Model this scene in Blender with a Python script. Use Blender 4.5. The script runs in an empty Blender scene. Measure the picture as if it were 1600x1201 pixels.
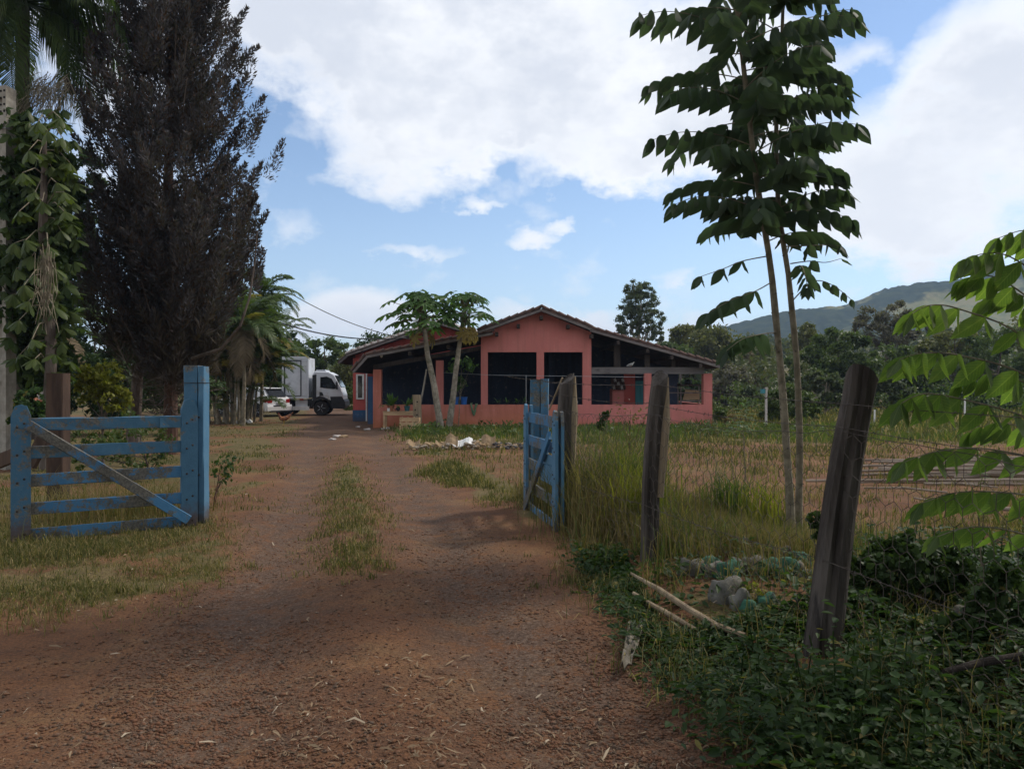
import bpy, math, random
import numpy as np
from mathutils import Vector, Matrix

random.seed(7)
RNG = np.random.default_rng(11)
SC = bpy.context.scene
COL = SC.collection
PI = math.pi
EYE = 1.6
F = 1180.0


def at(px, py, d):
    """point at depth d seen at photo pixel (1600 x 1201)"""
    return Vector(((px - 800) / F * d, d, EYE + (600.5 - py) / F * d))


def gd(py):
    return EYE * F / (py - 600.5)


# ------------------------------------------------------------------ camera, sky, sun, exposure
cam_d = bpy.data.cameras.new('camera')
cam = bpy.data.objects.new('camera', cam_d)
COL.objects.link(cam)
cam.location = (0, 0, EYE)
cam.rotation_euler = (math.radians(90), 0, 0)
cam_d.sensor_width = 36
cam_d.lens = F / 1600 * 36
cam_d.clip_start = 0.05
cam_d.clip_end = 6000
SC.camera = cam

SUN_EL, SUN_AZ = math.radians(46), math.radians(62)      # azimuth measured from +Y (the view) towards +X
SKY_STRENGTH = 0.14
SC.view_settings.view_transform = 'Standard'
SC.view_settings.look = 'None'
SC.view_settings.gamma = 1
SC.view_settings.use_curve_mapping = False
SC.view_settings.exposure = 0.2
SC.cycles.use_denoising = True
SC.cycles.max_bounces = 6
SC.cycles.diffuse_bounces = 4
SC.cycles.glossy_bounces = 2
SC.cycles.transmission_bounces = 4
SC.cycles.volume_bounces = 0
SC.cycles.caustics_reflective = False
SC.cycles.caustics_refractive = False


class NT:
    """small helper for node trees"""
    def __init__(s, tree):
        s.t = tree
    def n(s, kind, **kw):
        nd = s.t.nodes.new(kind)
        for k, v in kw.items():
            setattr(nd, k, v)
        return nd
    def put(s, sock, v):
        if v is None:
            return
        if isinstance(v, bpy.types.NodeSocket):
            s.t.links.new(v, sock)
        else:
            sock.default_value = v
    def m(s, op, a, b=None, c=None, clamp=False):
        nd = s.n('ShaderNodeMath', operation=op, use_clamp=clamp)
        s.put(nd.inputs[0], a); s.put(nd.inputs[1], b); s.put(nd.inputs[2], c)
        return nd.outputs[0]
    def mix(s, f, a, b, blend='MIX'):
        nd = s.n('ShaderNodeMix', data_type='RGBA', blend_type=blend)
        s.put(nd.inputs[0], f); s.put(nd.inputs[6], a); s.put(nd.inputs[7], b)
        return nd.outputs[2]
    def noise(s, vec, scale, detail=5, rough=.55, dist=0, dim='3D'):
        nd = s.n('ShaderNodeTexNoise', noise_dimensions=dim)
        s.put(nd.inputs['Vector'], vec)
        nd.inputs['Scale'].default_value = scale
        nd.inputs['Detail'].default_value = detail
        nd.inputs['Roughness'].default_value = rough
        nd.inputs['Distortion'].default_value = dist
        return nd.outputs[0]
    def step(s, v, a, b):
        nd = s.n('ShaderNodeMapRange', interpolation_type='SMOOTHSTEP')
        s.put(nd.inputs[0], v)
        nd.inputs[1].default_value = a; nd.inputs[2].default_value = b
        return nd.outputs[0]
    def lin(s, v, a, b, c=0., d=1.):
        nd = s.n('ShaderNodeMapRange')
        s.put(nd.inputs[0], v)
        for i, q in enumerate((a, b, c, d)):
            nd.inputs[1 + i].default_value = q
        return nd.outputs[0]


def c4(c):
    return (c[0], c[1], c[2], 1)


def build_world():
    w = bpy.data.worlds.new('World')
    SC.world = w
    w.use_nodes = True
    t = NT(w.node_tree)
    w.node_tree.nodes.clear()
    out = t.n('ShaderNodeOutputWorld')
    bg = t.n('ShaderNodeBackground')
    bg.inputs[1].default_value = SKY_STRENGTH
    w.node_tree.links.new(bg.outputs[0], out.inputs[0])
    sky = t.n('ShaderNodeTexSky', sky_type='NISHITA')
    sky.sun_disc = False
    sky.sun_elevation = SUN_EL
    sky.sun_rotation = SUN_AZ
    sky.altitude = 600
    sky.air_density = 1.0
    sky.dust_density = 0.25
    sky.ozone_density = 1.5
    tc = t.n('ShaderNodeTexCoord')
    sp = t.n('ShaderNodeSeparateXYZ')
    t.put(sp.inputs[0], tc.outputs['Generated'])
    X, Y, Z = sp.outputs
    az = t.m('ARCTAN2', X, Y)
    el = t.m('ARCSINE', Z)
    # warp so that the cloud edges billow
    cz = t.n('ShaderNodeCombineXYZ')
    t.put(cz.inputs[0], az); t.put(cz.inputs[1], t.m('MULTIPLY', el, 1.5)); 
    nA = t.noise(cz.outputs[0], 5.0, 8, .56)
    nB = t.noise(cz.outputs[0], 17.0, 6, .6)
    nC = t.noise(tc.outputs['Generated'], 2.3, 5, .55)

    nW1 = t.noise(cz.outputs[0], 3.2, 7, .6)
    cz2 = t.n('ShaderNodeVectorMath', operation='ADD'); t.put(cz2.inputs[0], cz.outputs[0]); cz2.inputs[1].default_value = (7.3, 2.1, 4.4)
    nW2 = t.noise(cz2.outputs[0], 3.6, 7, .6)
    nW3 = t.noise(cz2.outputs[0], 13, 6, .62)
    azw = t.m('ADD', az, t.m('ADD', t.m('MULTIPLY', t.m('SUBTRACT', nW1, .5), .13), t.m('MULTIPLY', t.m('SUBTRACT', nW3, .5), .07)))
    elw = t.m('ADD', el, t.m('ADD', t.m('MULTIPLY', t.m('SUBTRACT', nW2, .5), .10), t.m('MULTIPLY', t.m('SUBTRACT', nB, .5), .06)))

    def blob(px, py, rx, ry, s):
        a0 = math.atan((px - 800) / F)
        e0 = math.atan((600.5 - py) / F * math.cos(a0))
        k = math.cos(a0) ** 2
        u = t.m('DIVIDE', t.m('SUBTRACT', azw, a0), rx / F * k)
        v = t.m('DIVIDE', t.m('SUBTRACT', elw, e0), ry / F * math.cos(a0))
        d2 = t.m('ADD', t.m('MULTIPLY', u, u), t.m('MULTIPLY', v, v))
        g = t.m('MAXIMUM', t.m('SUBTRACT', 1.0, d2), 0.0)
        return t.m('MULTIPLY', g, s)
    blobs = [  # px, py, rx, ry, strength
        (640, 215, 150, 110, 1.0), (560, 60, 240, 120, 1.0), (800, 60, 330, 150, 1.15), (720, 170, 150, 95, .9),
        (930, 190, 190, 120, 1.0), (1020, 245, 170, 75, .9), (1150, 130, 160, 150, 1.0),
        (1470, 250, 260, 190, 1.0), (1560, 120, 200, 160, 1.0), (1400, 350, 150, 110, .8), (440, -10, 120, 90, .8), (1350, 60, 60, 30, .3),
        (1230, 300, 150, 110, .5), (200, 60, 180, 160, .7),
        (745, 321, 44, 15, .62), (842, 366, 46, 17, .6), (887, 345, 36, 14, .62), (480, 345, 100, 34, .33), (620, 390, 130, 13, .40),
        (560, 500, 90, 52, .95), (500, 520, 70, 42, .8), (650, 520, 90, 40, .75), (830, 500, 140, 34, .7), (940, 510, 100, 32, .7), (1060, 430, 60, 16, .35),
        (1080, 520, 120, 26, .5), (1100, 390, 70, 18, .25),
    ]
    acc = None
    for b in blobs:
        g = blob(*b)
        acc = g if acc is None else t.m('ADD', acc, g)
    acc = t.m('MINIMUM', acc, 1.05)
    # outside the frame the same broken cover carries on
    outm = t.m('MAXIMUM', t.step(el, .46, .70), t.step(t.m('ABSOLUTE', az), .66, .85))
    outm = t.m('MULTIPLY', outm, t.step(el, .02, .2))
    acc = t.m('MAXIMUM', acc, t.m('MULTIPLY', outm, t.lin(nC, .3, .62, .1, 1.05)))
    dens = t.m('ADD', acc, t.m('ADD', t.m('MULTIPLY', t.m('SUBTRACT', nA, .5), 1.9), t.m('MULTIPLY', t.m('SUBTRACT', nB, .5), 1.0)))
    mask = t.lin(dens, .06, .84)
    mask = t.m('MULTIPLY', mask, t.m('SUBTRACT', 1.6, t.m('MULTIPLY', mask, .6)), clamp=True)
    mask = t.m('MULTIPLY', mask, t.lin(dens, .1, .9, .80, 1.0))
    # thick cloud is grey below, thin edges are white
    thick = t.step(t.m('ADD', dens, t.m('ADD', t.m('MULTIPLY', t.m('SUBTRACT', nC, .5), 2.0), t.m('MULTIPLY', t.m('SUBTRACT', nW1, .5), 1.2))), .42, 1.4)
    shade = t.m('MULTIPLY', thick, t.lin(el, .12, .4, .35, 1.0))
    k = 1 / SKY_STRENGTH
    cloud = t.mix(shade, (.98 * k, .99 * k, 1.01 * k, 1), (.66 * k, .70 * k, .78 * k, 1))
    # pale air low down
    lowair = t.m('MULTIPLY', t.step(el, .34, .02), .16)
    skyc = t.mix(1.0, sky.outputs[0], (1.0, 1.0, 1.0, 1), 'MULTIPLY')
    skyc = t.mix(lowair, skyc, (.62 * k, .74 * k, .90 * k, 1))
    col = t.mix(mask, skyc, cloud)
    t.put(bg.inputs[0], col)


build_world()

sun_d = bpy.data.lights.new('sun', 'SUN')
sun_d.energy = 2.4
sun_d.angle = math.radians(6)
sun_d.color = (1.0, .93, .82)
sun = bpy.data.objects.new('sun', sun_d)
COL.objects.link(sun)
sdir = Vector((math.sin(SUN_AZ) * math.cos(SUN_EL), math.cos(SUN_AZ) * math.cos(SUN_EL), math.sin(SUN_EL)))
sun.rotation_euler = sdir.to_track_quat('Z', 'Y').to_euler()
sun.location = (20, 10, 30)

# ------------------------------------------------------------------ noise for shapes
def _hash(i, j, s):
    n = (i * 374761393 + j * 668265263 + s * 974634711) & 0xffffffff
    n = ((n ^ (n >> 13)) * 1274126177) & 0xffffffff
    return ((n ^ (n >> 16)) & 0xffff) / 65535.0


def vnoise(x, y, s=0):
    x = np.asarray(x, float); y = np.asarray(y, float)
    i = np.floor(x).astype(np.int64); j = np.floor(y).astype(np.int64)
    u = x - i; v = y - j
    u = u * u * (3 - 2 * u); v = v * v * (3 - 2 * v)
    a = _hash(i, j, s); b = _hash(i + 1, j, s); c = _hash(i, j + 1, s); d = _hash(i + 1, j + 1, s)
    return a + (b - a) * u + (c - a) * v + (a - b - c + d) * u * v


def fbm(x, y, s=0, o=4):
    t = 0; a = .5
    for k in range(o):
        t = t + a * vnoise(np.asarray(x) * 2 ** k, np.asarray(y) * 2 ** k, s + k * 17)
        a *= .5
    return t / (1 - .5 ** o)


def sst(v, a, b):
    t = np.clip((np.asarray(v, float) - a) / (b - a), 0, 1)
    return t * t * (3 - 2 * t)


def path_c(y):
    return .16 - .23 * np.asarray(y, float)


def path_mask(x, y):
    """1 on the drive, 0 off it"""
    x = np.asarray(x, float); y = np.asarray(y, float)
    wob = (fbm(x * .9, y * .9, 5) - .5) * 1.5
    w = 1.46 + .012 * y + 1.5 * sst(y, 5.3, 3.3)
    return 1 - sst(np.abs(x - path_c(y) - .30 * (1 - sst(y, 12, 19))) + wob, w - .5, w + .45)


def fence_x(y):
    """x of the fence line"""
    return 2.93 - .272 * np.asarray(y, float)


def gz(x, y):
    x = np.asarray(x, float); y = np.asarray(y, float)
    fade = 1 - sst(y, 26, 40)
    z = (fbm(x * .35, y * .35, 3) - .5) * .10 * fade + (fbm(x * 2.1, y * 2.1, 9) - .5) * .05 * (1 - sst(y, 14, 26))
    c = x - path_c(y)
    pm = path_mask(x, y)
    z = z - .045 * pm * (np.exp(-((c - .8) / .38) ** 2) + np.exp(-((c + .75) / .38) ** 2)) * fade
    z = z + .03 * pm * np.exp(-(c / .4) ** 2) * fade
    z = z + .10 * sst(x - fence_x(y), -.7, .3) * (1 - sst(y, 8.5, 12)) 
    return z


def g1(x, y):
    return float(gz(x, y))


# ------------------------------------------------------------------ mesh helpers
class MB:
    def __init__(s):
        s.v = []; s.f = []
    def add(s, vs, fs):
        o = len(s.v)
        s.v.extend(tuple(p) for p in vs)
        s.f.extend(tuple(i + o for i in f) for f in fs)
        return s
    def box(s, a, b, M=None, j=0.):
        (x0, y0, z0), (x1, y1, z1) = a, b
        vs = [Vector(p) for p in ((x0, y0, z0), (x1, y0, z0), (x1, y1, z0), (x0, y1, z0), (x0, y0, z1), (x1, y0, z1), (x1, y1, z1), (x0, y1, z1))]
        if j:
            vs = [p + Vector((random.uniform(-j, j), random.uniform(-j, j), random.uniform(-j, j))) for p in vs]
        if M is not None:
            vs = [M @ p for p in vs]
        return s.add(vs, [(0, 3, 2, 1), (4, 5, 6, 7), (0, 1, 5, 4), (1, 2, 6, 5), (2, 3, 7, 6), (3, 0, 4, 7)])
    def board(s, p, q, up, w, th, bev=.0):
        """plank from p to q, w wide along up, th thick"""
        p = Vector(p); q = Vector(q)
        X = (q - p).normalized(); Y = Vector(up).cross(X).normalized(); Zv = X.cross(Y).normalized()
        L = (q - p).length
        M = Matrix((X, Y, Zv)).transposed().to_4x4(); M.translation = p
        if bev <= 0:
            return s.box((0, -th / 2, -w / 2), (L, th / 2, w / 2), M)
        pr = []
        for (yy, zz) in ((-th / 2, -w / 2 + bev), (-th / 2 + bev, -w / 2), (th / 2 - bev, -w / 2), (th / 2, -w / 2 + bev), (th / 2, w / 2 - bev), (th / 2 - bev, w / 2), (-th / 2 + bev, w / 2), (-th / 2, w / 2 - bev)):
            pr.append((yy, zz))
        n = max(2, int(L / .25)); vs = []
        for k in range(n + 1):
            for (yy, zz) in pr:
                e = .004
                vs.append(M @ Vector((L * k / n, yy + random.uniform(-e, e), zz + random.uniform(-e, e))))
        fs = []
        for k in range(n):
            for i in range(8):
                a = k * 8 + i; b = k * 8 + (i + 1) % 8
                fs.append((a, a + 8, b + 8, b))
        fs.append(tuple(range(8))); fs.append(tuple(reversed(range(n * 8, n * 8 + 8))))
        return s.add(vs, fs)
    def tube(s, pts, rad, n=8, cap=True, jit=0.):
        pts = [Vector(p) for p in pts]
        if not hasattr(rad, '__len__'):
            rad = [rad] * len(pts)
        o = len(s.v); side = None
        for k, p in enumerate(pts):
            t = (pts[min(k + 1, len(pts) - 1)] - pts[max(k - 1, 0)])
            t = t.normalized() if t.length > 1e-9 else Vector((0, 0, 1))
            if side is None:
                side = t.cross(Vector((0, 0, 1)) if abs(t.z) < .9 else Vector((1, 0, 0))).normalized()
            side = (side - t * side.dot(t)).normalized()
            b = t.cross(side)
            for i in range(n):
                a = 2 * PI * i / n
                r = rad[k] * (1 + random.uniform(-jit, jit))
                s.v.append(tuple(p + side * (r * math.cos(a)) + b * (r * math.sin(a))))
        for k in range(len(pts) - 1):
            for i in range(n):
                a = o + k * n + i; b = o + k * n + (i + 1) % n
                s.f.append((a, b, b + n, a + n))
        if cap:
            s.f.append(tuple(o + i for i in reversed(range(n))))
            s.f.append(tuple(o + (len(pts) - 1) * n + i for i in range(n)))
        return s
    def prism(s, poly, y0, y1, axis='y'):
        """poly of (x, z) extruded along y (or of (y, z) along x)"""
        n = len(poly)
        if axis == 'y':
            vs = [(x, y0, z) for x, z in poly] + [(x, y1, z) for x, z in poly]
        else:
            vs = [(y0, x, z) for x, z in poly] + [(y1, x, z) for x, z in poly]
        fs = [tuple(range(n)), tuple(reversed(range(n, 2 * n)))]
        for i in range(n):
            jn = (i + 1) % n
            fs.append((i, i + n, jn + n, jn))
        return s.add(vs, fs)
    def lathe(s, prof, n=16, c=(0, 0, 0), axis='z', M=None):
        o = len(s.v); c = Vector(c)
        for r, z in prof:
            for i in range(n):
                a = 2 * PI * i / n
                p = Vector((r * math.cos(a), r * math.sin(a), z))
                if axis == 'y':
                    p = Vector((p.x, p.z, p.y))
                if axis == 'x':
                    p = Vector((p.z, p.x, p.y))
                if M is not None:
                    p = M @ p
                s.v.append(tuple(p + c))
        for k in range(len(prof) - 1):
            for i in range(n):
                a = o + k * n + i; b = o + k * n + (i + 1) % n
                s.f.append((a, b, b + n, a + n))
        s.f.append(tuple(o + i for i in reversed(range(n))))
        s.f.append(tuple(o + (len(prof) - 1) * n + i for i in range(n)))
        return s
    def rock(s, c, r, seed=0, n=1, flat=1., nu=9, nv=6):
        rr = random.Random(seed)
        c = Vector(c)
        off = [rr.uniform(0, 9) for _ in range(3)]
        vs = []
        for a in range(nv + 1):
            th = PI * a / nv
            for b in range(nu):
                ph = 2 * PI * b / nu
                d = Vector((math.sin(th) * math.cos(ph), math.sin(th) * math.sin(ph), math.cos(th)))
                k = 1 + .28 * math.sin(d.x * 3.1 + off[0]) * math.sin(d.y * 2.7 + off[1]) + .16 * math.sin(d.z * 5 + off[2] + d.x * 4) + .07 * math.sin(d.y * 9 + off[0]) * math.sin(d.z * 8 + off[1]) + rr.uniform(-.04, .04) * (0 < a < nv)
                vs.append(c + Vector((d.x * r[0], d.y * r[1], d.z * r[2])) * k)
        fs = []
        for a in range(nv):
            for b in range(nu):
                i = a * nu + b; j2 = a * nu + (b + 1) % nu
                fs.append((i, i + nu, j2 + nu, j2))
        return s.add(vs, fs)
    def mesh(s, name, smooth=False):
        me = bpy.data.meshes.new(name)
        me.from_pydata(s.v, [], s.f)
        if smooth:
            me.polygons.foreach_set('use_smooth', [True] * len(me.polygons))
        me.update()
        return me


def np_mesh(name, V, faces, smooth=False):
    """V (n,3); faces a list of int arrays (m,k)"""
    me = bpy.data.meshes.new(name)
    V = np.ascontiguousarray(V, dtype=np.float32)
    me.vertices.add(len(V)); me.vertices.foreach_set('co', V.ravel())
    loops = np.concatenate([f.ravel() for f in faces]).astype(np.int32)
    tot = np.concatenate([np.full(len(f), f.shape[1]) for f in faces]).astype(np.int32)
    st = np.concatenate([[0], np.cumsum(tot)[:-1]]).astype(np.int32)
    me.loops.add(len(loops)); me.loops.foreach_set('vertex_index', loops)
    me.polygons.add(len(tot)); me.polygons.foreach_set('loop_start', st); me.polygons.foreach_set('loop_total', tot)
    if smooth:
        me.polygons.foreach_set('use_smooth', np.ones(len(tot), bool))
    me.update(calc_edges=True)
    return me


def tag(o, label=None, cat=None, group=None, kind=None):
    if label: o['label'] = label
    if cat: o['category'] = cat
    if group: o['group'] = group
    if kind: o['kind'] = kind
    return o


def thing(name, label, cat, loc=(0, 0, 0), rotz=0., group=None, world=True):
    """Empty at the thing's base. world: its parts are given in world coordinates, else in its own"""
    o = bpy.data.objects.new(name, None)
    o.empty_display_size = .3
    COL.objects.link(o)
    o.location = loc
    o.rotation_euler = (0, 0, rotz)
    tag(o, label, cat, group)
    LOCAL[o.name] = Matrix.Translation(-Vector(loc)) if world else Matrix.Identity(4)
    return o


LOCAL = {}


def link(name, me, mat, parent=None, kind=None, label=None):
    if isinstance(me, MB):
        me = me.mesh(name)
    o = bpy.data.objects.new(name, me)
    if mat is not None and not me.materials:
        me.materials.append(mat)
    COL.objects.link(o)
    if parent is not None:
        o.parent = parent
        if parent.name in LOCAL:
            o.matrix_parent_inverse = LOCAL[parent.name]
    if kind: o['kind'] = kind
    if label: o['label'] = label
    return o


def solo(name, me, mat, label, cat, group=None, smooth=False):
    """a thing that is one mesh, with its origin moved to its base"""
    if isinstance(me, MB):
        me = me.mesh(name, smooth)
    n = len(me.vertices)
    co = np.empty(n * 3, np.float32); me.vertices.foreach_get('co', co)
    co = co.reshape(-1, 3)
    c = (co.min(0) + co.max(0)) / 2; c[2] = co[:, 2].min()
    me.vertices.foreach_set('co', (co - c).ravel()); me.update()
    o = link(name, me, mat)
    o.location = c.tolist()
    return tag(o, label, cat, group)


def structure(name, me, mat):
    o = link(name, me, mat)
    o['kind'] = 'structure'
    return o


def frame(X, Zh):
    X = Vector(X).normalized()
    Y = Vector(Zh).cross(X)
    Y = Y.normalized() if Y.length > 1e-6 else X.orthogonal().normalized()
    Zv = X.cross(Y)
    return Matrix((X, Y, Zv)).transposed().to_4x4()


def unit(a):
    return a / np.maximum(np.linalg.norm(a, axis=-1, keepdims=True), 1e-9)


def leaf_soup(C, A, Bv, L, W, fold=.0):
    """diamond leaves: centre C, long axis A, across Bv, lengths L, widths W -> (V, [F])"""
    n = len(C)
    L = np.broadcast_to(L, (n,))[:, None] * .5; W = np.broadcast_to(W, (n,))[:, None] * .5
    A = unit(A); Bv = unit(Bv - A * (A * Bv).sum(-1, keepdims=True))
    N = np.cross(A, Bv)
    V = np.stack([C - A * L, C + Bv * W - A * L * .15 + N * fold * W, C + A * L, C - Bv * W - A * L * .15 + N * fold * W], 1).reshape(-1, 3)
    Fq = np.arange(4 * n).reshape(n, 4)
    return V, [Fq]


def rand_dirs(n, rng):
    return unit(rng.normal(size=(n, 3)))


def blades(x, y, z, H, W, rng, lean=.5, curl=.6):
    """grass blades: two quads' worth of bent strip -> (V, faces)"""
    n = len(x)
    az = rng.uniform(0, 2 * PI, n)
    d = np.stack([np.cos(az), np.sin(az), np.zeros(n)], 1)
    s = np.stack([-np.sin(az), np.cos(az), np.zeros(n)], 1)
    tw = rng.uniform(-1.2, 1.2, n)
    s = s * np.cos(tw)[:, None] + d * np.sin(tw)[:, None]
    H = np.broadcast_to(H, (n,)); W = np.broadcast_to(W, (n,))
    t0 = np.abs(rng.normal(0, .42, n)) * lean
    t1 = t0 + curl * rng.uniform(.1, 1.7, n)
    P0 = np.stack([x, y, z], 1)
    up = np.array([0, 0, 1.])
    P1 = P0 + d * (H * .55 * np.sin(t0))[:, None] + up * (H * .55 * np.cos(t0))[:, None]
    P2 = P1 + d * (H * .5 * np.sin(t1))[:, None] + up * np.maximum(H * .5 * np.cos(t1), -.5 * H * np.cos(t0))[:, None]
    w0 = s * (W * .5)[:, None]
    V = np.stack([P0 - w0, P0 + w0, P1 + w0 * .8, P1 - w0 * .8, P2], 1).reshape(-1, 3)
    b = np.arange(n)[:, None] * 5
    return V, [b + np.array([[0, 1, 2, 3]]), b + np.array([[3, 2, 4]])]


def merge(parts):
    """[(V, [F..]), ...] -> (V, [F..])"""
    Vs = []; Fs = {}; o = 0
    for V, fl in parts:
        for f in fl:
            Fs.setdefault(f.shape[1], []).append(f + o)
        Vs.append(V); o += len(V)
    return np.concatenate(Vs), [np.concatenate(v) for v in Fs.values()]


# ------------------------------------------------------------------ materials
def new_mat(name):
    m = bpy.data.materials.new(name)
    m.use_nodes = True
    m.node_tree.nodes.clear()
    t = NT(m.node_tree)
    out = t.n('ShaderNodeOutputMaterial')
    return m, t, out


def surf(name, c1, c2, scale=4., rough=.85, bump=.3, bscale=30., detail=6, c3=None, s3=1.5, lo3=.55, hi3=.68, spec=.25, metal=0., stretch=None, coords='Object', lo=.35, hi=.65, bdist=.02, island=0.):
    """two-colour mottled surface with a third, patchy wear colour and fine relief"""
    m, t, out = new_mat(name)
    p = t.n('ShaderNodeBsdfPrincipled')
    t.t.links.new(p.outputs[0], out.inputs[0])
    tc = t.n('ShaderNodeTexCoord')
    v = tc.outputs[coords]
    if stretch:
        mp = t.n('ShaderNodeMapping')
        t.put(mp.inputs[0], v); mp.inputs['Scale'].default_value = stretch
        v = mp.outputs[0]
    n1 = t.noise(v, scale, detail, .6)
    col = t.mix(t.step(n1, lo, hi), c4(c1), c4(c2))
    if island:
        g = t.n('ShaderNodeNewGeometry')
        col = t.mix(1.0, col, t.mix(g.outputs['Random Per Island'], c4((1 - island,) * 3), c4((1 + island,) * 3)), 'MULTIPLY')
    if c3:
        n3 = t.noise(v, s3, 7, .65, .4)
        col = t.mix(t.step(n3, lo3, hi3), col, c4(c3))
    t.put(p.inputs['Base Color'], col)
    p.inputs['Roughness'].default_value = rough
    p.inputs['Specular IOR Level'].default_value = spec
    p.inputs['Metallic'].default_value = metal
    if bump:
        b = t.n('ShaderNodeBump')
        b.inputs['Strength'].default_value = bump; b.inputs['Distance'].default_value = bdist
        t.put(b.inputs['Height'], t.noise(v, bscale, 5, .6))
        t.put(p.inputs['Normal'], b.outputs[0])
    return m


def leafmat(name, c1, c2, trans=.35, rough=.5, c3=None, p3=.06, scale=.8, spec=.14, tcol=None, objrand=False, vein=0.):
    """leaf: colour varies from leaf to leaf, light shines through"""
    m, t, out = new_mat(name)
    g = t.n('ShaderNodeNewGeometry')
    r = g.outputs['Random Per Island']
    if objrand:
        oi = t.n('ShaderNodeObjectInfo'); r = oi.outputs['Random']
    tc = t.n('ShaderNodeTexCoord')
    n1 = t.noise(g.outputs['Position'], scale, 4, .6)
    f = t.m('ADD', t.m('MULTIPLY', r, .6), t.m('MULTIPLY', t.step(n1, .3, .7), .5), clamp=True)
    col = t.mix(f, c4(c1), c4(c2))
    if c3:
        rr = t.m('FRACT', t.m('MULTIPLY', r, 37.7))
        col = t.mix(t.m('LESS_THAN', rr, p3), col, c4(c3))
    p = t.n('ShaderNodeBsdfPrincipled')
    if vein:
        sx = t.n('ShaderNodeSeparateXYZ'); t.put(sx.inputs[0], tc.outputs['Generated'])
        off = t.m('ABSOLUTE', t.m('SUBTRACT', sx.outputs[1], .5))
        rib = t.step(off, .035, .008)
        side = t.step(t.m('SINE', t.m('MULTIPLY', t.m('SUBTRACT', sx.outputs[0], t.m('MULTIPLY', off, .55)), 62.)), .72, .98)
        vm = t.m('MULTIPLY', t.m('MAXIMUM', rib, t.m('MULTIPLY', side, .45)), vein)
        n5 = t.noise(tc.outputs['Object'], 7, 4, .6)
        col = t.mix(t.m('MULTIPLY', t.step(n5, .52, .72), .45), col, c4((c2[0] * 1.5, c2[1] * 1.2, c2[2])))
        col = t.mix(vm, col, c4((c2[0] * 1.9, c2[1] * 1.6, c2[2] * 1.7)))
    p.inputs['Roughness'].default_value = rough
    p.inputs['Specular IOR Level'].default_value = spec
    t.put(p.inputs['Base Color'], col)
    tr = t.n('ShaderNodeBsdfTranslucent')
    tint = tcol or (1.3, 1.5, .6)
    t.put(tr.inputs[0], t.mix(1.0, col, c4(tint), 'MULTIPLY'))
    mx = t.n('ShaderNodeMixShader')
    mx.inputs[0].default_value = trans
    t.t.links.new(p.outputs[0], mx.inputs[1]); t.t.links.new(tr.outputs[0], mx.inputs[2])
    t.t.links.new(mx.outputs[0], out.inputs[0])
    return m


def paint(name, base, base2, bare, amt=.5, rough=.55, scale=9., stretch=(1, 1, 1), low=None):
    """old paint, flaked to bare wood in patches; low = (z0, z1, colour) splash of soil near the ground"""
    m, t, out = new_mat(name)
    p = t.n('ShaderNodeBsdfPrincipled')
    t.t.links.new(p.outputs[0], out.inputs[0])
    g = t.n('ShaderNodeNewGeometry')
    mp = t.n('ShaderNodeMapping'); t.put(mp.inputs[0], g.outputs['Position']); mp.inputs['Scale'].default_value = stretch
    v = mp.outputs[0]
    big = t.noise(v, 1.3, 4, .6)
    fine = t.noise(v, scale, 8, .7, .3)
    vfine = t.noise(v, scale * 5, 4, .7)
    pat = t.m('ADD', t.m('ADD', t.m('MULTIPLY', big, .55), t.m('MULTIPLY', fine, .6)), t.m('MULTIPLY', vfine, .25))
    mask = t.step(pat, .86 - .3 * amt, .93 - .3 * amt)
    col = t.mix(t.step(fine, .3, .7), c4(base), c4(base2))
    barec = t.mix(t.step(vfine, .35, .65), c4([q * .45 for q in bare]), c4(bare))
    col = t.mix(mask, col, barec)
    if low:
        sx = t.n('ShaderNodeSeparateXYZ'); t.put(sx.inputs[0], g.outputs['Position'])
        zz = t.m('ADD', sx.outputs[2], t.m('MULTIPLY', t.m('SUBTRACT', fine, .5), .5))
        col = t.mix(t.m('MULTIPLY', t.step(zz, low[1], low[0]), .85), col, c4(low[2]))
    t.put(p.inputs['Base Color'], col)
    p.inputs['Roughness'].default_value = rough
    p.inputs['Specular IOR Level'].default_value = .3
    b = t.n('ShaderNodeBump'); b.inputs['Strength'].default_value = .5; b.inputs['Distance'].default_value = .006
    t.put(b.inputs['Height'], t.m('ADD', t.m('MULTIPLY', mask, -.6), vfine))
    t.put(p.inputs['Normal'], b.outputs[0])
    return m


M = {}
M['blue_paint'] = paint('blue_paint', (.047, .130, .215), (.062, .160, .255), (.16, .15, .13), .47, stretch=(1, 1, 1), low=(.05, .35, (.10, .055, .035)))
M['blue_flaked'] = paint('blue_flaked', (.045, .15, .29), (.06, .19, .34), (.15, .14, .12), .68, stretch=(1, 1, 1))
M['blue_pale'] = paint('blue_pale', (.068, .175, .285), (.09, .21, .325), (.18, .17, .15), .40, low=(.05, .3, (.09, .06, .04)))
M['weathered'] = surf('weathered_wood', (.036, .029, .025), (.112, .095, .083), 7, .9, .9, 40, stretch=(1, 1, .12), c3=(.03, .026, .025), s3=6, bdist=.02)
M['weathered_pale'] = surf('weathered_pale_wood', (.20, .15, .10), (.34, .26, .17), 7, .9, .8, 40, stretch=(1, 1, .12), c3=(.08, .06, .05), s3=6)
M['dark_wood'] = surf('dark_wood', (.030, .023, .020), (.065, .05, .042), 8, .9, .6, 40, stretch=(1, 1, .15))
M['brown_wood'] = surf('brown_wood', (.045, .028, .021), (.085, .052, .036), 8, .85, .5, 40, stretch=(1, 1, .2))
M['pine'] = surf('raw_pine', (.40, .26, .15), (.55, .38, .22), 6, .8, .4, 30, stretch=(.3, 1, 1))
M['bark'] = surf('bark', (.07, .052, .042), (.15, .12, .10), 5, .95, 1.0, 14, stretch=(1, 1, .3), bdist=.05)
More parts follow.
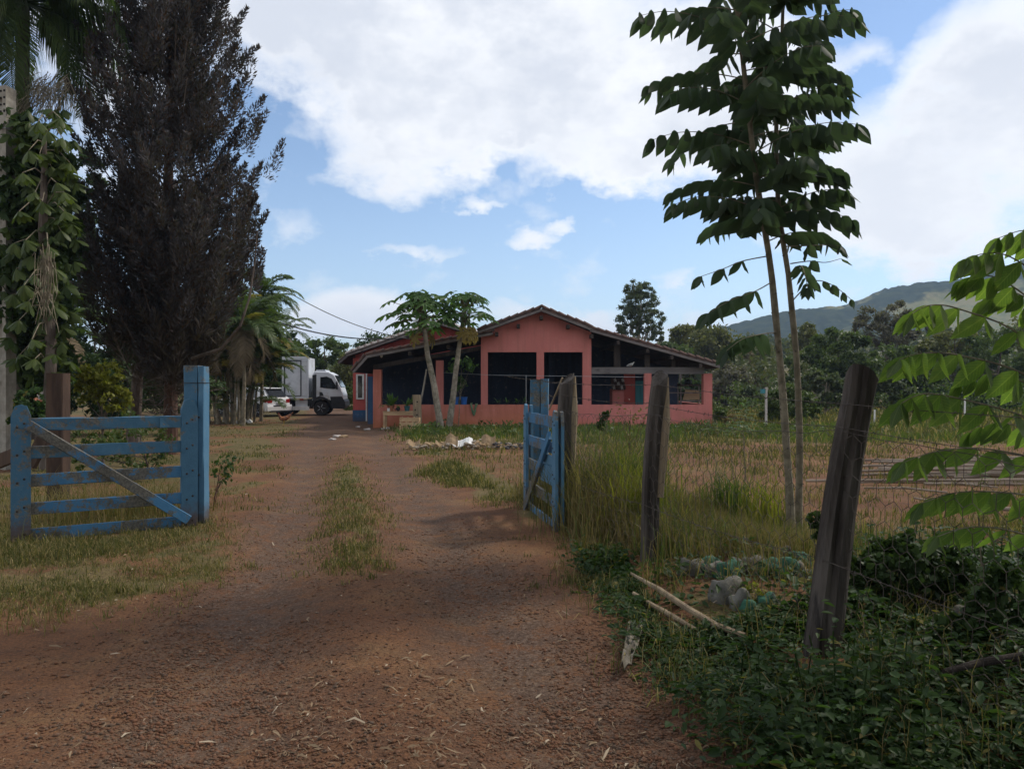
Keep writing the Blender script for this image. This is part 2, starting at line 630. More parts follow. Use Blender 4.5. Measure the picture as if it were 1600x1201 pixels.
M['bark_red'] = surf('reddish_bark', (.085, .045, .032), (.16, .095, .07), 5, .95, 1.0, 14, stretch=(1, 1, .25), bdist=.05)
M['bark_pale'] = surf('pale_bark', (.20, .17, .13), (.34, .30, .24), 6, .9, .5, 24, c3=(.12, .11, .07), s3=2.2)
M['stem'] = surf('green_brown_stem', (.15, .125, .085), (.26, .22, .155), 9, .8, .5, 40, c3=(.08, .075, .045), s3=4)
M['concrete'] = surf('concrete', (.26, .235, .20), (.36, .33, .285), 6, .9, .4, 50, c3=(.17, .15, .125), s3=1.2)
M['dark_hole'] = surf('hole', (.01, .01, .01), (.02, .018, .016), 6, .95, 0)

# ------------------------------------------------------------------ ground
def axis(a, b, s, lo, hi, far):
    core = np.arange(a, b + 1e-6, s)
    left = a - np.geomspace(s * 2, a - lo, far); right = b + np.geomspace(s * 2, hi - b, far)
    return np.concatenate([left[::-1], core, right])


def grass_mask(x, y):
    """how green the soil cover is, 0 bare .. 1"""
    x = np.asarray(x, float); y = np.asarray(y, float)
    pm = path_mask(x, y)
    n = fbm(x * .5, y * .5, 21); n2 = fbm(x * 1.7, y * 1.7, 31)
    base = sst(n * .6 + n2 * .4, .36, .60)
    c = x - path_c(y)
    strip = np.exp(-((c) / .34) ** 2) * sst(y, 5.8, 7.5) * (1 - sst(y, 13, 19)) * sst(n2, .3, .55)
    off = 1 - pm
    # the trampled yard in front of the gate is bare
    bare = (1 - sst(y, 4.6, 6.3)) * (x < 1.2)
    field = sst(x - fence_x(y), .1, .6)
    lush = sst(y, 19.5, 21.5)
    k = off * (.42 + .58 * base) * (1 - bare)
    k = np.where(field > .5, k * (.50 + .5 * lush + .35 * (1 - sst(y, 7.5, 9.5))), k)
    return np.clip(np.maximum(k, strip * .9), 0, 1)


def build_ground():
    xs = axis(-15, 15, .11, -1500, 1500, 26)
    ys = axis(1.2, 40, .11, -80, 2500, 26)
    Xg, Yg = np.meshgrid(xs, ys)
    Zg = gz(Xg, Yg)
    Zg = np.where((Yg < 1.0) | (np.abs(Xg) > 60), 0, Zg)
    V = np.stack([Xg, Yg, Zg], -1).reshape(-1, 3)
    nx, ny = len(xs), len(ys)
    i = (np.arange(ny - 1)[:, None] * nx + np.arange(nx - 1)[None, :]).ravel()
    Fq = np.stack([i, i + 1, i + nx + 1, i + nx], 1)
    me = np_mesh('ground', V, [Fq], True)
    pm = path_mask(Xg, Yg).ravel(); gm = grass_mask(Xg, Yg).ravel()
    far = sst(Yg.ravel(), 45, 60)
    c = Xg.ravel() - path_c(Yg.ravel())
    track = pm * np.maximum(np.exp(-((c - .95) / .55) ** 2), np.exp(-((c + .8) / .55) ** 2))
    track = np.maximum(track, pm * sst(Yg.ravel(), 15, 19) * .8)
    at_ = me.color_attributes.new('cover', 'FLOAT_COLOR', 'POINT')
    dat = np.stack([pm, np.maximum(gm, far), track, np.ones_like(pm)], 1).astype(np.float32)
    at_.data.foreach_set('color', dat.ravel())
    m, t, out = new_mat('soil')
    p = t.n('ShaderNodeBsdfPrincipled'); t.t.links.new(p.outputs[0], out.inputs[0])
    a = t.n('ShaderNodeAttribute', attribute_name='cover')
    sp = t.n('ShaderNodeSeparateColor'); t.put(sp.inputs[0], a.outputs['Color'])
    g = t.n('ShaderNodeNewGeometry'); v = g.outputs['Position']
    n1 = t.noise(v, .9, 6, .6); n2 = t.noise(v, 5, 7, .65); n3 = t.noise(v, 34, 5, .65); n4 = t.noise(v, 62, 5, .75)
    soil = t.mix(t.step(n1, .35, .65), (.165, .077, .040, 1), (.235, .118, .058, 1))
    soil = t.mix(t.step(n2, .42, .72), soil, (.125, .068, .042, 1))
    soil = t.mix(t.m('MULTIPLY', t.step(t.m('ADD', n1, t.m('MULTIPLY', n2, .4)), .70, .86), .55), soil, (.27, .155, .072, 1))
    grav = t.mix(t.step(n3, .38, .62), (.072, .050, .039, 1), (.185, .132, .100, 1))
    gf = t.m('MULTIPLY', sp.outputs[2], t.step(t.m('ADD', n2, t.m('MULTIPLY', t.m('SUBTRACT', n3, .5), .7)), .30, .56))
    col = t.mix(t.m('MULTIPLY', gf, .85), soil, grav)
    green = t.mix(t.step(n2, .35, .65), (.115, .105, .042, 1), (.19, .145, .065, 1))
    green = t.mix(t.step(n1, .45, .7), green, (.085, .10, .033, 1))
    gg = t.step(t.m('ADD', t.m('ADD', sp.outputs[1], t.m('MULTIPLY', t.m('SUBTRACT', n2, .5), .9)), t.m('MULTIPLY', t.m('SUBTRACT', n3, .5), .6)), .42, .72)
    col = t.mix(t.m('MULTIPLY', gg, .9), col, green)
    col = t.mix(t.m('MULTIPLY', t.step(n4, .40, .60), .62), col, (.055, .033, .024, 1))
    t.put(p.inputs['Base Color'], col)
    p.inputs['Roughness'].default_value = .95
    p.inputs['Specular IOR Level'].default_value = .1
    b = t.n('ShaderNodeBump'); b.inputs['Strength'].default_value = .9; b.inputs['Distance'].default_value = .035
    h = t.m('ADD', t.m('MULTIPLY', n2, .5), t.m('ADD', t.m('MULTIPLY', n3, .45), t.m('MULTIPLY', n4, .18)))
    t.put(b.inputs['Height'], h); t.put(p.inputs['Normal'], b.outputs[0])
    structure('ground', me, m)


build_ground()


def hill_mesh(name, xs, ys, hf):
    Xg, Yg = np.meshgrid(xs, ys)
    Zg = hf(Xg, Yg)
    nx, ny = len(xs), len(ys)
    V = np.stack([Xg, Yg, Zg], -1).reshape(-1, 3)
    i = (np.arange(ny - 1)[:, None] * nx + np.arange(nx - 1)[None, :]).ravel()
    return np_mesh(name, V, [np.stack([i, i + 1, i + nx + 1, i + nx], 1)], False), Xg, Yg


def build_hills():
    # the wooded ridge: its crest as the photograph shows it, at 700 m
    px = [900, 1000, 1060, 1110, 1180, 1250, 1310, 1360, 1400, 1450, 1500, 1540, 1580, 1640, 1720, 1850, 2000, 2400]
    py = [592, 575, 552, 518, 497, 481, 479, 463, 451, 442, 434, 425, 411, 392, 372, 350, 365, 470]
    xr = [(p - 800) / F * 700 for p in px]; zr = [EYE + (600.5 - q) / F * 700 for q in py]

    def h(x, y):
        cr = np.interp(x, xr, zr)
        prof = np.exp(-((y - 700) / np.where(y < 700, 125, 240)) ** 2)
        e = (fbm(x / 60, y / 60, 41) - .5) * 16 * sst(y, 430, 560) * (1 - .6 * np.exp(-((y - 700) / 40) ** 2))
        tree = (fbm(x / 9, y / 9, 43, 3) - .45) * 7 * sst(y, 430, 500)
        return (cr + e) * prof + tree * prof - 1.2
    me, Xg, Yg = hill_mesh('mountain', np.arange(-120, 1150, 3.6), np.arange(400, 1000, 4.2), h)
    m, t, out = new_mat('wooded_slope')
    p = t.n('ShaderNodeBsdfPrincipled'); t.t.links.new(p.outputs[0], out.inputs[0])
    g = t.n('ShaderNodeNewGeometry'); v = g.outputs['Position']
    n1 = t.noise(v, .016, 5, .6); n2 = t.noise(v, .12, 6, .65)
    col = t.mix(t.step(n2, .3, .7), (.016, .028, .017, 1), (.045, .058, .028, 1))
    dv = t.n('ShaderNodeVectorMath', operation='SUBTRACT'); t.put(dv.inputs[0], v); dv.inputs[1].default_value = (392, 610, 62)
    dl = t.n('ShaderNodeVectorMath', operation='LENGTH'); t.put(dl.inputs[0], dv.outputs[0])
    near = t.m('ADD', t.m('SUBTRACT', 1.0, t.m('DIVIDE', dl.outputs['Value'], 75.)), t.m('MULTIPLY', t.m('SUBTRACT', n1, .5), 2.2))
    pas = t.m('MAXIMUM', t.m('MULTIPLY', t.step(n1, .56, .62), .8), t.m('MULTIPLY', t.step(near, .05, .25), .95))
    col = t.mix(pas, col, t.mix(t.step(n2, .35, .65), (.24, .21, .10, 1), (.15, .16, .07, 1)))
    t.put(p.inputs['Base Color'], col); p.inputs['Roughness'].default_value = 1
    p.inputs['Specular IOR Level'].default_value = 0
    structure('mountain', me, m)

    # the slope behind the field
    def h2(x, y):
        r = 7 * sst(y, 72, 210) * (1 - sst(y, 300, 420)) * sst(x, 0, 30)
        r = r + 2.5 * sst(x, 40, 110) * sst(y, 60, 120) * (1 - sst(y, 300, 420))
        return r * (.75 + .5 * fbm(x / 35, y / 35, 47)) + (fbm(x / 5, y / 5, 48) - .5) * .5 * sst(y, 66, 80) * (1 - sst(y, 380, 420)) - .15
    me, _, _ = hill_mesh('hillside', np.arange(-15, 330, 3.), np.arange(58, 430, 3.), h2)
    m, t, out = new_mat('dry_slope')
    p = t.n('ShaderNodeBsdfPrincipled'); t.t.links.new(p.outputs[0], out.inputs[0])
    g = t.n('ShaderNodeNewGeometry'); v = g.outputs['Position']
    n1 = t.noise(v, .06, 5, .6); n2 = t.noise(v, .7, 6, .65)
    col = t.mix(t.step(n1, .35, .65), (.13, .105, .048, 1), (.055, .06, .028, 1))
    col = t.mix(t.m('MULTIPLY', t.step(n2, .45, .7), .6), col, (.05, .06, .028, 1))
    t.put(p.inputs['Base Color'], col); p.inputs['Roughness'].default_value = 1
    structure('hillside', me, m)
    return h2


hillz = build_hills()

# ------------------------------------------------------------------ the farmhouse
def plaster(name, c, c2, dirt, zlo, zhi, splash):
    m, t, out = new_mat(name)
    p = t.n('ShaderNodeBsdfPrincipled'); t.t.links.new(p.outputs[0], out.inputs[0])
    g = t.n('ShaderNodeNewGeometry'); v = g.outputs['Position']
    n1 = t.noise(v, .8, 6, .62); n2 = t.noise(v, 5, 6, .65)
    mp = t.n('ShaderNodeMapping'); t.put(mp.inputs[0], v); mp.inputs['Scale'].default_value = (4, 4, .35)
    n3 = t.noise(mp.outputs[0], 1.2, 6, .65)
    col = t.mix(t.step(n1, .3, .7), c4(c), c4(c2))
    col = t.mix(t.m('MULTIPLY', t.step(n3, .42, .68), .55), col, c4(dirt))
    col = t.mix(t.m('MULTIPLY', t.step(n2, .55, .75), .16), col, (.75, .5, .42, 1))
    s = t.n('ShaderNodeSeparateXYZ'); t.put(s.inputs[0], v)
    zz = t.m('ADD', s.outputs[2], t.m('MULTIPLY', t.m('SUBTRACT', t.m('ADD', t.m('MULTIPLY', n1, .6), t.m('MULTIPLY', n2, .4)), .5), .9))
    col = t.mix(t.m('MULTIPLY', t.step(zz, zhi, zlo), .8), col, c4(splash))
    t.put(p.inputs['Base Color'], col); p.inputs['Roughness'].default_value = .9
    p.inputs['Specular IOR Level'].default_value = .15
    b = t.n('ShaderNodeBump'); b.inputs['Strength'].default_value = .3; b.inputs['Distance'].default_value = .02
    t.put(b.inputs['Height'], n2); t.put(p.inputs['Normal'], b.outputs[0])
    return m


M['pink'] = plaster('pink_plaster', (.53, .172, .155), (.60, .215, .19), (.42, .16, .13), -.1, .35, (.46, .16, .085))
M['pink_low'] = plaster('pink_plaster_low', (.50, .17, .125), (.57, .205, .155), (.34, .12, .075), -.05, .80, (.42, .15, .07))
M['red_pink'] = plaster('red_pink_plaster', (.52, .10, .09), (.60, .14, .12), (.36, .09, .07), -.1, .5, (.40, .16, .09))
M['house_blue'] = plaster('blue_plaster', (.05, .11, .22), (.06, .13, .25), (.04, .07, .13), -.1, .3, (.10, .07, .06))
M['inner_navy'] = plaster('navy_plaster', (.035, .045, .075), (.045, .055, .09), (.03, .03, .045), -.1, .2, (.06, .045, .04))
M['roof_wood'] = surf('roof_timber', (.030, .024, .022), (.055, .043, .038), 5, .9, .5, 30, stretch=(1, .2, 1))
M['tile'] = surf('roof_tile', (.060, .036, .030), (.110, .062, .048), 6, .9, .5, 30, c3=(.06, .045, .04), s3=2.5, lo3=.48, hi3=.62)
M['tile_pale'] = surf('whitened_roof_tile', (.42, .37, .34), (.55, .50, .47), 6, .9, .4, 30, c3=(.16, .09, .07), s3=5, lo3=.56, hi3=.66)
M['fascia'] = surf('grey_board', (.13, .11, .105), (.21, .185, .18), 5, .85, .4, 30, stretch=(.3, 1, 1), c3=(.10, .08, .07), s3=5)
M['beam_grey'] = surf('grey_beam', (.13, .115, .115), (.19, .17, .17), 5, .9, .5, 30, stretch=(.2, 1, 1), c3=(.07, .06, .06), s3=3)
M['cement'] = surf('cement_floor', (.20, .18, .165), (.27, .245, .225), 2, .9, .3, 20, c3=(.16, .10, .075), s3=.8)
M['white_paint'] = surf('white_paint', (.62, .61, .60), (.72, .71, .69), 5, .6, .1, 20, c3=(.45, .40, .36), s3=4)
M['glass_dark'] = surf('window_glass', (.012, .014, .018), (.016, .018, .022), 2, .08, 0, spec=.6)
M['door_red'] = surf('dark_red_door', (.16, .025, .025), (.21, .035, .032), 4, .6, .2, 20)
M['teal'] = surf('teal_cloth', (.05, .20, .24), (.075, .26, .30), 3, .8, .3, 8, stretch=(4, 4, .3))

D = 28.0
house = thing('farmhouse', 'pink farmhouse with a low tiled gable roof and an open walled veranda', 'house', (1.0, 30.5, 0))


def hp(px, py, d=D):
    v = at(px, py, d)
    return v.x, v.z


def hbox(name, mat, px0, px1, py0, py1, y0, y1, d=D, parent=house, z0=None):
    x0, zt = hp(px0, py0, d); x1, zb = hp(px1, py1, d)
    if z0 is not None: zb = z0
    return link(name, MB().box((x0, y0, zb), (x1, y1, zt)), mat, parent)


# low walls, pillars
X0, ZP = hp(585, 632); X1, _ = hp(1113, 632)
par = MB()
nseg = 30
link('parapet', MB().box((X0, D, -.3), (hp(880, 0)[0], D + .16, ZP)), M['pink_low'], house)
link('parapet', MB().box((hp(880, 0)[0], D, -.3), (X1, D + .16, ZP)), M['pink'], house, label='cleaner pink stretch of low veranda wall')
link('parapet', MB().box((X1 - .16, D + .16, -.3), (X1, D + 7, ZP)), M['pink'], house)
link('plinth', MB().box((hp(700, 0)[0], D - .10, -.3), (hp(1060, 0)[0], D - .003, .14), j=.0), surf('ochre_plinth', (.40, .19, .10), (.50, .27, .15), 3, .95, .6, 20, c3=(.16, .12, .05), s3=1.3, lo3=.5, hi3=.6), house)
hbox('pillar', M['pink_low'], 583, 595.5, 577, 0, D - .02, D + .28, z0=-.3)
hbox('pillar', M['pink'], 681, 692.5, 563, 0, D + .005, D + .25, z0=ZP)
for a, b in ((751.5, 762), (838.5, 850), (910.5, 924)):
    hbox('pillar', M['pink'], a, b, 550, 0, D + .003, D + .24, z0=ZP)
hbox('pillar', M['pink'], 1007, 1018, 583, 0, D + .005, D + .25, z0=ZP)
hbox('pillar', M['pink'], 1099.5, 1113, 583.5, 0, D + .003, D + .32, z0=ZP)
# gable over the two openings
zo = hp(0, 550)[1]
gx0, gx1 = hp(751.5, 0)[0], hp(924, 0)[0]
gab = [(gx0, zo), (gx1, zo), (gx1, hp(0, 519)[1]), hp(846, 487), (gx0, hp(0, 521)[1])]
link('gable_wall', MB().prism(gab, D, D + .2), M['pink'], house)
# the pink pillar at the gable's inner side, standing forward a hand
# right bay: beam and struts
zb0, zb1 = hp(0, 584)[1], hp(0, 573.5)[1]
link('beam', MB().box((gx1, D + .03, zb0), (hp(1101, 0)[0], D + .2, zb1)), M['beam_grey'], house)
for a, b, top in ((960, 970, 539), (1008, 1016, 556), (1050, 1056, 564)):
    hbox('roof_post', M['dark_wood'], a, b, top - 2, 573.5, D + .06, D + .2)
# left bay: wall plate under the lean-to roof
link('wall_plate', MB().board((hp(583, 0)[0], D + .12, hp(0, 571)[1] - .05), (hp(752, 0)[0], D + .12, hp(0, 541)[1] - .05), (0, 0, 1), .16, .12), M['dark_wood'], house)
# back of the veranda
YB = 33.0
xw0, xw1 = at(551.5, 0, YB).x, 7.28
link('veranda_floor', MB().box((X0 + .02, D + .16, -.2), (X1 - .16, YB, .05)), M['cement'], house)
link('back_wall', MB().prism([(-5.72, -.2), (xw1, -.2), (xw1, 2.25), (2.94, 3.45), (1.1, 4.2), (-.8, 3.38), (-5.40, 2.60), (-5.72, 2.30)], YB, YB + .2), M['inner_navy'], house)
link('side_wall', MB().box((xw1 - .2, YB + .2, -.2), (xw1, 40, 3.0)), M['pink'], house)
# partition walls inside the veranda that keep it dark
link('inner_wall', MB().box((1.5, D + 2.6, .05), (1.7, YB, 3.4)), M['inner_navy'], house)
# far left block: front wall, door, shutters
link('front_wall', MB().box((xw0, YB, -.3), (-5.72, YB + .2, 2.75)), M['red_pink'], house)
zl = at(0, 640.5, YB).z
link('dado', MB().box((xw0 - .01, YB - .015, -.3), (-5.72, YB - .003, zl)), M['house_blue'], house)
x, z = at(558.5, 0, YB).x, at(0, 590, YB).z
wf = link('window', MB().box((x - .05, YB - .06, .95), (x + .30, YB - .004, 2.05)), M['white_paint'], house)
link('pane', MB().box((x + .03, YB - .065, 1.02), (x + .22, YB - .061, 1.98)), M['glass_dark'], wf)
dr = link('door', MB().box((-6.32, YB - .05, .0), (-5.98, YB - .004, 2.05)), M['door_red'], house)
link('door_frame', MB().box((-6.38, YB - .07, 0), (-6.32, YB - .003, 2.1)).box((-5.98, YB - .07, 0), (-5.92, YB - .003, 2.1)), M['white_paint'], dr)
hbox('corner_column', M['house_blue'], 574.5, 583.5, 588, 0, 30.6, 30.9, d=30.6, z0=-.3)
# ---- roofs: planes given by their front verge, laid on timber
YV = 27.55


def rp(px, py):
    v = at(px, py, YV)
    return Vector((v.x, YV, v.z))


tile_me = None
def tile_mesh():
    """one barrel tile, .40 along x"""
    b = MB()
    n = 6
    vs = []; 
    for x, r in ((0, .085), (.40, .105)):
        for rr in (r, r - .016):
            for i in range(n + 1):
                a = PI * i / n
                vs.append((x, rr * math.cos(a), rr * math.sin(a)))
    k = n + 1
    fs = []
    for i in range(n):
        fs += [(i, i + 1, 2 * k + i + 1, 2 * k + i), (k + i + 1, k + i, 3 * k + i, 3 * k + i + 1), (i + 1, i, k + i, k + i + 1), (2 * k + i, 2 * k + i + 1, 3 * k + i + 1, 3 * k + i)]
    fs += [(0, 2 * k, 3 * k, k), (n, k + n, 3 * k + n, 2 * k + n)]
    b.add(vs, fs)
    return b.mesh('tile')


TILE = tile_mesh(); TILE.materials.append(M['tile'])
TILE_W = TILE.copy(); TILE_W.materials.clear(); TILE_W.materials.append(M['tile_pale'])


def roof(p, q, y1, th=.07, verge=TILE, tiles=True, name='roof_slope', board=True):
    """p (upper) to q (lower) along the front verge; runs back to y1"""
    p = Vector(p); q = Vector(q)
    d = (q - p).normalized()
    n = Vector((0, -1, 0)).cross(d)
    if n.z < 0: n = -n
    y0 = p.y
    pts = [p, q, q + n * th, p + n * th]
    mb = MB().add([(a.x, y0, a.z) for a in pts] + [(a.x, y1, a.z) for a in pts], [(0, 1, 2, 3), (7, 6, 5, 4), (0, 4, 5, 1), (1, 5, 6, 2), (2, 6, 7, 3), (3, 7, 4, 0)])
    ro = link(name, mb, M['roof_wood'], house)
    L = (q - p).length
    # ribbed tile courses over the slope, joined
    V = []; fq = []
    cols = int((y1 - y0) / .21)
    for c in range(1, cols):
        yy = y0 + .1 + c * .21
        for i in range(5):
            a = PI * i / 4
            off = n * (th + .004 + .075 * math.sin(a)) + Vector((0, .1 * math.cos(a), 0))
            for e in (p, q):
                w = e + off; V.append((w.x, yy + .1 * math.cos(a), w.z))
        b0 = (c - 1) * 10
        for i in range(4):
            fq.append((b0 + i * 2, b0 + i * 2 + 1, b0 + i * 2 + 3, b0 + i * 2 + 2))
    o = link('tile_courses', np_mesh('tile_courses', np.array(V), [np.array(fq)]), M['tile'], ro, kind='stuff')
    if board:
        bo = n * .01
        link('verge_board', MB().board(p + Vector((0, -.022, 0)) + bo, q + Vector((0, -.022, 0)) + bo, n, .085, .03), M['fascia'], ro)
    if tiles:
        k = int(L / .30)
        for i in range(k):
            t0 = q + (p - q) * ((i) / k) + n * (th + .012 + random.uniform(0, .012))
            Mx = frame(p - q, n)
            up = Mx @ Matrix.Rotation(math.radians(-4.5), 4, 'Y')
            to = bpy.data.objects.new('tile', verge); COL.objects.link(to)
            to.parent = ro
            up.translation = t0 + Vector((0, .06 + random.uniform(-.012, .012), 0))
            to.matrix_basis = up
            if random.random() < .0: pass
    return ro


PK = rp(846, 485)
roof(PK, rp(747, 520), 37)
roof(PK, rp(925, 515.5), 37)
roof(rp(922, 516.5), rp(1128, 574.5), 37, th=.06)
roof(rp(770, 521.5), rp(572, 558), 32.9, th=.06)
roof(rp(573, 559), rp(552, 582), 32.9, th=.06)
# purlin ends that poke out under the verge
for px, py in ((846, 494), (810, 507), (776, 519.5), (888, 508), (925, 523), (966, 533), (1012, 546), (1050, 556), (1095, 569), (700, 540), (640, 550)):
    c = at(px, py, YV)
    link('purlin', MB().box((c.x - .055, YV - .02, c.z - .12), (c.x + .055, 33, c.z + .02)), M['dark_wood'], house)
# lintel shadow gap: bracket boxes beside the gable
# ridge tiles
for i in range(26):
    to = bpy.data.objects.new('ridge_tile', TILE); COL.objects.link(to); to.parent = house; to.matrix_parent_inverse = LOCAL[house.name]
    mx = frame((0, 1, 0.04), (0, 0, 1)); mx.translation = PK + Vector((0, -.05 + i * .36, .06)); to.matrix_basis = mx @ Matrix.Scale(1.25, 4)
# the older wing behind
YW = 33.15
wing = [at(556, 0, YW)]
ridge = Vector((-3.1, 32.6, 4.20)); eL = Vector((at(541, 556, 32.6).x, 32.6, at(541, 556, 32.6).z))
roof(ridge, eL, 42, th=.08, verge=TILE_W)
roof(ridge, Vector((-.4, 32.6, 3.38)), 42, th=.08, verge=TILE_W)
s = (ridge.z - eL.z) / (ridge.x - eL.x)
wz = lambda x: ridge.z - abs(x - ridge.x) * s - .02
link('wing_gable', MB().prism([(xw0 + .06, 2.75), (-1.0, 2.75), (-1.0, wz(-1.0) - .05), (ridge.x, ridge.z - .03), (xw0 + .06, wz(xw0 + .06))], YW + .06, YW + .26), M['red_pink'], house)
# dropped eave at the wing's outer side
roof(eL + Vector((.02, .1, -.01)), eL + Vector((-.36, .1, -.33)), 42, th=.08, tiles=False)
link('wing_wall', MB().box((xw0, YB + .2, -.3), (xw0 + .18, 42, 2.75)), M['red_pink'], house)

# tiled hood of the oven inside the right bay
h_x0, h_x1 = at(957, 0, 30).x, at(975, 0, 30).x
ov = link('oven_wall', MB().box((h_x0, 30, .05), (h_x1, 30.8, at(0, 608, 30).z)), M['pink'], house)
hood = link('oven_hood', MB().add([(h_x0 - .03, 29.85, at(0, 609, 30).z), (h_x1 + .03, 29.85, at(0, 609, 30).z), (h_x1 + .03, 30.5, at(0, 591, 30).z), (h_x0 - .03, 30.5, at(0, 591, 30).z)], [(0, 1, 2, 3)]), M['tile'], house)
for i in range(5):
    for j in range(3):
        to = bpy.data.objects.new('tile', TILE_W if (i + j) % 3 == 0 else TILE); COL.objects.link(to); to.parent = hood
        mx = frame((0, .65, .46), (0, -.46, .65)); mx.translation = Vector((h_x0 + .05 + i * .105, 29.83 + j * .22, at(0, 609, 30).z + .01 + j * .15)); to.matrix_basis = mx @ Matrix.Scale(.52, 4)
x0 = at(993, 0, 32.9).x
link('inner_door', MB().box((x0, 32.9, .05), (x0 + .45, 32.96, at(0, 595, 33).z)), M['teal'], house, label='teal door leaf inside the right bay')
link('inner_jamb', MB().box((x0 - .5, 32.9, .05), (x0 - .02, 32.97, 2.2)), M['red_pink'], house)

# ------------------------------------------------------------------ vehicles in the yard
def lofted(rings, close=True):
    b = MB(); n = len(rings[0]); o = 0
    for r in rings:
        b.v.extend(tuple(p) for p in r)
    for k in range(len(rings) - 1):
        for i in range(n):
            j = (i + 1) % n
            b.f.append((k * n + i, k * n + j, (k + 1) * n + j, (k + 1) * n + i))
    b.f.append(tuple(reversed(range(n)))); b.f.append(tuple((len(rings) - 1) * n + i for i in range(n)))
    return b


M['car_white'] = surf('white_car_paint', (.62, .62, .63), (.66, .66, .67), 2, .25, 0, spec=.5, c3=(.50, .46, .42), s3=1.2, lo3=.6, hi3=.8)
M['truck_white'] = surf('white_truck_paint', (.52, .54, .58), (.58, .60, .63), 2, .35, 0, spec=.5, c3=(.42, .41, .40), s3=1.5)
M['rubber'] = surf('rubber', (.015, .015, .016), (.03, .028, .027), 9, .9, .2, 40)
M['black_plastic'] = surf('black_plastic', (.018, .018, .02), (.03, .03, .032), 6, .6, .1, 30)
M['alu'] = surf('dull_sheet_aluminium', (.50, .52, .56), (.62, .64, .68), 3, .45, .25, 5, metal=.1, c3=(.30, .30, .31), s3=1.5, bdist=.03)
M['steel'] = surf('grey_steel', (.30, .31, .33), (.40, .41, .43), 4, .4, .1, 20, metal=.5)
M['tail_red'] = surf('tail_light', (.22, .012, .012), (.30, .02, .018), 8, .2, 0, spec=.5)


def wheel(parent, x, y, r, w, name='wheel'):
    ty = MB().lathe([(r * .62, -w / 2), (r * .93, -w / 2), (r, -w * .32), (r, w * .32), (r * .93, w / 2), (r * .62, w / 2)], 20, (x, y, r), 'y')
    wh = link(name, ty, M['rubber'], parent)
    s = -1 if y < 0 else 1
    rim = MB().lathe([(r * .63, s * w * .30), (r * .60, s * w * .40), (r * .5, s * w * .34), (r * .22, s * w * .42), (r * .02, s * w * .44)], 18, (x, y, r), 'y')
    for k in range(5):
        a = 2 * PI * k / 5
        rim.tube([(x + math.cos(a) * r * .15, y + s * w * .42, r + math.sin(a) * r * .15), (x + math.cos(a) * r * .58, y + s * w * .42, r + math.sin(a) * r * .58)], r * .07, 5)
    link('rim', rim, M['steel'], wh)


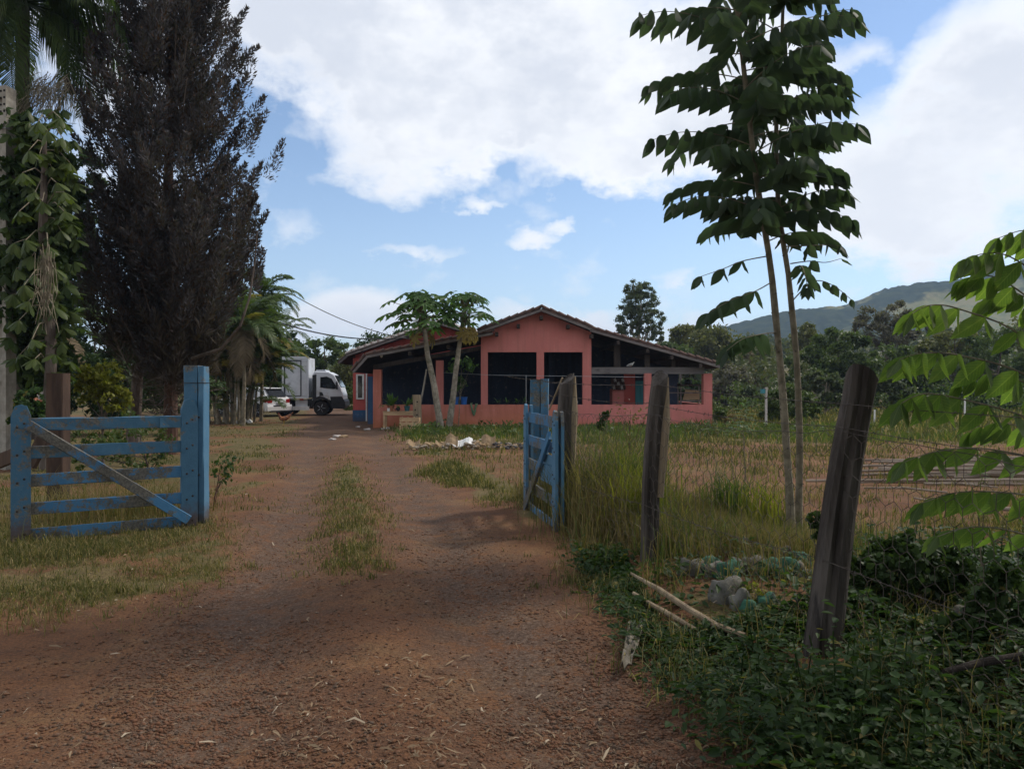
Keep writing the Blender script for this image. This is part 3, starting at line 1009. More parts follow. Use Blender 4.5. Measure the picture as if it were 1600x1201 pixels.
def build_truck():
    p = at(541, 0, 40)
    t = thing('box_truck', 'white cab truck with a tall silver box body parked beside the house', 'truck', (p.x, 40, 0), math.radians(6), world=False)
    # cab
    W = 1.02
    prof = [(-1.62, .78), (-1.62, 2.10), (-1.50, 2.27), (-.80, 2.25), (-.52, 2.10), (-.16, 1.42), (-.05, 1.05), (-.02, .70), (-.55, .66), (-.72, .82), (-.95, .92), (-1.2, .95), (-1.45, .88)]
    cabm = MB()
    n = len(prof)
    rings = []
    for y, k in ((-W, .97), (-W + .06, 1.0), (W - .06, 1.0), (W, .97)):
        rings.append([(-.8 + (x + .8) * k, y * (1 - .05 * max(0, z - 1.3)), z if z < 1.2 else 1.2 + (z - 1.2) * k) for x, z in prof])
    cab = link('cab', lofted(rings), M['truck_white'], t)
    yv = -W
    def side(y, pts, name, mat, th=.012, par=None):
        def yy(z): return y * (1 - .05 * max(0, z - 1.3))
        b = MB(); m = len(pts); s = -1 if y < 0 else 1
        b.v = [(x, yy(z), z) for x, z in pts] + [(x, yy(z) + s * th, z) for x, z in pts]
        b.f = [tuple(range(m)), tuple(range(2 * m - 1, m - 1, -1))] + [(i, (i + 1) % m, m + (i + 1) % m, m + i) for i in range(m)]
        return link(name, b, mat, par or t)
    for s in (-1, 1):
        dr = side(s * W, [(-1.28, .98), (-1.28, 2.06), (-.84, 2.08), (-.58, 1.96), (-.22, 1.36), (-.12, 1.02), (-.70, 1.0), (-.85, 1.0)], 'door', M['truck_white'], .012)
        side(s * (W + .013), [(-1.2, 1.45), (-1.2, 1.98), (-.86, 2.0), (-.63, 1.90), (-.36, 1.44), (-.50, 1.36)], 'window', M['glass_dark'], .008, dr)
        side(s * (W + .013), [(-1.24, 1.0), (-1.24, 1.22), (-1.10, 1.20), (-1.02, 1.02)], 'step_vent', M['black_plastic'], .01, dr)
    # black rear pillar panel, windscreen, bumper, arch, mirror
    side(-W, [(-1.60, .85), (-1.60, 2.08), (-1.40, 2.12), (-1.40, .9)], 'rear_panel', M['black_plastic'], .015)
    link('windscreen', MB().add([(-.49, -.86, 2.06), (-.49, .86, 2.06), (-.17, .92, 1.46), (-.17, -.92, 1.46)], [(0, 1, 2, 3)]).add([(-.47, -.86, 2.07), (-.47, .86, 2.07), (-.145, .92, 1.47), (-.145, -.92, 1.47)], [(0, 1, 2, 3)]), M['glass_dark'], t)
    link('bumper', MB().prism([(-.62, .36), (-.02, .34), (.07, .46), (.05, .72), (-.02, .82), (-.10, .98), (-.70, .97), (-.66, .70)], -W - .01, W + .01), M['black_plastic'], t)
    link('roof_fairing', MB().prism([(-1.5, 2.26), (-.9, 2.24), (-1.0, 2.36), (-1.42, 2.36)], -.8, .8), M['truck_white'], t)
    for s in (-1, 1):
        link('mirror', MB().box((-.40, s * (W + .05) - .02, 1.35), (-.30, s * (W + .17) + .02, 1.72)).tube([(-.35, s * W, 1.75), (-.35, s * (W + .1), 1.78), (-.35, s * (W + .1), 1.6)], .018, 5), M['black_plastic'], t)
        arch = [(-1.62, .45), (-1.62, .75), (-1.50, .92), (-1.25, 1.0), (-1.0, .95), (-.80, .85), (-.68, .6), (-.70, .45), (-.76, .62), (-.92, .80), (-1.12, .86), (-1.35, .82), (-1.5, .68), (-1.54, .45)]
        b = MB(); mm = len(arch)
        b.v = [(x, s * (W - .08), z) for x, z in arch] + [(x, s * (W + .02), z) for x, z in arch]
        b.f = [(i, (i + 1) % mm, mm + (i + 1) % mm, mm + i) for i in range(mm)] + [(i, i + 1, mm - 2 - i, mm - 1 - i) for i in range(6)] + [(mm + mm - 1 - i, mm + mm - 2 - i, mm + i + 1, mm + i) for i in range(6)]
        link('wheel_arch', b, M['black_plastic'], t)
        wheel(t, -1.16, s * (W - .14), .38, .26)
        wheel(t, -2.9, s * (W - .20), .38, .40)
    link('chassis', MB().box((-3.05, -.45, .50), (-.7, -.33, .78)).box((-3.05, .33, .50), (-.7, .45, .78)).box((-1.9, -.9, .45), (-1.66, .9, .85)), M['black_plastic'], t)
    link('tool_box', MB().box((-2.45, -1.0, .33), (-1.85, -.6, .82)), M['alu'], t)
    link('fuel_tank', MB().lathe([(.02, -.4), (.26, -.4), (.26, .4), (.02, .4)], 14, (-2.2, .78, .55), 'x'), M['steel'], t)
    # box body: panel frame and ribbed sides
    bx = link('box_body', MB().box((-3.05, -1.12, .90), (-1.80, 1.12, 2.98)), M['alu'], t)
    fr = MB()
    for z0, z1 in ((.88, 1.0), (2.88, 3.03)):
        fr.box((-3.10, -1.15, z0), (-1.77, -1.121, z1))
    for x0 in (-3.10, -1.86):
        fr.box((x0, -1.15, 1.0), (x0 + .09, -1.121, 2.88))
    link('body_frame', fr, M['truck_white'], t)
    dd = link('side_door', MB().box((-2.92, -1.150, 1.04), (-2.18, -1.121, 2.78)), M['alu'], t)
    ed = MB()
    for q in ((-2.99, 1.0, -2.945, 2.83), (-2.175, 1.0, -2.13, 2.83)): ed.box((q[0], -1.165, q[1]), (q[2], -1.122, q[3]))
    for q in ((-2.945, 1.0, -2.175, 1.038), (-2.945, 2.785, -2.175, 2.83)): ed.box((q[0], -1.165, q[1]), (q[2], -1.122, q[3]))
    link('door_seal', ed, M['black_plastic'], dd)
    for k in range(17):
        z = 1.02 + k * .108
        link('slat', MB().prism([(-1.135, z), (-1.148, z + .02), (-1.148, z + .08), (-1.135, z + .10), (-1.121, z + .10), (-1.121, z)], -2.12, -1.87, 'x'), M['truck_white'], t)
    link('side_marker', MB().box((-2.2, -1.17, .80), (-2.02, -1.12, .87)), M['tail_red'], t)
    # rear guard
    link('side_guard', MB().box((-2.6, -1.05, .28), (-1.75, -1.0, .48)), M['white_paint'], t)


build_truck()


def build_car():
    d = 37.5
    rr = at(436, 0, d)
    a = math.radians(62)
    h = Vector((-math.sin(a), math.cos(a), 0))
    t = thing('hatchback_car', 'white hatchback car with red tail lights parked behind the palm clump', 'car', (rr.x, d, 0), math.atan2(h.y, h.x), world=False)
    W = .84
    st = [  # x, half width, z bottom, belt, top, half width at top
        (.0, .70, .36, .86, .90, .60), (.05, .79, .28, .90, .955, .62), (.22, .83, .25, .94, 1.10, .60), (.46, .84, .24, .95, 1.36, .56), (.62, .84, .24, .95, 1.42, .56), (1.1, .84, .22, .94, 1.465, .57), (1.8, .84, .22, .92, 1.45, .57),
        (2.3, .84, .22, .91, 1.33, .55), (2.8, .83, .22, .90, 1.02, .58), (3.0, .82, .23, .86, .94, .60), (3.5, .78, .24, .76, .84, .56), (3.82, .66, .28, .62, .68, .5), (3.9, .52, .36, .55, .58, .4)]
    rings = []
    for x, w, zb, bl, tp, wt in st:
        half = [(w * .86, zb), (w * .98, zb + .12), (w, (zb + bl) / 2 + .05), (w * .965, bl), (wt + .04, bl + (tp - bl) * .82), (wt * .85, tp - .01), (wt * .3, tp)]
        rings.append([(x, y, z) for y, z in half] + [(x, -y, z) for y, z in reversed(half)])
    body = lofted(rings).mesh('body', True)
    link('body', body, M['car_white'], t)
    # glass: rear screen, sides
    link('rear_window', MB().add([(.06, -.56, 1.00), (.06, .56, 1.00), (.43, .49, 1.345), (.43, -.49, 1.345), (.02, -.57, 1.01), (.02, .57, 1.01), (.39, .50, 1.37), (.39, -.50, 1.37)],
                              [(4, 7, 6, 5), (0, 1, 2, 3), (0, 3, 7, 4), (1, 5, 6, 2), (3, 2, 6, 7), (0, 4, 5, 1)]), M['glass_dark'], t)
    link('spoiler', MB().prism([(.30, 1.40), (.34, 1.43), (.62, 1.445), (.62, 1.40)], -.54, .54), M['car_white'], t)
    for s in (-1, 1):
        for x0, x1, x2, x3 in ((.66, 1.22, 1.24, .86), (1.28, 1.88, 1.84, 1.30), (1.94, 2.62, 2.22, 1.9)):
            link('side_window', MB().add([(x0, s * .822, .965), (x1, s * .822, .955), (x2, s * .625, 1.375), (x3, s * .625, 1.365), (x0, s * .79, .965), (x1, s * .79, .955), (x2, s * .6, 1.375), (x3, s * .6, 1.365)],
                                        [(0, 1, 2, 3), (7, 6, 5, 4), (0, 4, 5, 1), (1, 5, 6, 2), (2, 6, 7, 3), (3, 7, 4, 0)]), M['glass_dark'], t)
        # tail light wraps the corner
        link('tail_light', lofted([[(-.012, s * .47, .70), (-.012, s * .47, .86), (.05, s * .47, .86), (.05, s * .47, .70)], [(.0, s * .70, .68), (.0, s * .70, .885), (.08, s * .70, .885), (.08, s * .70, .68)], [(.075, s * .818, .71), (.075, s * .818, .90), (.14, s * .80, .90), (.14, s * .80, .71)], [(.24, s * .848, .78), (.24, s * .848, .90), (.24, s * .82, .90), (.24, s * .82, .78)]]), M['tail_red'], t)
        for x in (.62, 3.1):
            wheel(t, x, s * .76, .31, .19)
            link('wheel_well', MB().lathe([(.01, -.02), (.365, -.02), (.365, .02), (.01, .02)], 18, (x, s * .825, .33), 'y'), M['black_plastic'], t)
    link('bumper', lofted([[(-.055, y * .80, .30), (-.075, y * .82, .50), (-.045, y * .82, .60), (.1, y * .84, .60), (.1, y * .84, .30)] for y in (-1, -.6, .6, 1)]), M['car_white'], t)
    link('bumper_insert', MB().box((-.085, -.42, .52), (-.03, .42, .575)).box((-.07, -.6, .24), (.05, .6, .315)), M['black_plastic'], t)
    link('number_plate', MB().box((-.088, -.2, .62), (-.03, .2, .72)), M['steel'], t)
    bd = MB().lathe([(.048, -.012), (.055, -.006), (.055, .006), (.048, .012)], 20, (-.016, 0, .80), 'x')
    link('badge', bd, M['steel'], t)
    vm = MB()
    for pth in ([(-.034, -.036), (-.012, .03), ][0:0] or [((-.03, .03), (-.012, -.004)), ((-.012, -.004), (0, .02)), ((0, .02), (.012, -.004)), ((.012, -.004), (.03, .03)), ((-.034, .016), (-.016, -.034)), ((-.016, -.034), (0, -.006)), ((0, -.006), (.016, -.034)), ((.016, -.034), (.034, .016))]):
        (a0, b0), (a1, b1) = pth
        vm.board((-.03, a0, .80 + b0), (-.03, a1, .80 + b1), (1, 0, 0), .008, .007)
    link('badge_letters', vm, M['black_plastic'], t)
    link('wiper', MB().tube([(.03, 0, 1.03), (.10, -.18, 1.10)], .01, 4), M['black_plastic'], t)


build_car()

# ------------------------------------------------------------------ hen on the drive's edge
def build_hen():
    m, tt, out = new_mat('hen_feathers')
    p = tt.n('ShaderNodeBsdfPrincipled'); tt.t.links.new(p.outputs[0], out.inputs[0])
    g = tt.n('ShaderNodeNewGeometry')
    n1 = tt.noise(g.outputs['Position'], 9, 4, .6); n2 = tt.noise(g.outputs['Position'], 40, 3, .6)
    col = tt.mix(tt.step(n1, .4, .6), (.36, .13, .045, 1), (.13, .05, .03, 1))
    col = tt.mix(tt.m('MULTIPLY', tt.step(n2, .5, .7), .5), col, (.50, .24, .10, 1))
    tt.put(p.inputs['Base Color'], col); p.inputs['Roughness'].default_value = .7
    red = surf('comb', (.40, .03, .025), (.5, .05, .04), 9, .6, 0)
    yel = surf('shank', (.45, .28, .06), (.5, .32, .08), 9, .6, 0)
    c = at(443.5, 0, 30)
    t = thing('hen', 'rust brown hen standing in the grass in front of the white car', 'hen', (c.x, 30, g1(c.x, 30)), math.radians(200), world=False)
    sp = [((-.27, 0, .40), .012, .035), ((-.22, 0, .37), .03, .06), ((-.15, 0, .31), .055, .075), ((-.06, 0, .255), .085, .095), ((.03, 0, .235), .095, .10), ((.10, 0, .26), .08, .085), ((.145, 0, .31), .052, .056), ((.165, 0, .365), .036, .038), ((.178, 0, .405), .03, .033), ((.20, 0, .43), .028, .028), ((.222, 0, .435), .016, .016)]
    rings = []
    for k, (c0, ry, rz) in enumerate(sp):
        c0 = Vector(c0); tn = (Vector(sp[min(k + 1, len(sp) - 1)][0]) - Vector(sp[max(0, k - 1)][0])).normalized()
        up = Vector((0, 1, 0)).cross(tn); up = up if up.z > 0 else -up
        rings.append([c0 + Vector((0, 1, 0)) * ry * math.cos(2 * PI * i / 12) + up * rz * math.sin(2 * PI * i / 12) for i in range(12)])
    link('body', lofted(rings).mesh('body', True), m, t)
    for k in range(6):
        a = (k - 2.5) * .22
        link('tail_feather', MB().add([(-.20, .02 * a, .36), (-.21, .03 + .02 * a, .33), (-.34 + abs(a) * .05, .07 * a + .02, .44 + .03 * math.cos(a * 3)), (-.36, .08 * a, .50 - .03 * abs(a)), (-.30, .06 * a - .02, .47)], [(0, 1, 2, 3, 4)]), m, t)
    for s in (-1, 1):
        link('wing', lofted([[(.09, s * .075, .27), (.07, s * .10, .30), (.07, s * .098, .22)], [(-.02, s * .092, .30), (-.02, s * .115, .26), (-.02, s * .10, .20)], [(-.14, s * .06, .33), (-.15, s * .08, .29), (-.13, s * .07, .26)]]), m, t)
        link('leg', MB().tube([(.01, s * .045, .18), (-.01, s * .045, .09), (.01, s * .045, .01)], [.02, .01, .009], 6).tube([(-.02, s * .045, .006), (.07, s * .045, .006)], .006, 4).tube([(.01, s * .045, .006), (.06, s * .045 + .03, .006)], .006, 4).tube([(.01, s * .045, .006), (.06, s * .045 - .03, .006)], .006, 4), yel, t)
    link('comb', MB().prism([(.165, .445), (.175, .478), (.188, .46), (.20, .485), (.212, .462), (.225, .47), (.225, .445)], -.006, .006).prism([(.205, .42), (.225, .42), (.222, .39), (.21, .385)], -.006, .006), red, t)
    link('beak', MB().lathe([(.012, 0), (.002, .035)], 6, (.232, 0, .432), 'x'), yel, t)
    link('eye', MB().lathe([(.001, -.031), (.006, -.029), (.006, .029), (.001, .031)], 8, (.208, 0, .440), 'y'), M['black_plastic'], t)


build_hen()

# ------------------------------------------------------------------ gate posts and leaves
def gate_post(name, label, px, py, d, w, dep, mat, z0=-.25, yaw=0., planks=None):
    c = at(px, py, d); g = g1(c.x, d)
    t = thing(name, label, 'gate post', (c.x, d, g), yaw, world=False)
    H = c.z - g
    if planks:
        for i, (x0, x1, hh, mm) in enumerate(planks):
            link('plank', MB().board(((x0 + x1) / 2, 0, z0), ((x0 + x1) / 2, random.uniform(-.01, .01), H + hh), (1, 0, 0), x1 - x0, dep, .008), mm, t)
    else:
        link('shaft', MB().board((0, 0, z0), (0, 0, H), (1, 0, 0), w, dep, .012), mat, t)
    return t, H


t, H = gate_post('gate_post', 'tall square blue gate post at the end of the gate with the long diagonal brace', 307, 571, 8.62, .22, .20, M['blue_paint'], yaw=.08,
                 planks=[(-.112, .045, 0, M['blue_paint']), (.049, .112, -.01, M['blue_pale'])])
link('wire_band', MB().box((-.117, -.105, H - .2), (.117, .105, H - .195)), M['dark_wood'], t)
link('hinge_bolt', MB().lathe([(.012, -.03), (.012, .0)], 8, (.06, -.10, .55), 'y').lathe([(.012, -.03), (.012, .0)], 8, (.06, -.10, 1.2), 'y'), M['rubber'], t)
t, H = gate_post('gate_post', 'blue two plank gate post standing behind the narrow half open gate', 843, 593, 9.75, .22, .16, M['blue_paint'], yaw=-.1,
                 planks=[(-.115, .012, 0, M['blue_paint']), (.020, .115, .012, M['blue_pale'])])


def gate_leaf(label, A, B, side, nearmat, zr, stA, stB, brace, rail_mats, wst=.17):
    """A, B: ground points of the two end stiles; side: unit normal to the face the brace is on"""
    A = Vector(A); B = Vector(B); e = (B - A).normalized(); L = (B - A).length
    n = Vector(side)
    t = thing('gate', label, 'gate', tuple((A + B) / 2 + Vector((0, 0, g1(*((A + B) / 2).to_2d())))))
    up = Vector((0, 0, 1))
    for k, z in enumerate(zr):
        mb = MB().board(A + up * (z + random.uniform(-.008, .008)), B + up * (z + random.uniform(-.008, .008)), up, .125, .028, .005)
        link('rail', mb, rail_mats[k], t)
    for P, (z0, z1), sg, mm in ((A, stA, 1, nearmat), (B, stB, -1, nearmat)):
        for off, tp in ((n * .032, 0), (n * -.032, -.012)):
            c = P + off
            prof = [(-wst / 2, z0), (wst / 2, z0), (wst / 2, z1 - .12), (wst * .30, z1 - .02), (0, z1 + tp), (-wst * .30, z1 - .02), (-wst / 2, z1 - .12)]
            b = MB(); m = len(prof); th = .016
            b.v = [c + e * x + up * z - n * th for x, z in prof] + [c + e * x + up * z + n * th for x, z in prof]
            b.v = [tuple(q) for q in b.v]
            b.f = [tuple(range(m)), tuple(range(2 * m - 1, m - 1, -1))] + [(i, (i + 1) % m, m + (i + 1) % m, m + i) for i in range(m)]
            st = link('stile', b, mm, t)
            if off.dot(n) > 0:
                bt = MB()
                for z in zr:
                    for q in (-.03, .03):
                        cc = c + e * q + up * (z + q * .6)
                        Mx = frame(n, up); Mx.translation = cc
                        bt.lathe([(.010, .012), (.012, .020), (.004, .024)], 7, (0, 0, 0), 'x', M=Mx)
                link('bolts', bt, M['dark_wood'], st, kind='stuff')
    p0, p1 = brace
    link('brace', MB().board(A + e * p0[0] + up * p0[1] + n * .068, A + e * p1[0] + up * p1[1] + n * .060, up, .10, .034, .006), M['blue_flaked'], t)
    return t, A, B, e, n, L


ZR = [.075, .345, .63, .91, 1.19]
fl, pt = M['blue_flaked'], M['blue_paint']
A = Vector((-4.955, 7.62, 0)); B = Vector((-3.60, 8.42, 0))
e = (B - A).normalized(); nrm = Vector((e.y, -e.x, 0))
t, *_ = gate_leaf('wide blue plank gate with a flaking diagonal brace, swung open beside the grass', A, B, nrm, M['blue_paint'], ZR, (-.03, 1.40), (-.02, 1.44), ((.06, 1.20), (1.56, .10)), [fl, fl, fl, pt, pt])
link('latch_block', MB().board(B - e * .30 + nrm * .034 + Vector((0, 0, 1.19)), B - e * .09 + nrm * .034 + Vector((0, 0, 1.19)), (0, 0, 1), .13, .03, .005), M['blue_paint'], t)
A2 = Vector((.485, 7.95, 0)); B2 = Vector((.205, 9.45, 0))
e2 = (B2 - A2).normalized(); n2 = Vector((-e2.y, e2.x, 0))
if n2.x > 0: n2 = -n2
t, *_ = gate_leaf('narrow seen blue plank gate with a boarded corner, open beside the tall grass', A2, B2, n2, M['blue_pale'], ZR, (-.02, 1.33), (-.02, 1.36), ((.10, 1.06), (1.48, .06)), [fl, fl, fl, fl, fl], wst=.15)
for z in (.70, .81, .60):
    link('corner_board', MB().board(A2 + e2 * .06 + n2 * .022 + Vector((0, 0, z - .03)), A2 + e2 * (.55 + (.82 - z) * .6) + n2 * .022 + Vector((0, 0, z - .03)), (0, 0, 1), .105, .02, .004), M['blue_pale'], t)

# ------------------------------------------------------------------ fence
def rough_post(name, label, base, top, r0, r1, mat, seed, cat='fence post', cut=.06, groove=.25, split=None):
    rr = random.Random(seed)
    base = Vector(base); top = Vector(top)
    b = MB(); n = 18; K = 16
    ph = [rr.uniform(0, 6) for _ in range(5)]
    ax = (top - base)
    rings = []
    for k in range(K + 1):
        t = k / K
        c = base + ax * t + Vector((.018 * math.sin(t * 5 + ph[0]), .012 * math.sin(t * 4 + ph[1]), 0))
        r = r0 + (r1 - r0) * t
        ring = []
        for i in range(n):
            a = 2 * PI * i / n
            q = 1 + .09 * math.sin(3 * a + ph[2] + t * .9) + .06 * math.sin(7 * a + ph[3] + t * 1.6) + rr.uniform(-.02, .02)
            g = abs(((a - 4.4 - .25 * t + PI) % (2 * PI)) - PI)
            q -= groove * math.exp(-(g / .13) ** 2)
            g = abs(((a - 5.3 + .3 * t + PI) % (2 * PI)) - PI)
            q -= groove * .8 * math.exp(-(g / .10) ** 2)
            z = 0
            if k == K:
                z = cut * math.sin(a + ph[4]) + rr.uniform(-.02, .015)
            ring.append(c + Vector((r * q * math.cos(a), r * q * math.sin(a), z)))
        rings.append(ring)
    t = thing(name, label, cat, (base.x, base.y, g1(base.x, base.y)))
    link('shaft', lofted(rings).mesh('shaft', False), mat, t)
    if split:
        link('splinter', MB().tube([base + ax * .45 + Vector((r0 * .85, -.02, 0)), base + ax * .8 + Vector((r1 * 1.05, -.02, 0)), base + ax * 1.0 + Vector((r1 * .95, 0, split))], [.03, .04, .018], 8, jit=.2), M['weathered_pale'], t)
    return t


P1b = Vector((1.69, 4.30, -.2)); P1t = at(1346, 588, 4.30)
P2b = Vector((1.145, 6.5, -.2)); P2t = at(1030, 591, 6.5)
P3b = at(880, 700, 8.35); P3b.z = -.2; P3t = at(886, 592, 8.35)
rough_post('fence_post', 'thickest dark leaning fence post with a flat sawn top beside the dark bush', P1b, P1t, .098, .082, M['weathered'], 3)
rough_post('fence_post', 'split grey fence post rising from the tall dry grass', P2b, P2t, .080, .070, M['weathered'], 8, split=.01)
rough_post('fence_post', 'weathered forked fence post close behind the narrow blue gate', P3b, P3t, .085, .08, M['weathered'], 13, split=.03)
solo('stake', MB().tube([at(858, 640, 8.6), at(879, 590, 8.45)], .011, 6), M['weathered_pale'], 'thin pale stake leaning on the weathered forked fence post', 'stake')
P0 = Vector((2.42, 1.9, 1.42))
wire_m = surf('rusty_wire', (.05, .038, .032), (.12, .10, .085), 20, .6, 0, metal=.4)


def barbed(label, pts, sag=.02, barbs=True):
    pl = []
    for a, b in zip(pts[:-1], pts[1:]):
        for k in range(10):
            u = k / 10
            p = Vector(a).lerp(Vector(b), u); p.z -= sag * 4 * u * (1 - u)
            pl.append(p)
    pl.append(Vector(pts[-1]))
    mb = MB().tube(pl, .0021, 5)
    if barbs:
        for i, p in enumerate(pl[1:-1]):
            for q in (-.06, .06):
                c = p + Vector((0, q, 0))
                for _ in range(2):
                    d = Vector((random.gauss(0, 1), random.gauss(0, .3), random.gauss(0, 1))).normalized() * .014
                    mb.tube([c - d, c + d], .0016, 3, cap=False)
    solo('barbed_wire', mb, wire_m, label, 'wire', 'wires strung between the fence posts')


def on(P, Q, z):
    u = (z - P.z) / (Q.z - P.z)
    return P + (Q - P) * u


off = Vector((-.09, -.03, 0))
barbed('topmost barbed wire strung over the heads of the fence posts', [at(790, 587, 9.7), at(845, 593, 9.65), on(P3b, P3t, 1.62) + off, on(P2b, P2t, 1.60) + off * .3, on(P1b, P1t, 1.49) + off, Vector((2.45, 1.9, 1.46))], .015)
barbed('sagging second barbed wire just above the hexagonal netting', [at(857, 616, 9.65), on(P3b, P3t, 1.50) + off, on(P2b, P2t, 1.44) + off, on(P1b, P1t, 1.36) + off, Vector((2.45, 1.9, 1.30))], .03)
barbed('lowest barbed wire running through the weeds at knee height', [on(P3b, P3t, .6) + off, on(P2b, P2t, .58) + off, on(P1b, P1t, .62) + off, Vector((2.45, 1.9, .6))], .03)


def netting():
    tops = [on(P3b, P3t, 1.34) + off, on(P2b, P2t, 1.36) + off, on(P1b, P1t, 1.34) + off, Vector((2.45, 1.9, 1.3))]
    segs = []; S = 0
    for a, b in zip(tops[:-1], tops[1:]):
        segs.append((S, a, b)); S += (b - a).length
    def pos(s, z):
        for s0, a, b in reversed(segs):
            if s >= s0:
                u = (s - s0) / (b - a).length
                p = a.lerp(b, min(u, 1.0)); break
        w = .05 * (vnoise(s * 1.3, z * 1.3, 77) - .5) + .03 * (vnoise(s * 6, z * 6, 78) - .5)
        return Vector((p.x + float(w), p.y + float(w) * .3, p.z - 1.34 + z - .05 * math.sin(u * PI) + .03 * float(vnoise(s * 5, z * 5, 79) - .5)))
    mb = MB(); w, h = .115, .105
    ncol, nrow = int(S / w), 12
    for j in range(nrow):
        for i in range(ncol):
            s = (i + .5 * (j % 2)) * w; z = 1.33 - j * h
            if s + w / 2 > S or z < .1: continue
            a = pos(s, z); b = pos(s + w / 2, z - h * .33)
            c = pos(max(s - w / 2, 0), z - h * .33); d = pos(max(s - w / 2, 0), z - h)
            for p, q in ((a, b), (a, c), (c, d)):
                mb.tube([p, q], .0019, 3, cap=False)
    top = [pos(S * k / 60, 1.335) for k in range(61)]
    mb.tube(top, .002, 4)
    solo('wire_netting', mb, wire_m, 'rusty hexagonal chicken wire netting stretched along the fence', 'netting')


netting()
# corral post with brace, left
c = at(91, 583, 10.2)
t = thing('corral_post', 'dark square timber post with a slanting brace behind the wide blue gate', 'post', (c.x, 10.2, 0))
link('shaft', MB().board((c.x, 10.2, -.2), (c.x, 10.2, c.z), (1, 0, 0), .225, .2, .012), M['brown_wood'], t)
q = at(40, 715, 10.4)
link('brace', MB().board((c.x - .02, 10.34, 1.36), (q.x, 10.5, q.z - .1), (0, 0, 1), .2, .06, .01), M['brown_wood'], t)
c = at(5, 600, 10.6)
solo('timber_rail', MB().board((c.x - .6, 10.9, .35), (at(30, 0, 10.6).x, 10.5, .62), (0, 0, 1), .2, .06, .01), M['brown_wood'], 'dark slanting timber rail low beside the concrete pole', 'rail')

# concrete light pole with pocketed faces
def concrete_pole():
    d = 14.5; c = at(4, 138, d); W = .36; T = .26
    t = thing('concrete_pole', 'tall grey concrete utility pole with recessed pockets and bolt holes', 'utility pole', (c.x, d, 0), -.12, world=False)
    H = c.z
    core = MB()
    core.box((-W / 2, -.05, -.3), (W / 2, .05, H))
    core.box((-W / 2, -T / 2, -.3), (-W / 2 + .075, -.051, H)).box((W / 2 - .075, -T / 2, -.3), (W / 2, -.051, H))
    core.box((-W / 2, .051, -.3), (-W / 2 + .075, T / 2, H)).box((W / 2 - .075, .051, -.3), (W / 2, T / 2, H))
    z = .3; k = 0
    while z < H:
        h = 1.25 if z > H - 1.6 else .12
        z1 = min(z + h, H)
        for s in (-1, 1):
            y0, y1 = sorted((s * .052, s * (T / 2 - .02)))
            core.box((-W / 2 + .076, y0, z), (W / 2 - .076, y1, z1))
        z += 1.35
    link('shaft', core, M['concrete'], t)
    hb = MB()
    for k in range(4):
        hb.lathe([(.022, -.004), (.022, .004)], 10, (.06, -T / 2 - .001 + .02, H - .1 - k * .13), 'y')
        hb.lathe([(.022, -.004), (.022, .004)], 10, (W / 2 - .03, -T / 2 - .002, H - .1 - k * .13), 'y')
    link('bolt_hole', hb, M['dark_hole'], t)
    link('wire_tie', MB().box((-W / 2 - .012, -T / 2 - .012, H - .82), (W / 2 + .012, T / 2 + .012, H - .80)), M['steel'], t)


concrete_pole()

# ------------------------------------------------------------------ small things about the house
terracotta = surf('terracotta', (.30, .12, .07), (.38, .17, .10), 6, .85, .2, 30)
bluepl = surf('blue_plastic', (.02, .10, .36), (.03, .13, .42), 4, .4, 0)
potleaf = leafmat('pot_leaf', (.05, .11, .03), (.12, .20, .05), .3)
cardboard = surf('cardboard', (.27, .185, .105), (.36, .255, .155), 5, .9, .2, 20)


def table():
    xa, za = at(600, 642, 27.2).x, at(600, 642, 27.2).z
    xb = at(656, 0, 27.2).x
    t = thing('bench_table', 'low wooden table holding pots against the pink veranda wall', 'table', ((xa + xb) / 2, 27.2, 0))
    for k in range(3):
        link('top_board', MB().board((xa, 26.98 + k * .19, za - .02 + random.uniform(-.004, .004)), (xb, 26.98 + k * .19, za - .02), (0, 1, 0), .18, .035, .004), M['pine'], t)
    link('apron', MB().box((xa + .02, 26.9, za - .14), (xb - .02, 26.93, za - .04)), M['pine'], t)
    for x in (xa + .05, xb - .06):
        for y in (26.95, 27.36):
            link('leg', MB().box((x - .03, y - .03, -.05), (x + .03, y + .03, za - .04)), M['pine'], t)
    return za


ZT = table()


def pot_plant(name, label, c, r, h, mat, leaves=26, L=.3, lm=None, group=None, up=.6):
    c = Vector(c)
    t = thing(name, label, 'potted plant', tuple(c), world=False, group=group)
    link('pot', MB().lathe([(r * .72, 0), (r * .95, h * .9), (r * 1.08, h * .9), (r * 1.08, h), (r * .9, h), (r * .86, h * .85), (.01, h * .85)], 14), mat, t)
    rng = np.random.default_rng(int(c.x * 100) & 255)
    az = rng.uniform(0, 2 * PI, leaves); el = rng.uniform(.1, 1.3, leaves)
    parts = []
    for a, e_ in zip(az, el):
        d = np.array([math.cos(a) * math.cos(e_), math.sin(a) * math.cos(e_), math.sin(e_)])
        s = np.array([-math.sin(a), math.cos(a), 0])
        l = L * rng.uniform(.6, 1.1)
        p0 = np.array([0, 0, h * .9]); p1 = p0 + d * l * .5; p2 = p0 + d * l * .85 + np.array([0, 0, -l * .12]); p3 = p0 + d * l - np.array([0, 0, l * .3 * (1.3 - e_)])
        w = l * .09
        V = np.array([p0 - s * w * .3, p0 + s * w * .3, p1 + s * w, p1 - s * w, p2 + s * w * .8, p2 - s * w * .8, p3])
        parts.append((V, [np.array([[0, 1, 2, 3], [3, 2, 4, 5]]), np.array([[5, 4, 6]])]))
    V, fl_ = merge(parts)
    link('foliage', np_mesh('foliage', V, fl_), lm or potleaf, t)
    return t


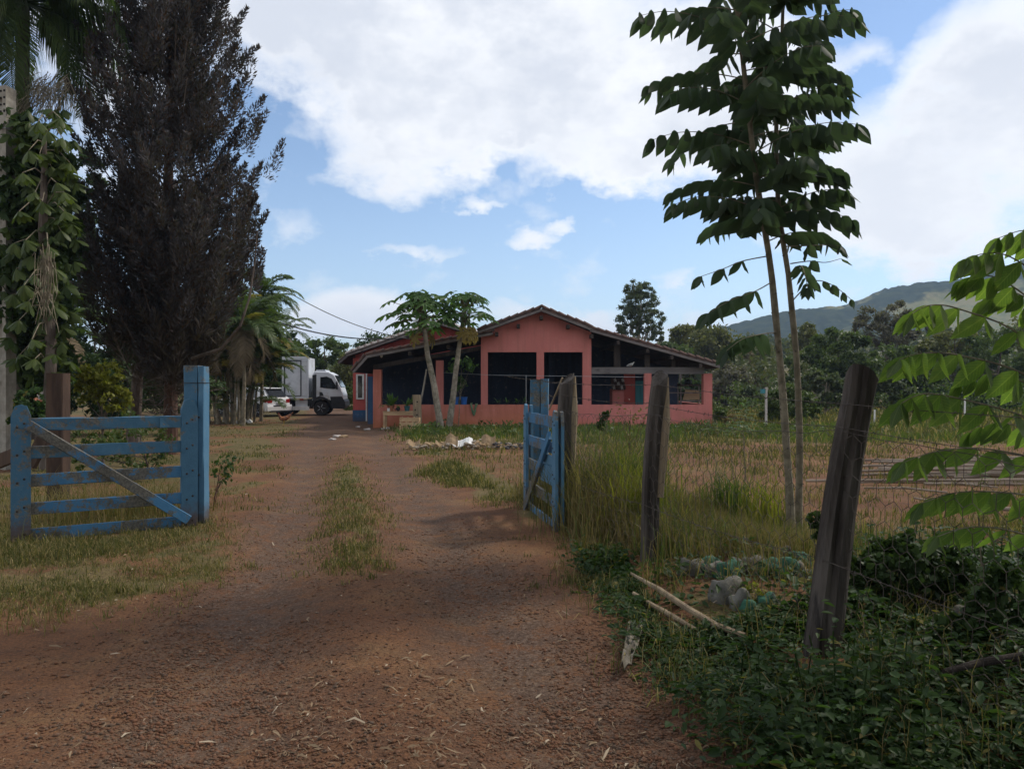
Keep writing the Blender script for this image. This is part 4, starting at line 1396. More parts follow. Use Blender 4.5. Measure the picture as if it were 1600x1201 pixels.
pot_plant('potted_plant', 'leafy arching plant in a clay pot at the table end by the corner pillar', (at(611, 0, 27.1).x, 27.1, ZT), .13, .2, terracotta, 46, .55)
pot_plant('potted_plant', 'spiky plant in a blue green pot on the low wooden table', (at(636, 0, 27.15).x, 27.15, ZT), .11, .19, surf('blue_green_pot', (.04, .12, .14), (.05, .15, .17), 4, .5, 0), 18, .42)
solo('white_mug', MB().lathe([(.05, 0), (.055, .11), (.05, .11), (.045, .01)], 12, (at(607, 0, 26.98).x, 26.98, ZT)), M['white_paint'], 'small white mug on the front edge of the low wooden table', 'mug')
solo('toy_ball', MB().lathe([(.01, 0), (.07, .04), (.085, .085), (.07, .13), (.01, .17)], 12, (at(622, 0, 27.0).x, 27.0, ZT)), M['black_plastic'], 'dark round ball on the low wooden table', 'ball')
solo('clay_pot', MB().lathe([(.05, 0), (.07, .10), (.08, .10), (.075, .08), (.02, .07)], 12, (at(616, 0, 27.0).x, 27.0, ZT)), terracotta, 'small empty clay pot on the low wooden table', 'pot')
# parapet ledge plants and buckets
for px, r, h, lab, mm, k in ((778, .10, .14, 'small seedling in a dark tin first along the ledge of the double opening', M['black_plastic'], 12), (792, .11, .13, 'low green seedling pot in the middle of the veranda ledge', M['black_plastic'], 14), (808, .14, .12, 'long leaved plant in a dark tray on the veranda ledge', M['black_plastic'], 20), (820, .10, .16, 'pale flowered plant in a black pot beside the blue gate post', M['black_plastic'], 16), (893, .12, .16, 'bushy grey green plant on the ledge before the middle opening', M['black_plastic'], 30), (643, .1, .16, 'thin stemmed plant behind the upright log', M['black_plastic'], 16)):
    x = at(px, 0, 28.08).x
    pot_plant('potted_plant', lab, (x, 28.08, ZP), r * .7, h * .6, mm, k, .26)
for px, lab in ((712, 'blue plastic bucket behind the papaya trunk on the veranda ledge'), (725, 'wider blue plastic bucket next to the hanging hose')):
    solo('bucket', MB().lathe([(.09, 0), (.125, .26), (.135, .26), (.135, .28), (.115, .28), (.1, .03)], 16, (at(px, 0, 28.08).x, 28.08, ZP)), bluepl, lab, 'bucket')
solo('plastic_box', MB().box((at(898, 0, 28).x, 28.02, ZP), (at(902.5, 0, 28).x, 28.14, ZP + .13), j=.006), M['white_paint'], 'small cream plastic box on the ledge beside the middle pillar', 'box')
hx = at(738, 0, 27.97).x
hose = MB()
for k in range(7):
    pts = []
    for i in range(15):
        a = PI * i / 14
        pts.append((hx + (.12 + k * .008) * math.cos(a) * (1 - .25 * 0), 28.0 - .06 * math.sin(a) * 0 + .0 - .035 - k * .012, ZP + .03 - (.12 + .06 * (k % 4)) * (0) + .09 * math.sin(a)))
    low = .35 + .06 * random.random()
    pts = [(hx + .13 + .006 * k, 28.08, ZP + .02), (hx + .13 + .006 * k, 27.975 - k * .004, ZP + .0), (hx + .10, 27.97 - k * .006, ZP - low * .7), (hx + .045 + .01 * k, 27.965 - k * .006, ZP - low), (hx + .0, 27.97 - k * .006, ZP - low * .6), (hx - .03 - .006 * k, 27.975 - k * .004, ZP + .01), (hx - .04, 28.08, ZP + .03)]
    hose.tube([Vector(q) + Vector((random.uniform(-.03, .03), -.008 * k, random.uniform(-.03, .03))) for q in pts], .019, 6)
solo('garden_hose', hose, surf('hose', (.10, .17, .09), (.15, .22, .12), 5, .5, 0), 'coiled green garden hose hung over the pink veranda wall', 'hose')
# upright log, crate, leaning pole
c = at(651.5, 660, 26.3)
t = thing('upright_log', 'pale upright log with knot holes between the crate and the pink wall', 'log', (c.x, 26.3, 0))
link('trunk', lofted([[(c.x + .02 * math.sin(z * 3) + (.155 - .012 * z) * math.cos(2 * PI * i / 14) * (1 + .04 * math.sin(i * 2.1)), 26.3 + .15 * math.sin(2 * PI * i / 14), z) for i in range(14)] for z in (-.1, .3, .7, 1.0, 1.24)]), M['weathered_pale'], t)
kh = MB()
for z, dx in ((.35, .05), (.72, -.04), (1.0, .03), (.55, .02)):
    kh.lathe([(.028, -.01), (.02, .006)], 8, (c.x + dx, 26.3 - .15, z), 'y')
link('knot_hole', kh, M['dark_hole'], t)


def crate():
    xa, xb = at(626, 0, 25.8).x, at(656, 0, 25.8).x
    y0, y1, H = 25.6, 26.05, .46
    t = thing('wooden_crate', 'slatted raw wood fruit crate standing in the grass below the table', 'crate', ((xa + xb) / 2, 25.8, g1((xa + xb) / 2, 25.8)), world=False)
    w = (xb - xa) / 2
    for k in range(3):
        z = .06 + k * .16
        for y in (-.22, .22):
            link('slat', MB().board((-w, y, z), (w, y, z), (0, 0, 1), .11, .014), M['pine'], t)
        for x in (-w, w):
            link('slat', MB().board((x, -.22, z), (x, .22, z), (0, 0, 1), .11, .014), M['pine'], t)
    for x in (-w + .02, -w * .33, w * .33, w - .02):
        for y in (-.235, .235):
            link('upright', MB().box((x - .022, y - .012, 0), (x + .022, y + .012, H)), M['pine'], t)
    link('base_board', MB().box((-w, -.21, .01), (w, .21, .025)), M['pine'], t)


crate()
solo('prop_pole', MB().tube([at(655, 640, 26.9), at(661, 610, 26.7), at(666.5, 577, 26.5)], [.035, .032, .028], 8), M['concrete'], 'pale pole leaning against the slanting papaya trunk', 'pole')
# rack and seat seen through the right bay
xa, xb = at(1062, 0, 29.2).x, at(1095, 0, 29.2).x
t = thing('wooden_rack', 'white framed rack with a cane back inside the right end of the veranda', 'rack', ((xa + xb) / 2, 29.2, .05))
for x in (xa, xb):
    for y in (29.0, 29.5):
        link('upright', MB().box((x - .025, y - .025, .05), (x + .025, y + .025, at(0, 597 if x == xa else 603, 29.2).z)), M['fascia'], t)
link('rail', MB().board((xa - .7, 29.0, 1.28), (xb, 29.0, 1.28), (0, 0, 1), .05, .03), M['fascia'], t)
link('rail', MB().board((xa, 29.0, .97), (xb, 29.0, .97), (0, 0, 1), .05, .03), M['fascia'], t)
link('top_panel', MB().box((xa - .03, 28.95, at(0, 603, 29.2).z), (xb + .03, 29.55, at(0, 600, 29.2).z)), M['dark_wood'], t)
link('cane_back', MB().prism([(xa + .12, 1.0), (xb - .05, 1.02), (xb - .05, 1.36), (xa + .22, 1.40)], 29.2, 29.24), surf('cane', (.30, .21, .12), (.40, .29, .18), 40, .8, .5, 60), t)
solo('cooking_pot', MB().lathe([(.12, 0), (.15, .03), (.15, .14), (.16, .15), (.06, .18), (.02, .2)], 14, (at(1076, 0, 29.2).x, 29.25, at(0, 600, 29.2).z)), M['black_plastic'], 'dark cooking pot on top of the white framed rack', 'pot')
# dove on the beam, bulb under the eave
c = at(986, 573.5, 28.1)
t = thing('dove', 'white dove perched on the grey beam of the right bay', 'dove', (c.x, 28.1, c.z), 0, world=False)
sp = [((-.16, 0, .05), .012, .02), ((-.08, 0, .075), .045, .045), ((.0, 0, .09), .055, .06), ((.06, 0, .11), .042, .05), ((.085, 0, .15), .026, .028), ((.095, 0, .175), .025, .025), ((.12, 0, .18), .012, .012), ((.14, 0, .176), .003, .003)]
link('body', lofted([[(x + 0, ry * math.cos(2 * PI * i / 10), z + rz * math.sin(2 * PI * i / 10)) for i in range(10)] for (x, y, z), ry, rz in sp]).mesh('body', True), M['white_paint'], t)
link('wing', lofted([[(.05, -.05, .10), (.04, -.056, .13), (.04, -.056, .07)], [(-.04, -.05, .11), (-.04, -.062, .09), (-.04, -.05, .05)], [(-.15, -.02, .07), (-.15, -.028, .06), (-.15, -.02, .05)]]), M['steel'], t)
link('leg', MB().tube([(0, .015, .05), (0, .015, 0)], .006, 5).tube([(0, -.015, .05), (0, -.015, 0)], .006, 5), M['tail_red'], t)
c = at(596, 553, 27.9)
t = thing('light_bulb', 'bare white bulb hanging on a flex under the lower tiled eave', 'light bulb', tuple(c), world=False)
link('flex', MB().tube([(0, 0, .0), (0, 0, .26)], .008, 5), M['black_plastic'], t)
link('globe', MB().lathe([(.005, -.14), (.04, -.11), (.05, -.07), (.03, -.01), (.018, .02)], 12), M['white_paint'], t)
# clothesline across the yard before the gable
solo('clothesline', MB().tube([at(692, 582, 27.2), at(770, 586, 27.0), at(1000, 589, 26.8), at(1008, 588, 27.9)], .006, 4), M['steel'], 'thin pale clothesline stretched in front of the house openings', 'clothesline')
solo('line_prop', MB().tube([at(822, 634, 27.0), at(822, 586, 27.0)], .012, 5), M['steel'], 'thin steel rod standing before the first gable opening', 'rod')

# ------------------------------------------------------------------ yard rubble, cartons
def rubble():
    b = MB(); b2 = MB(); b3 = MB()
    rr = random.Random(4)
    for k in range(260):
        px = rr.uniform(635, 825); d = rr.gauss(18.9, .32) + (px - 730) * -.001
        x = (px - 800) / F * d
        hgt = .16 * math.exp(-((px - 735) / 60) ** 2) + .05
        s = rr.uniform(.02, .07)
        z = g1(x, d) + rr.uniform(0, hgt)
        q = (s, s * rr.uniform(.5, 1), s * rr.uniform(.3, .7))
        dst = b3 if px > 770 and rr.random() < .7 else (b2 if rr.random() < .45 else b)
        dst.rock((x, d, z), q, k)
    for bb, mm, nm in ((b, surf('ochre_rubble', (.30, .20, .11), (.42, .29, .17), 8, .95, .3, 30), 'rubble'), (b2, surf('pale_rubble', (.24, .195, .145), (.38, .32, .26), 8, .95, .3, 30), 'plaster_rubble'), (b3, surf('dark_rubble', (.045, .043, .045), (.13, .12, .12), 8, .95, .3, 30), 'charred_rubble')):
        o = link(nm, bb, mm); o['kind'] = 'stuff'
    rr = random.Random(9)
    for px, py, w, h, tilt, mat, lab in ((722, 693, .52, .30, .5, 'w', 'white torn board lying tilted on the rubble heap'), (706, 689, .30, .30, 1.0, 'c', 'bent cardboard flap propped behind the white torn board'), (763, 690, .34, .26, 1.1, 'c', 'curled cardboard sheet standing at the dark end of the rubble heap'), (645, 697, .34, .2, .5, 'c', 'lone crumpled carton lying apart at the path side of the rubble'), (668, 696, .4, .12, .3, 'c', 'flattened carton strip in the grass near the rubble heap'), (690, 697, .3, .16, .5, 'c', 'small torn carton on the near edge of the rubble heap'), (742, 698, .4, .16, .35, 'c', 'long torn cardboard strip at the foot of the rubble heap')):
        d = 18.7; c = at(px, py, d); z0 = g1(c.x, d) + .10
        g = MB(); n = 6
        vs = []
        for i in range(n + 1):
            for j in range(n + 1):
                u = i / n - .5; v = j / n
                x = u * w; y = v * h * math.cos(tilt) - h * .3; z = v * h * math.sin(tilt) + .05 * math.sin(u * 7 + px) + rr.uniform(-.012, .012)
                vs.append((c.x + x, d + y, z0 + z))
        fs = [(i * (n + 1) + j, (i + 1) * (n + 1) + j, (i + 1) * (n + 1) + j + 1, i * (n + 1) + j + 1) for i in range(n) for j in range(n)]
        g.add(vs, fs)
        o = solo('torn_board' if mat == 'w' else 'carton', g, M['white_paint'] if mat == 'w' else cardboard, lab, 'board' if mat == 'w' else 'carton')
        sm = o.modifiers.new('thick', 'SOLIDIFY'); sm.thickness = .012


rubble()
# little pale stones and scraps along the house front
rr = random.Random(21)
for k, (px, py, lab) in enumerate([(520, 686, 'pale flat stone at the near edge of the cement apron'), (528, 683, 'small cream stone next to the flat pale stone'), (536, 684, 'yellowish broken stone beside the drive'), (574, 670, 'white stone nearest the corner pillar'), (559, 667, 'long white scrap on the cement apron edge'), (602, 671, 'round pale stone beneath the low wooden table'), (616, 668, 'ochre rock under the table by the crate'), (623, 667, 'second ochre rock touching the crate'), (660, 676, 'lone white pebble in the grass right of the crate')]):
    d = gd(py); x = (px - 800) / F * d; s = rr.uniform(.06, .11)
    solo('stone', MB().rock((x, d, g1(x, d) + .02), (s * 1.5, s, s * .5), k + 40), cardboard if 'ochre' in lab or 'yellow' in lab else M['tile_pale'], lab, 'stone')
for k, (px, lab) in enumerate([(371, 'white stone farthest from the drive at the foot of the palm clump'), (381, 'taller white stone in the middle of three below the palm clump'), (390, 'flat white stone nearest the drive below the palm clump')]):
    d = 31; x = (px - 800) / F * d
    solo('stone', MB().rock((x, d, .05), (.13, .12, .10 + .03 * (k == 1)), k + 60), M['white_paint'], lab, 'stone')
# white post with blue box, blue tub
c = at(1197, 605, 25.5)
t = thing('white_post', 'slim white post with a small blue box near its top in the field', 'post', (c.x, 25.5, 0))
link('shaft', MB().tube([(c.x, 25.5, -.1), (c.x, 25.5, c.z)], [.045, .042], 8), M['tile_pale'], t)
link('meter_box', MB().box((c.x - .17, 25.42, c.z - .2), (c.x - .05, 25.58, c.z - .06)), M['teal'], t)
c = at(1156, 672, 26.5)
solo('blue_tub', MB().lathe([(.20, 0), (.26, .14), (.28, .15), (.25, .15), (.19, .02)], 18, (c.x, 26.5, .0)), bluepl, 'blue plastic tub lying in the weeds beyond the corner of the house', 'tub')
# far white stakes at the field's far edge
for k, (px, lab) in enumerate([(1507, 'pale stake standing before the dark hedge across the field'), (1366, 'short pale stake at the far field edge behind the near fence post')]):
    c = at(px, 622 if k == 0 else 640, 29)
    solo('stake', MB().tube([(c.x, 29, -.05), (c.x + .02, 29, c.z)], .03, 6), M['white_paint'], lab, 'stake')

# ------------------------------------------------------------------ cables to the house
def cable(label, p, q, sag, r=.017):
    pts = []
    for k in range(25):
        u = k / 24
        v = Vector(p).lerp(Vector(q), u); v.z -= sag * 4 * u * (1 - u); pts.append(v)
    solo('power_cable', MB().tube(pts, r, 5), M['black_plastic'], label, 'cable', 'cables running to the house')


cable('upper power cable sloping down from the palms towards the papaya crown', at(440, 450, 30), at(680, 534, 32.9), .45)
cable('lower thicker power cable running level above the box truck', at(440, 505, 30), at(672, 522, 32.9), .4, .026)

# ------------------------------------------------------------------ whitewashed border stones
wh = surf('whitewashed_stone', (.10, .096, .083), (.19, .183, .16), 6, .9, .6, 22, c3=(.14, .11, .08), s3=4, lo3=.50, hi3=.62)
gn = surf('green_painted_stone', (.028, .095, .062), (.045, .135, .088), 6, .85, .5, 22, c3=(.30, .30, .26), s3=4, lo3=.54, hi3=.64)
ST = [(1082, 905, 34, 'w', 'white stone at the path end of the front border row'), (1103, 903, 36, 'g', 'bright green stone second in the front border row'), (1119, 910, 32, 'w', 'greyish stone wedged between the two bright green stones'), (1136, 912, 40, 'g', 'bright green stone above the big pale boulder'),
      (1152, 905, 30, 'w', 'chipped white stone just past the green stones'), (1178, 904, 38, 'w', 'larger white stone in the middle of the border row'), (1199, 908, 38, 'g', 'dull green stone next to the larger white stone'), (1222, 910, 40, 'g', 'dark green broad stone in the border row'), (1246, 910, 30, 'w', 'grey white stone just left of the leaning post'), (1262, 914, 28, 'w', 'small white stone touching the leaning post'),
      (1135, 945, 52, 'w', 'big pale boulder at the corner of the border'), (1157, 958, 38, 'w', 'grey stone beneath the big pale boulder'), (1172, 964, 30, 'g', 'half buried green stone nearest the two sticks'), (1196, 962, 34, 'g', 'mossy green stone low in the weeds'),
      (1206, 872, 30, 'g', 'green stone starting the back border row'), (1228, 880, 34, 'w', 'white stone in the back border row'), (1250, 886, 34, 'g', 'pale green stone in the back border row by the twin stems'), (1322, 940, 48, 'w', 'white stone showing right behind the leaning post'), (1520, 1000, 60, 'w', 'pale stone in the shade of the dark bush')]
for k, (px, py, w, cc, lab) in enumerate(ST):
    d = EYE * F / (py + 12 - 600.5); x = (px - 800) / F * d
    r = w / 2 / F * d * .95
    z = g1(x, d)
    solo('border_stone', MB().rock((x, d, z + r * .38), (r * random.uniform(1.0, 1.15), r * .9, r * random.uniform(.95, 1.25)), k + 100, nu=16, nv=11).mesh('border_stone', True), wh if cc == 'w' else gn, lab, 'stone', 'painted border stones')

# ------------------------------------------------------------------ sticks, scrap, log, cane heap
def gp(px, py, up=0.):
    d = EYE * F / (py - 600.5)
    x = (px - 800) / F * d
    return Vector((x, d, g1(x, d) + up))


solo('stick', MB().tube([gp(986, 921, .09), gp(1030, 950, .10), gp(1075, 975, .07), gp(1120, 1000, .06), gp(1164, 1014, .05)], [.010, .019, .021, .021, .017], 8, jit=.1), M['weathered_pale'], 'longer bare stick lying in the green weeds below the border stones', 'stick')
solo('stick', MB().tube([gp(990, 946, .07), gp(1015, 962, .08), gp(1045, 976, .06), gp(1090, 998, .03)], [.012, .017, .018, .013], 8, jit=.1), M['weathered_pale'], 'shorter curved stick lying alongside the longer one', 'stick')
solo('log', MB().tube([gp(1475, 1122, .12), gp(1530, 1112, .13), gp(1640, 1106, .16), gp(1760, 1106, .16)], [.014, .019, .022, .022], 9, jit=.08), M['dark_wood'], 'dark log lying in deep shade at the frame corner', 'log')
def scrap():
    b = MB(); n = 12; vs = []
    rr = random.Random(5)
    for i in range(n + 1):
        for j in range(5):
            u = i / n; v = j / 4 - .5
            p = gp(996 - 20 * u + v * 26 * (1 - .5 * u), 992 + 66 * u)
            p.z += .02 + .05 * abs(math.sin(u * 9 + v * 4)) + rr.uniform(0, .03)
            vs.append(p)
    fs = [(i * 5 + j, (i + 1) * 5 + j, (i + 1) * 5 + j + 1, i * 5 + j + 1) for i in range(n) for j in range(4)]
    b.add(vs, fs)
    o = solo('plastic_scrap', b, surf('dirty_plastic', (.15, .13, .10), (.25, .22, .18), 12, .7, .5, 30, c3=(.10, .08, .05), s3=8), 'dirty crumpled plastic scrap at the edge of the drive', 'scrap')
    o.modifiers.new('thick', 'SOLIDIFY').thickness = .003


scrap()
rr = random.Random(33)
cane_m = surf('dry_cane', (.17, .13, .10), (.30, .24, .19), 7, .9, .3, 30, stretch=(.2, 1, 1), island=.3)
for k in range(46):
    d = rr.uniform(11.6, 14.6)
    lay = rr.random() ** 1.4
    x0 = at(1440, 0, d).x + rr.uniform(-1.3, 1.2) - (13 - d) * .5; L = rr.uniform(2.6, 4.6)
    a = rr.gauss(-.04, .09)
    z = .04 + .36 * lay * (1 - abs(d - 13.2) / 2.2)
    p = Vector((x0, d, max(.035, z))); q = p + Vector((L * math.cos(a), L * math.sin(a), rr.uniform(-.02, .06)))
    m_ = p.lerp(q, .5) + Vector((0, rr.uniform(-.05, .05), rr.uniform(-.03, .03)))
    solo('cane_pole', MB().tube([p, m_, q], [.022, .026, .018], 6), cane_m, 'dry grey cane pole in the heap lying at the far right of the field', 'pole', 'dry cane poles heaped in the field')
solo('stalk', MB().tube([gp(1428, 797, .05), gp(1470, 808, .06), gp(1520, 818, .06), gp(1640, 828, .08)], [.012, .02, .024, .024], 7), cane_m, 'single pale dry stalk lying apart in front of the cane heap', 'stalk')
for px0, py0, px1, py1, lab in ((1350, 770, 1480, 782, 'thin dry cane lying flat on the bare red soil'), (1400, 752, 1560, 770, 'long dry cane closest to the heap on the red soil')):
    solo('cane_pole', MB().tube([gp(px0, py0, .03), gp((px0 + px1) / 2, (py0 + py1) / 2 - 1, .05), gp(px1, py1, .03)], [.014, .018, .014], 6), cane_m, lab, 'pole')
# junk beyond the left gate
bm = surf('old_brick', (.27, .10, .06), (.38, .17, .11), 6, .9, .3, 30, island=.35)
heap = thing('brick_heap', 'loose heap of broken red bricks behind the wide blue gate', 'brick heap', (at(35, 0, 22).x, 22, 0))
BR = MB().box((-.11, -.055, -.035), (.11, .055, .035), j=.006).mesh('brick')
BR.materials.append(bm)
rr = random.Random(2)
for k in range(70):
    x = at(36, 0, 22).x + rr.gauss(0, .26); y = 22 + rr.gauss(0, .25)
    o = bpy.data.objects.new('brick', BR); COL.objects.link(o); o.parent = heap; o.matrix_parent_inverse = LOCAL[heap.name]
    zz = rr.uniform(1.0, 1.0 + .95 * math.exp(-((x - at(36, 0, 22).x) / .32) ** 2))
    o.matrix_basis = Matrix.Translation((x, y, zz)) @ Matrix.Rotation(rr.uniform(0, 6), 4, 'Z') @ Matrix.Rotation(rr.gauss(0, .3), 4, 'X')
link('plank_bed', MB().box((at(20, 0, 22).x - .3, 21.5, .0), (at(55, 0, 22).x + .3, 22.6, .99)), M['dark_wood'], heap)
solo('white_sack', MB().rock((at(70, 0, 23).x, 23, 1.42), (.22, .18, .30), 5).rock((at(75, 0, 23).x, 23, 1.82), (.1, .1, .14), 6), M['white_paint'], 'white knotted sack set beside the brick heap', 'sack')
solo('sack_stand', MB().box((at(52, 0, 23).x, 22.8, 0), (at(80, 0, 23).x, 23.3, 1.14), j=.02), M['concrete'], 'grey concrete trough under the white knotted sack', 'trough')

# ------------------------------------------------------------------ vegetation helpers
L_ = {}
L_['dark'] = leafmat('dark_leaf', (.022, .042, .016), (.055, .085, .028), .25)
L_['mid'] = leafmat('mid_leaf', (.042, .072, .024), (.098, .125, .042), .3)
L_['olive'] = leafmat('olive_leaf', (.075, .085, .03), (.15, .145, .055), .3)
L_['euc'] = leafmat('eucalypt_leaf', (.055, .075, .045), (.11, .125, .07), .3)
L_['grey'] = leafmat('grey_leaf', (.085, .08, .062), (.16, .145, .105), .25)
L_['rust'] = leafmat('dry_leaf', (.13, .09, .045), (.22, .16, .08), .25)
L_['yellow'] = leafmat('yellow_green_leaf', (.11, .13, .025), (.25, .23, .04), .4)
L_['weed'] = leafmat('weed_leaf', (.020, .042, .015), (.052, .09, .028), .35, c3=(.20, .17, .05), p3=.03)
L_['pinnate'] = leafmat('pinnate_leaf', (.068, .108, .038), (.115, .165, .058), .55, rough=.55, spec=.2, objrand=True, tcol=(1.55, 1.85, .6), vein=.6)
L_['pinnate_d'] = leafmat('pinnate_leaf_dark', (.046, .068, .046), (.075, .105, .062), .40, rough=.6, spec=.15, objrand=True, tcol=(1.2, 1.45, .8), vein=.4)
L_['pinnate_y'] = leafmat('yellowed_leaf', (.24, .13, .03), (.33, .20, .04), .4, rough=.5, objrand=True, tcol=(1.3, 1.1, .6))
L_['scheff'] = leafmat('whorl_leaf', (.035, .06, .02), (.095, .125, .038), .35, rough=.4, objrand=True, vein=.5)
L_['scheff_j'] = leafmat('whorl_leaf_joined', (.028, .05, .016), (.075, .10, .03), .35, rough=.4)
L_['papaya'] = leafmat('papaya_leaf', (.045, .095, .03), (.09, .155, .045), .35, objrand=True)
L_['papaya_y'] = leafmat('papaya_leaf_dry', (.26, .19, .06), (.34, .26, .09), .35, objrand=True)
L_['palm'] = leafmat('palm_leaf', (.036, .064, .024), (.088, .12, .04), .35, rough=.4)
L_['palm_y'] = leafmat('palm_leaf_yellow', (.16, .14, .035), (.28, .22, .06), .35, rough=.4)
L_['palm_dead'] = leafmat('dead_frond', (.12, .09, .06), (.22, .17, .11), .15, rough=.8)
L_['cypress'] = leafmat('cypress_spray', (.054, .053, .060), (.106, .094, .098), .15, rough=.8, c3=(.080, .050, .038), p3=.2)
L_['cypress_g'] = leafmat('cypress_twig', (.055, .046, .038), (.11, .088, .068), .1, rough=.9)
L_['grass'] = leafmat('grass_blade', (.055, .066, .021), (.13, .12, .043), .3, rough=.6, c3=(.30, .23, .11), p3=.22, scale=.6)
L_['grass_dry'] = leafmat('dry_grass_blade', (.12, .09, .042), (.25, .19, .09), .3, rough=.7, c3=(.09, .10, .03), p3=.25, scale=.6)
L_['grass_green'] = leafmat('green_grass_blade', (.05, .085, .022), (.12, .15, .04), .35, rough=.55, c3=(.26, .21, .09), p3=.12, scale=.6)
L_['litter'] = leafmat('litter', (.13, .08, .05), (.30, .22, .14), .05, rough=.9, c3=(.42, .34, .25), p3=.12)


def crown_soup(ells, n, size, rng, ncl=60, cl=.28, asp=.55, up=.35, shell=.55):
    """leaves gathered in clumps through one or more ellipsoids (centre, radii)"""
    w = np.array([e[1][0] * e[1][2] for e in ells]); w = w / w.sum()
    Cs = []
    cen = []
    for e, k in zip(ells, w):
        m = max(4, int(ncl * k))
        d = rand_dirs(m, rng); r = rng.uniform(0, 1, m) ** (1 / 3) * (1 - shell) + shell * rng.uniform(.55, 1, m)
        c = np.array(e[0]) + d * r[:, None] * np.array(e[1]) * .93
        cen.append(c)
        rad = np.mean(e[1]) * cl
        q = max(3, int(n * k / m))
        idx = np.repeat(np.arange(m), q)
        rr = rad * rng.uniform(.6, 1.35, m)[idx]
        P = c[idx] + rng.normal(size=(len(idx), 3)) * (rr * .52)[:, None] * np.array([1, 1, .72])
        Cs.append(P)
    C = np.concatenate(Cs); nn = len(C)
    A = rand_dirs(nn, rng) + np.array([0, 0, -.25]); N = rand_dirs(nn, rng) + np.array([0, 0, up * 3])
    Bv = np.cross(N, A)
    L = size * rng.uniform(.6, 1.3, nn)
    return leaf_soup(C, A, Bv, L, L * asp, .25), np.concatenate(cen)


def tree(name, label, base, ells, n, size, leaf, bark, r0, seed, ncl=60, cl=.28, asp=.55, cat='tree', group=None, limbs=10, shell=.55, stems=1, lean=(0, 0), up=.35):
    rng = np.random.default_rng(seed); rr = random.Random(seed)
    t = thing(name, label, cat, base, group=group)
    (V, Fl), cen = crown_soup(ells, n, size, rng, ncl, cl, asp, up, shell)
    link('crown', np_mesh('crown', V, Fl), leaf, t)
    b = MB(); base = Vector(base)
    top = Vector(ells[0][0]) + Vector((0, 0, ells[0][1][2] * .5))
    lowz = min(e[0][2] - e[1][2] for e in ells)
    for s in range(stems):
        foot = base + Vector((rr.uniform(-.3, .3) * (stems > 1), rr.uniform(-.3, .3) * (stems > 1), -.2))
        tp = top + Vector((rr.uniform(-1, 1) * ells[0][1][0] * .4 * (stems > 1), 0, 0))
        pts = []; K = 7
        for k in range(K + 1):
            u = k / K
            pts.append(foot.lerp(tp, u) + Vector((lean[0] * math.sin(u * PI) + rr.gauss(0, r0 * .5), lean[1] * math.sin(u * PI) + rr.gauss(0, r0 * .5), 0)) * (0 < k))
        b.tube(pts, [r0 * (1.25 if k == 0 else 1) * (1 - .85 * k / K) / (1 if stems == 1 else 1.5) for k in range(K + 1)], 8, jit=.06)
        for k in range(limbs):
            c = Vector(cen[rr.randrange(len(cen))])
            u = min(.9, max(.25, (c.z - base.z) / max(.1, (tp.z - base.z)) - rr.uniform(.15, .4)))
            st = foot.lerp(tp, u)
            mid = st.lerp(c, .5) + Vector((0, 0, -.08 * (c - st).length))
            rb = r0 * (1 - .85 * u) * .6
            b.tube([st, mid, c], [rb, rb * .6, rb * .2], 5)
    link('trunk', b, bark, t)
    return t


def ell(px, py, rx, ry, d, depth=1.):
    """ellipsoid whose outline is the photograph's oval px +- rx, py +- ry at depth d"""
    c = at(px, py, d); s = d / F
    return (tuple(c), (rx * s, rx * s * depth, ry * s))


def gbase(px, d, z=None):
    x = (px - 800) / F * d
    return (x, d, g1(x, d) if z is None else z)


def nhill(px, d):
    x = (px - 800) / F * d
    return (x, d, max(0, float(hillz(np.array(x), np.array(float(d))))) - .1)


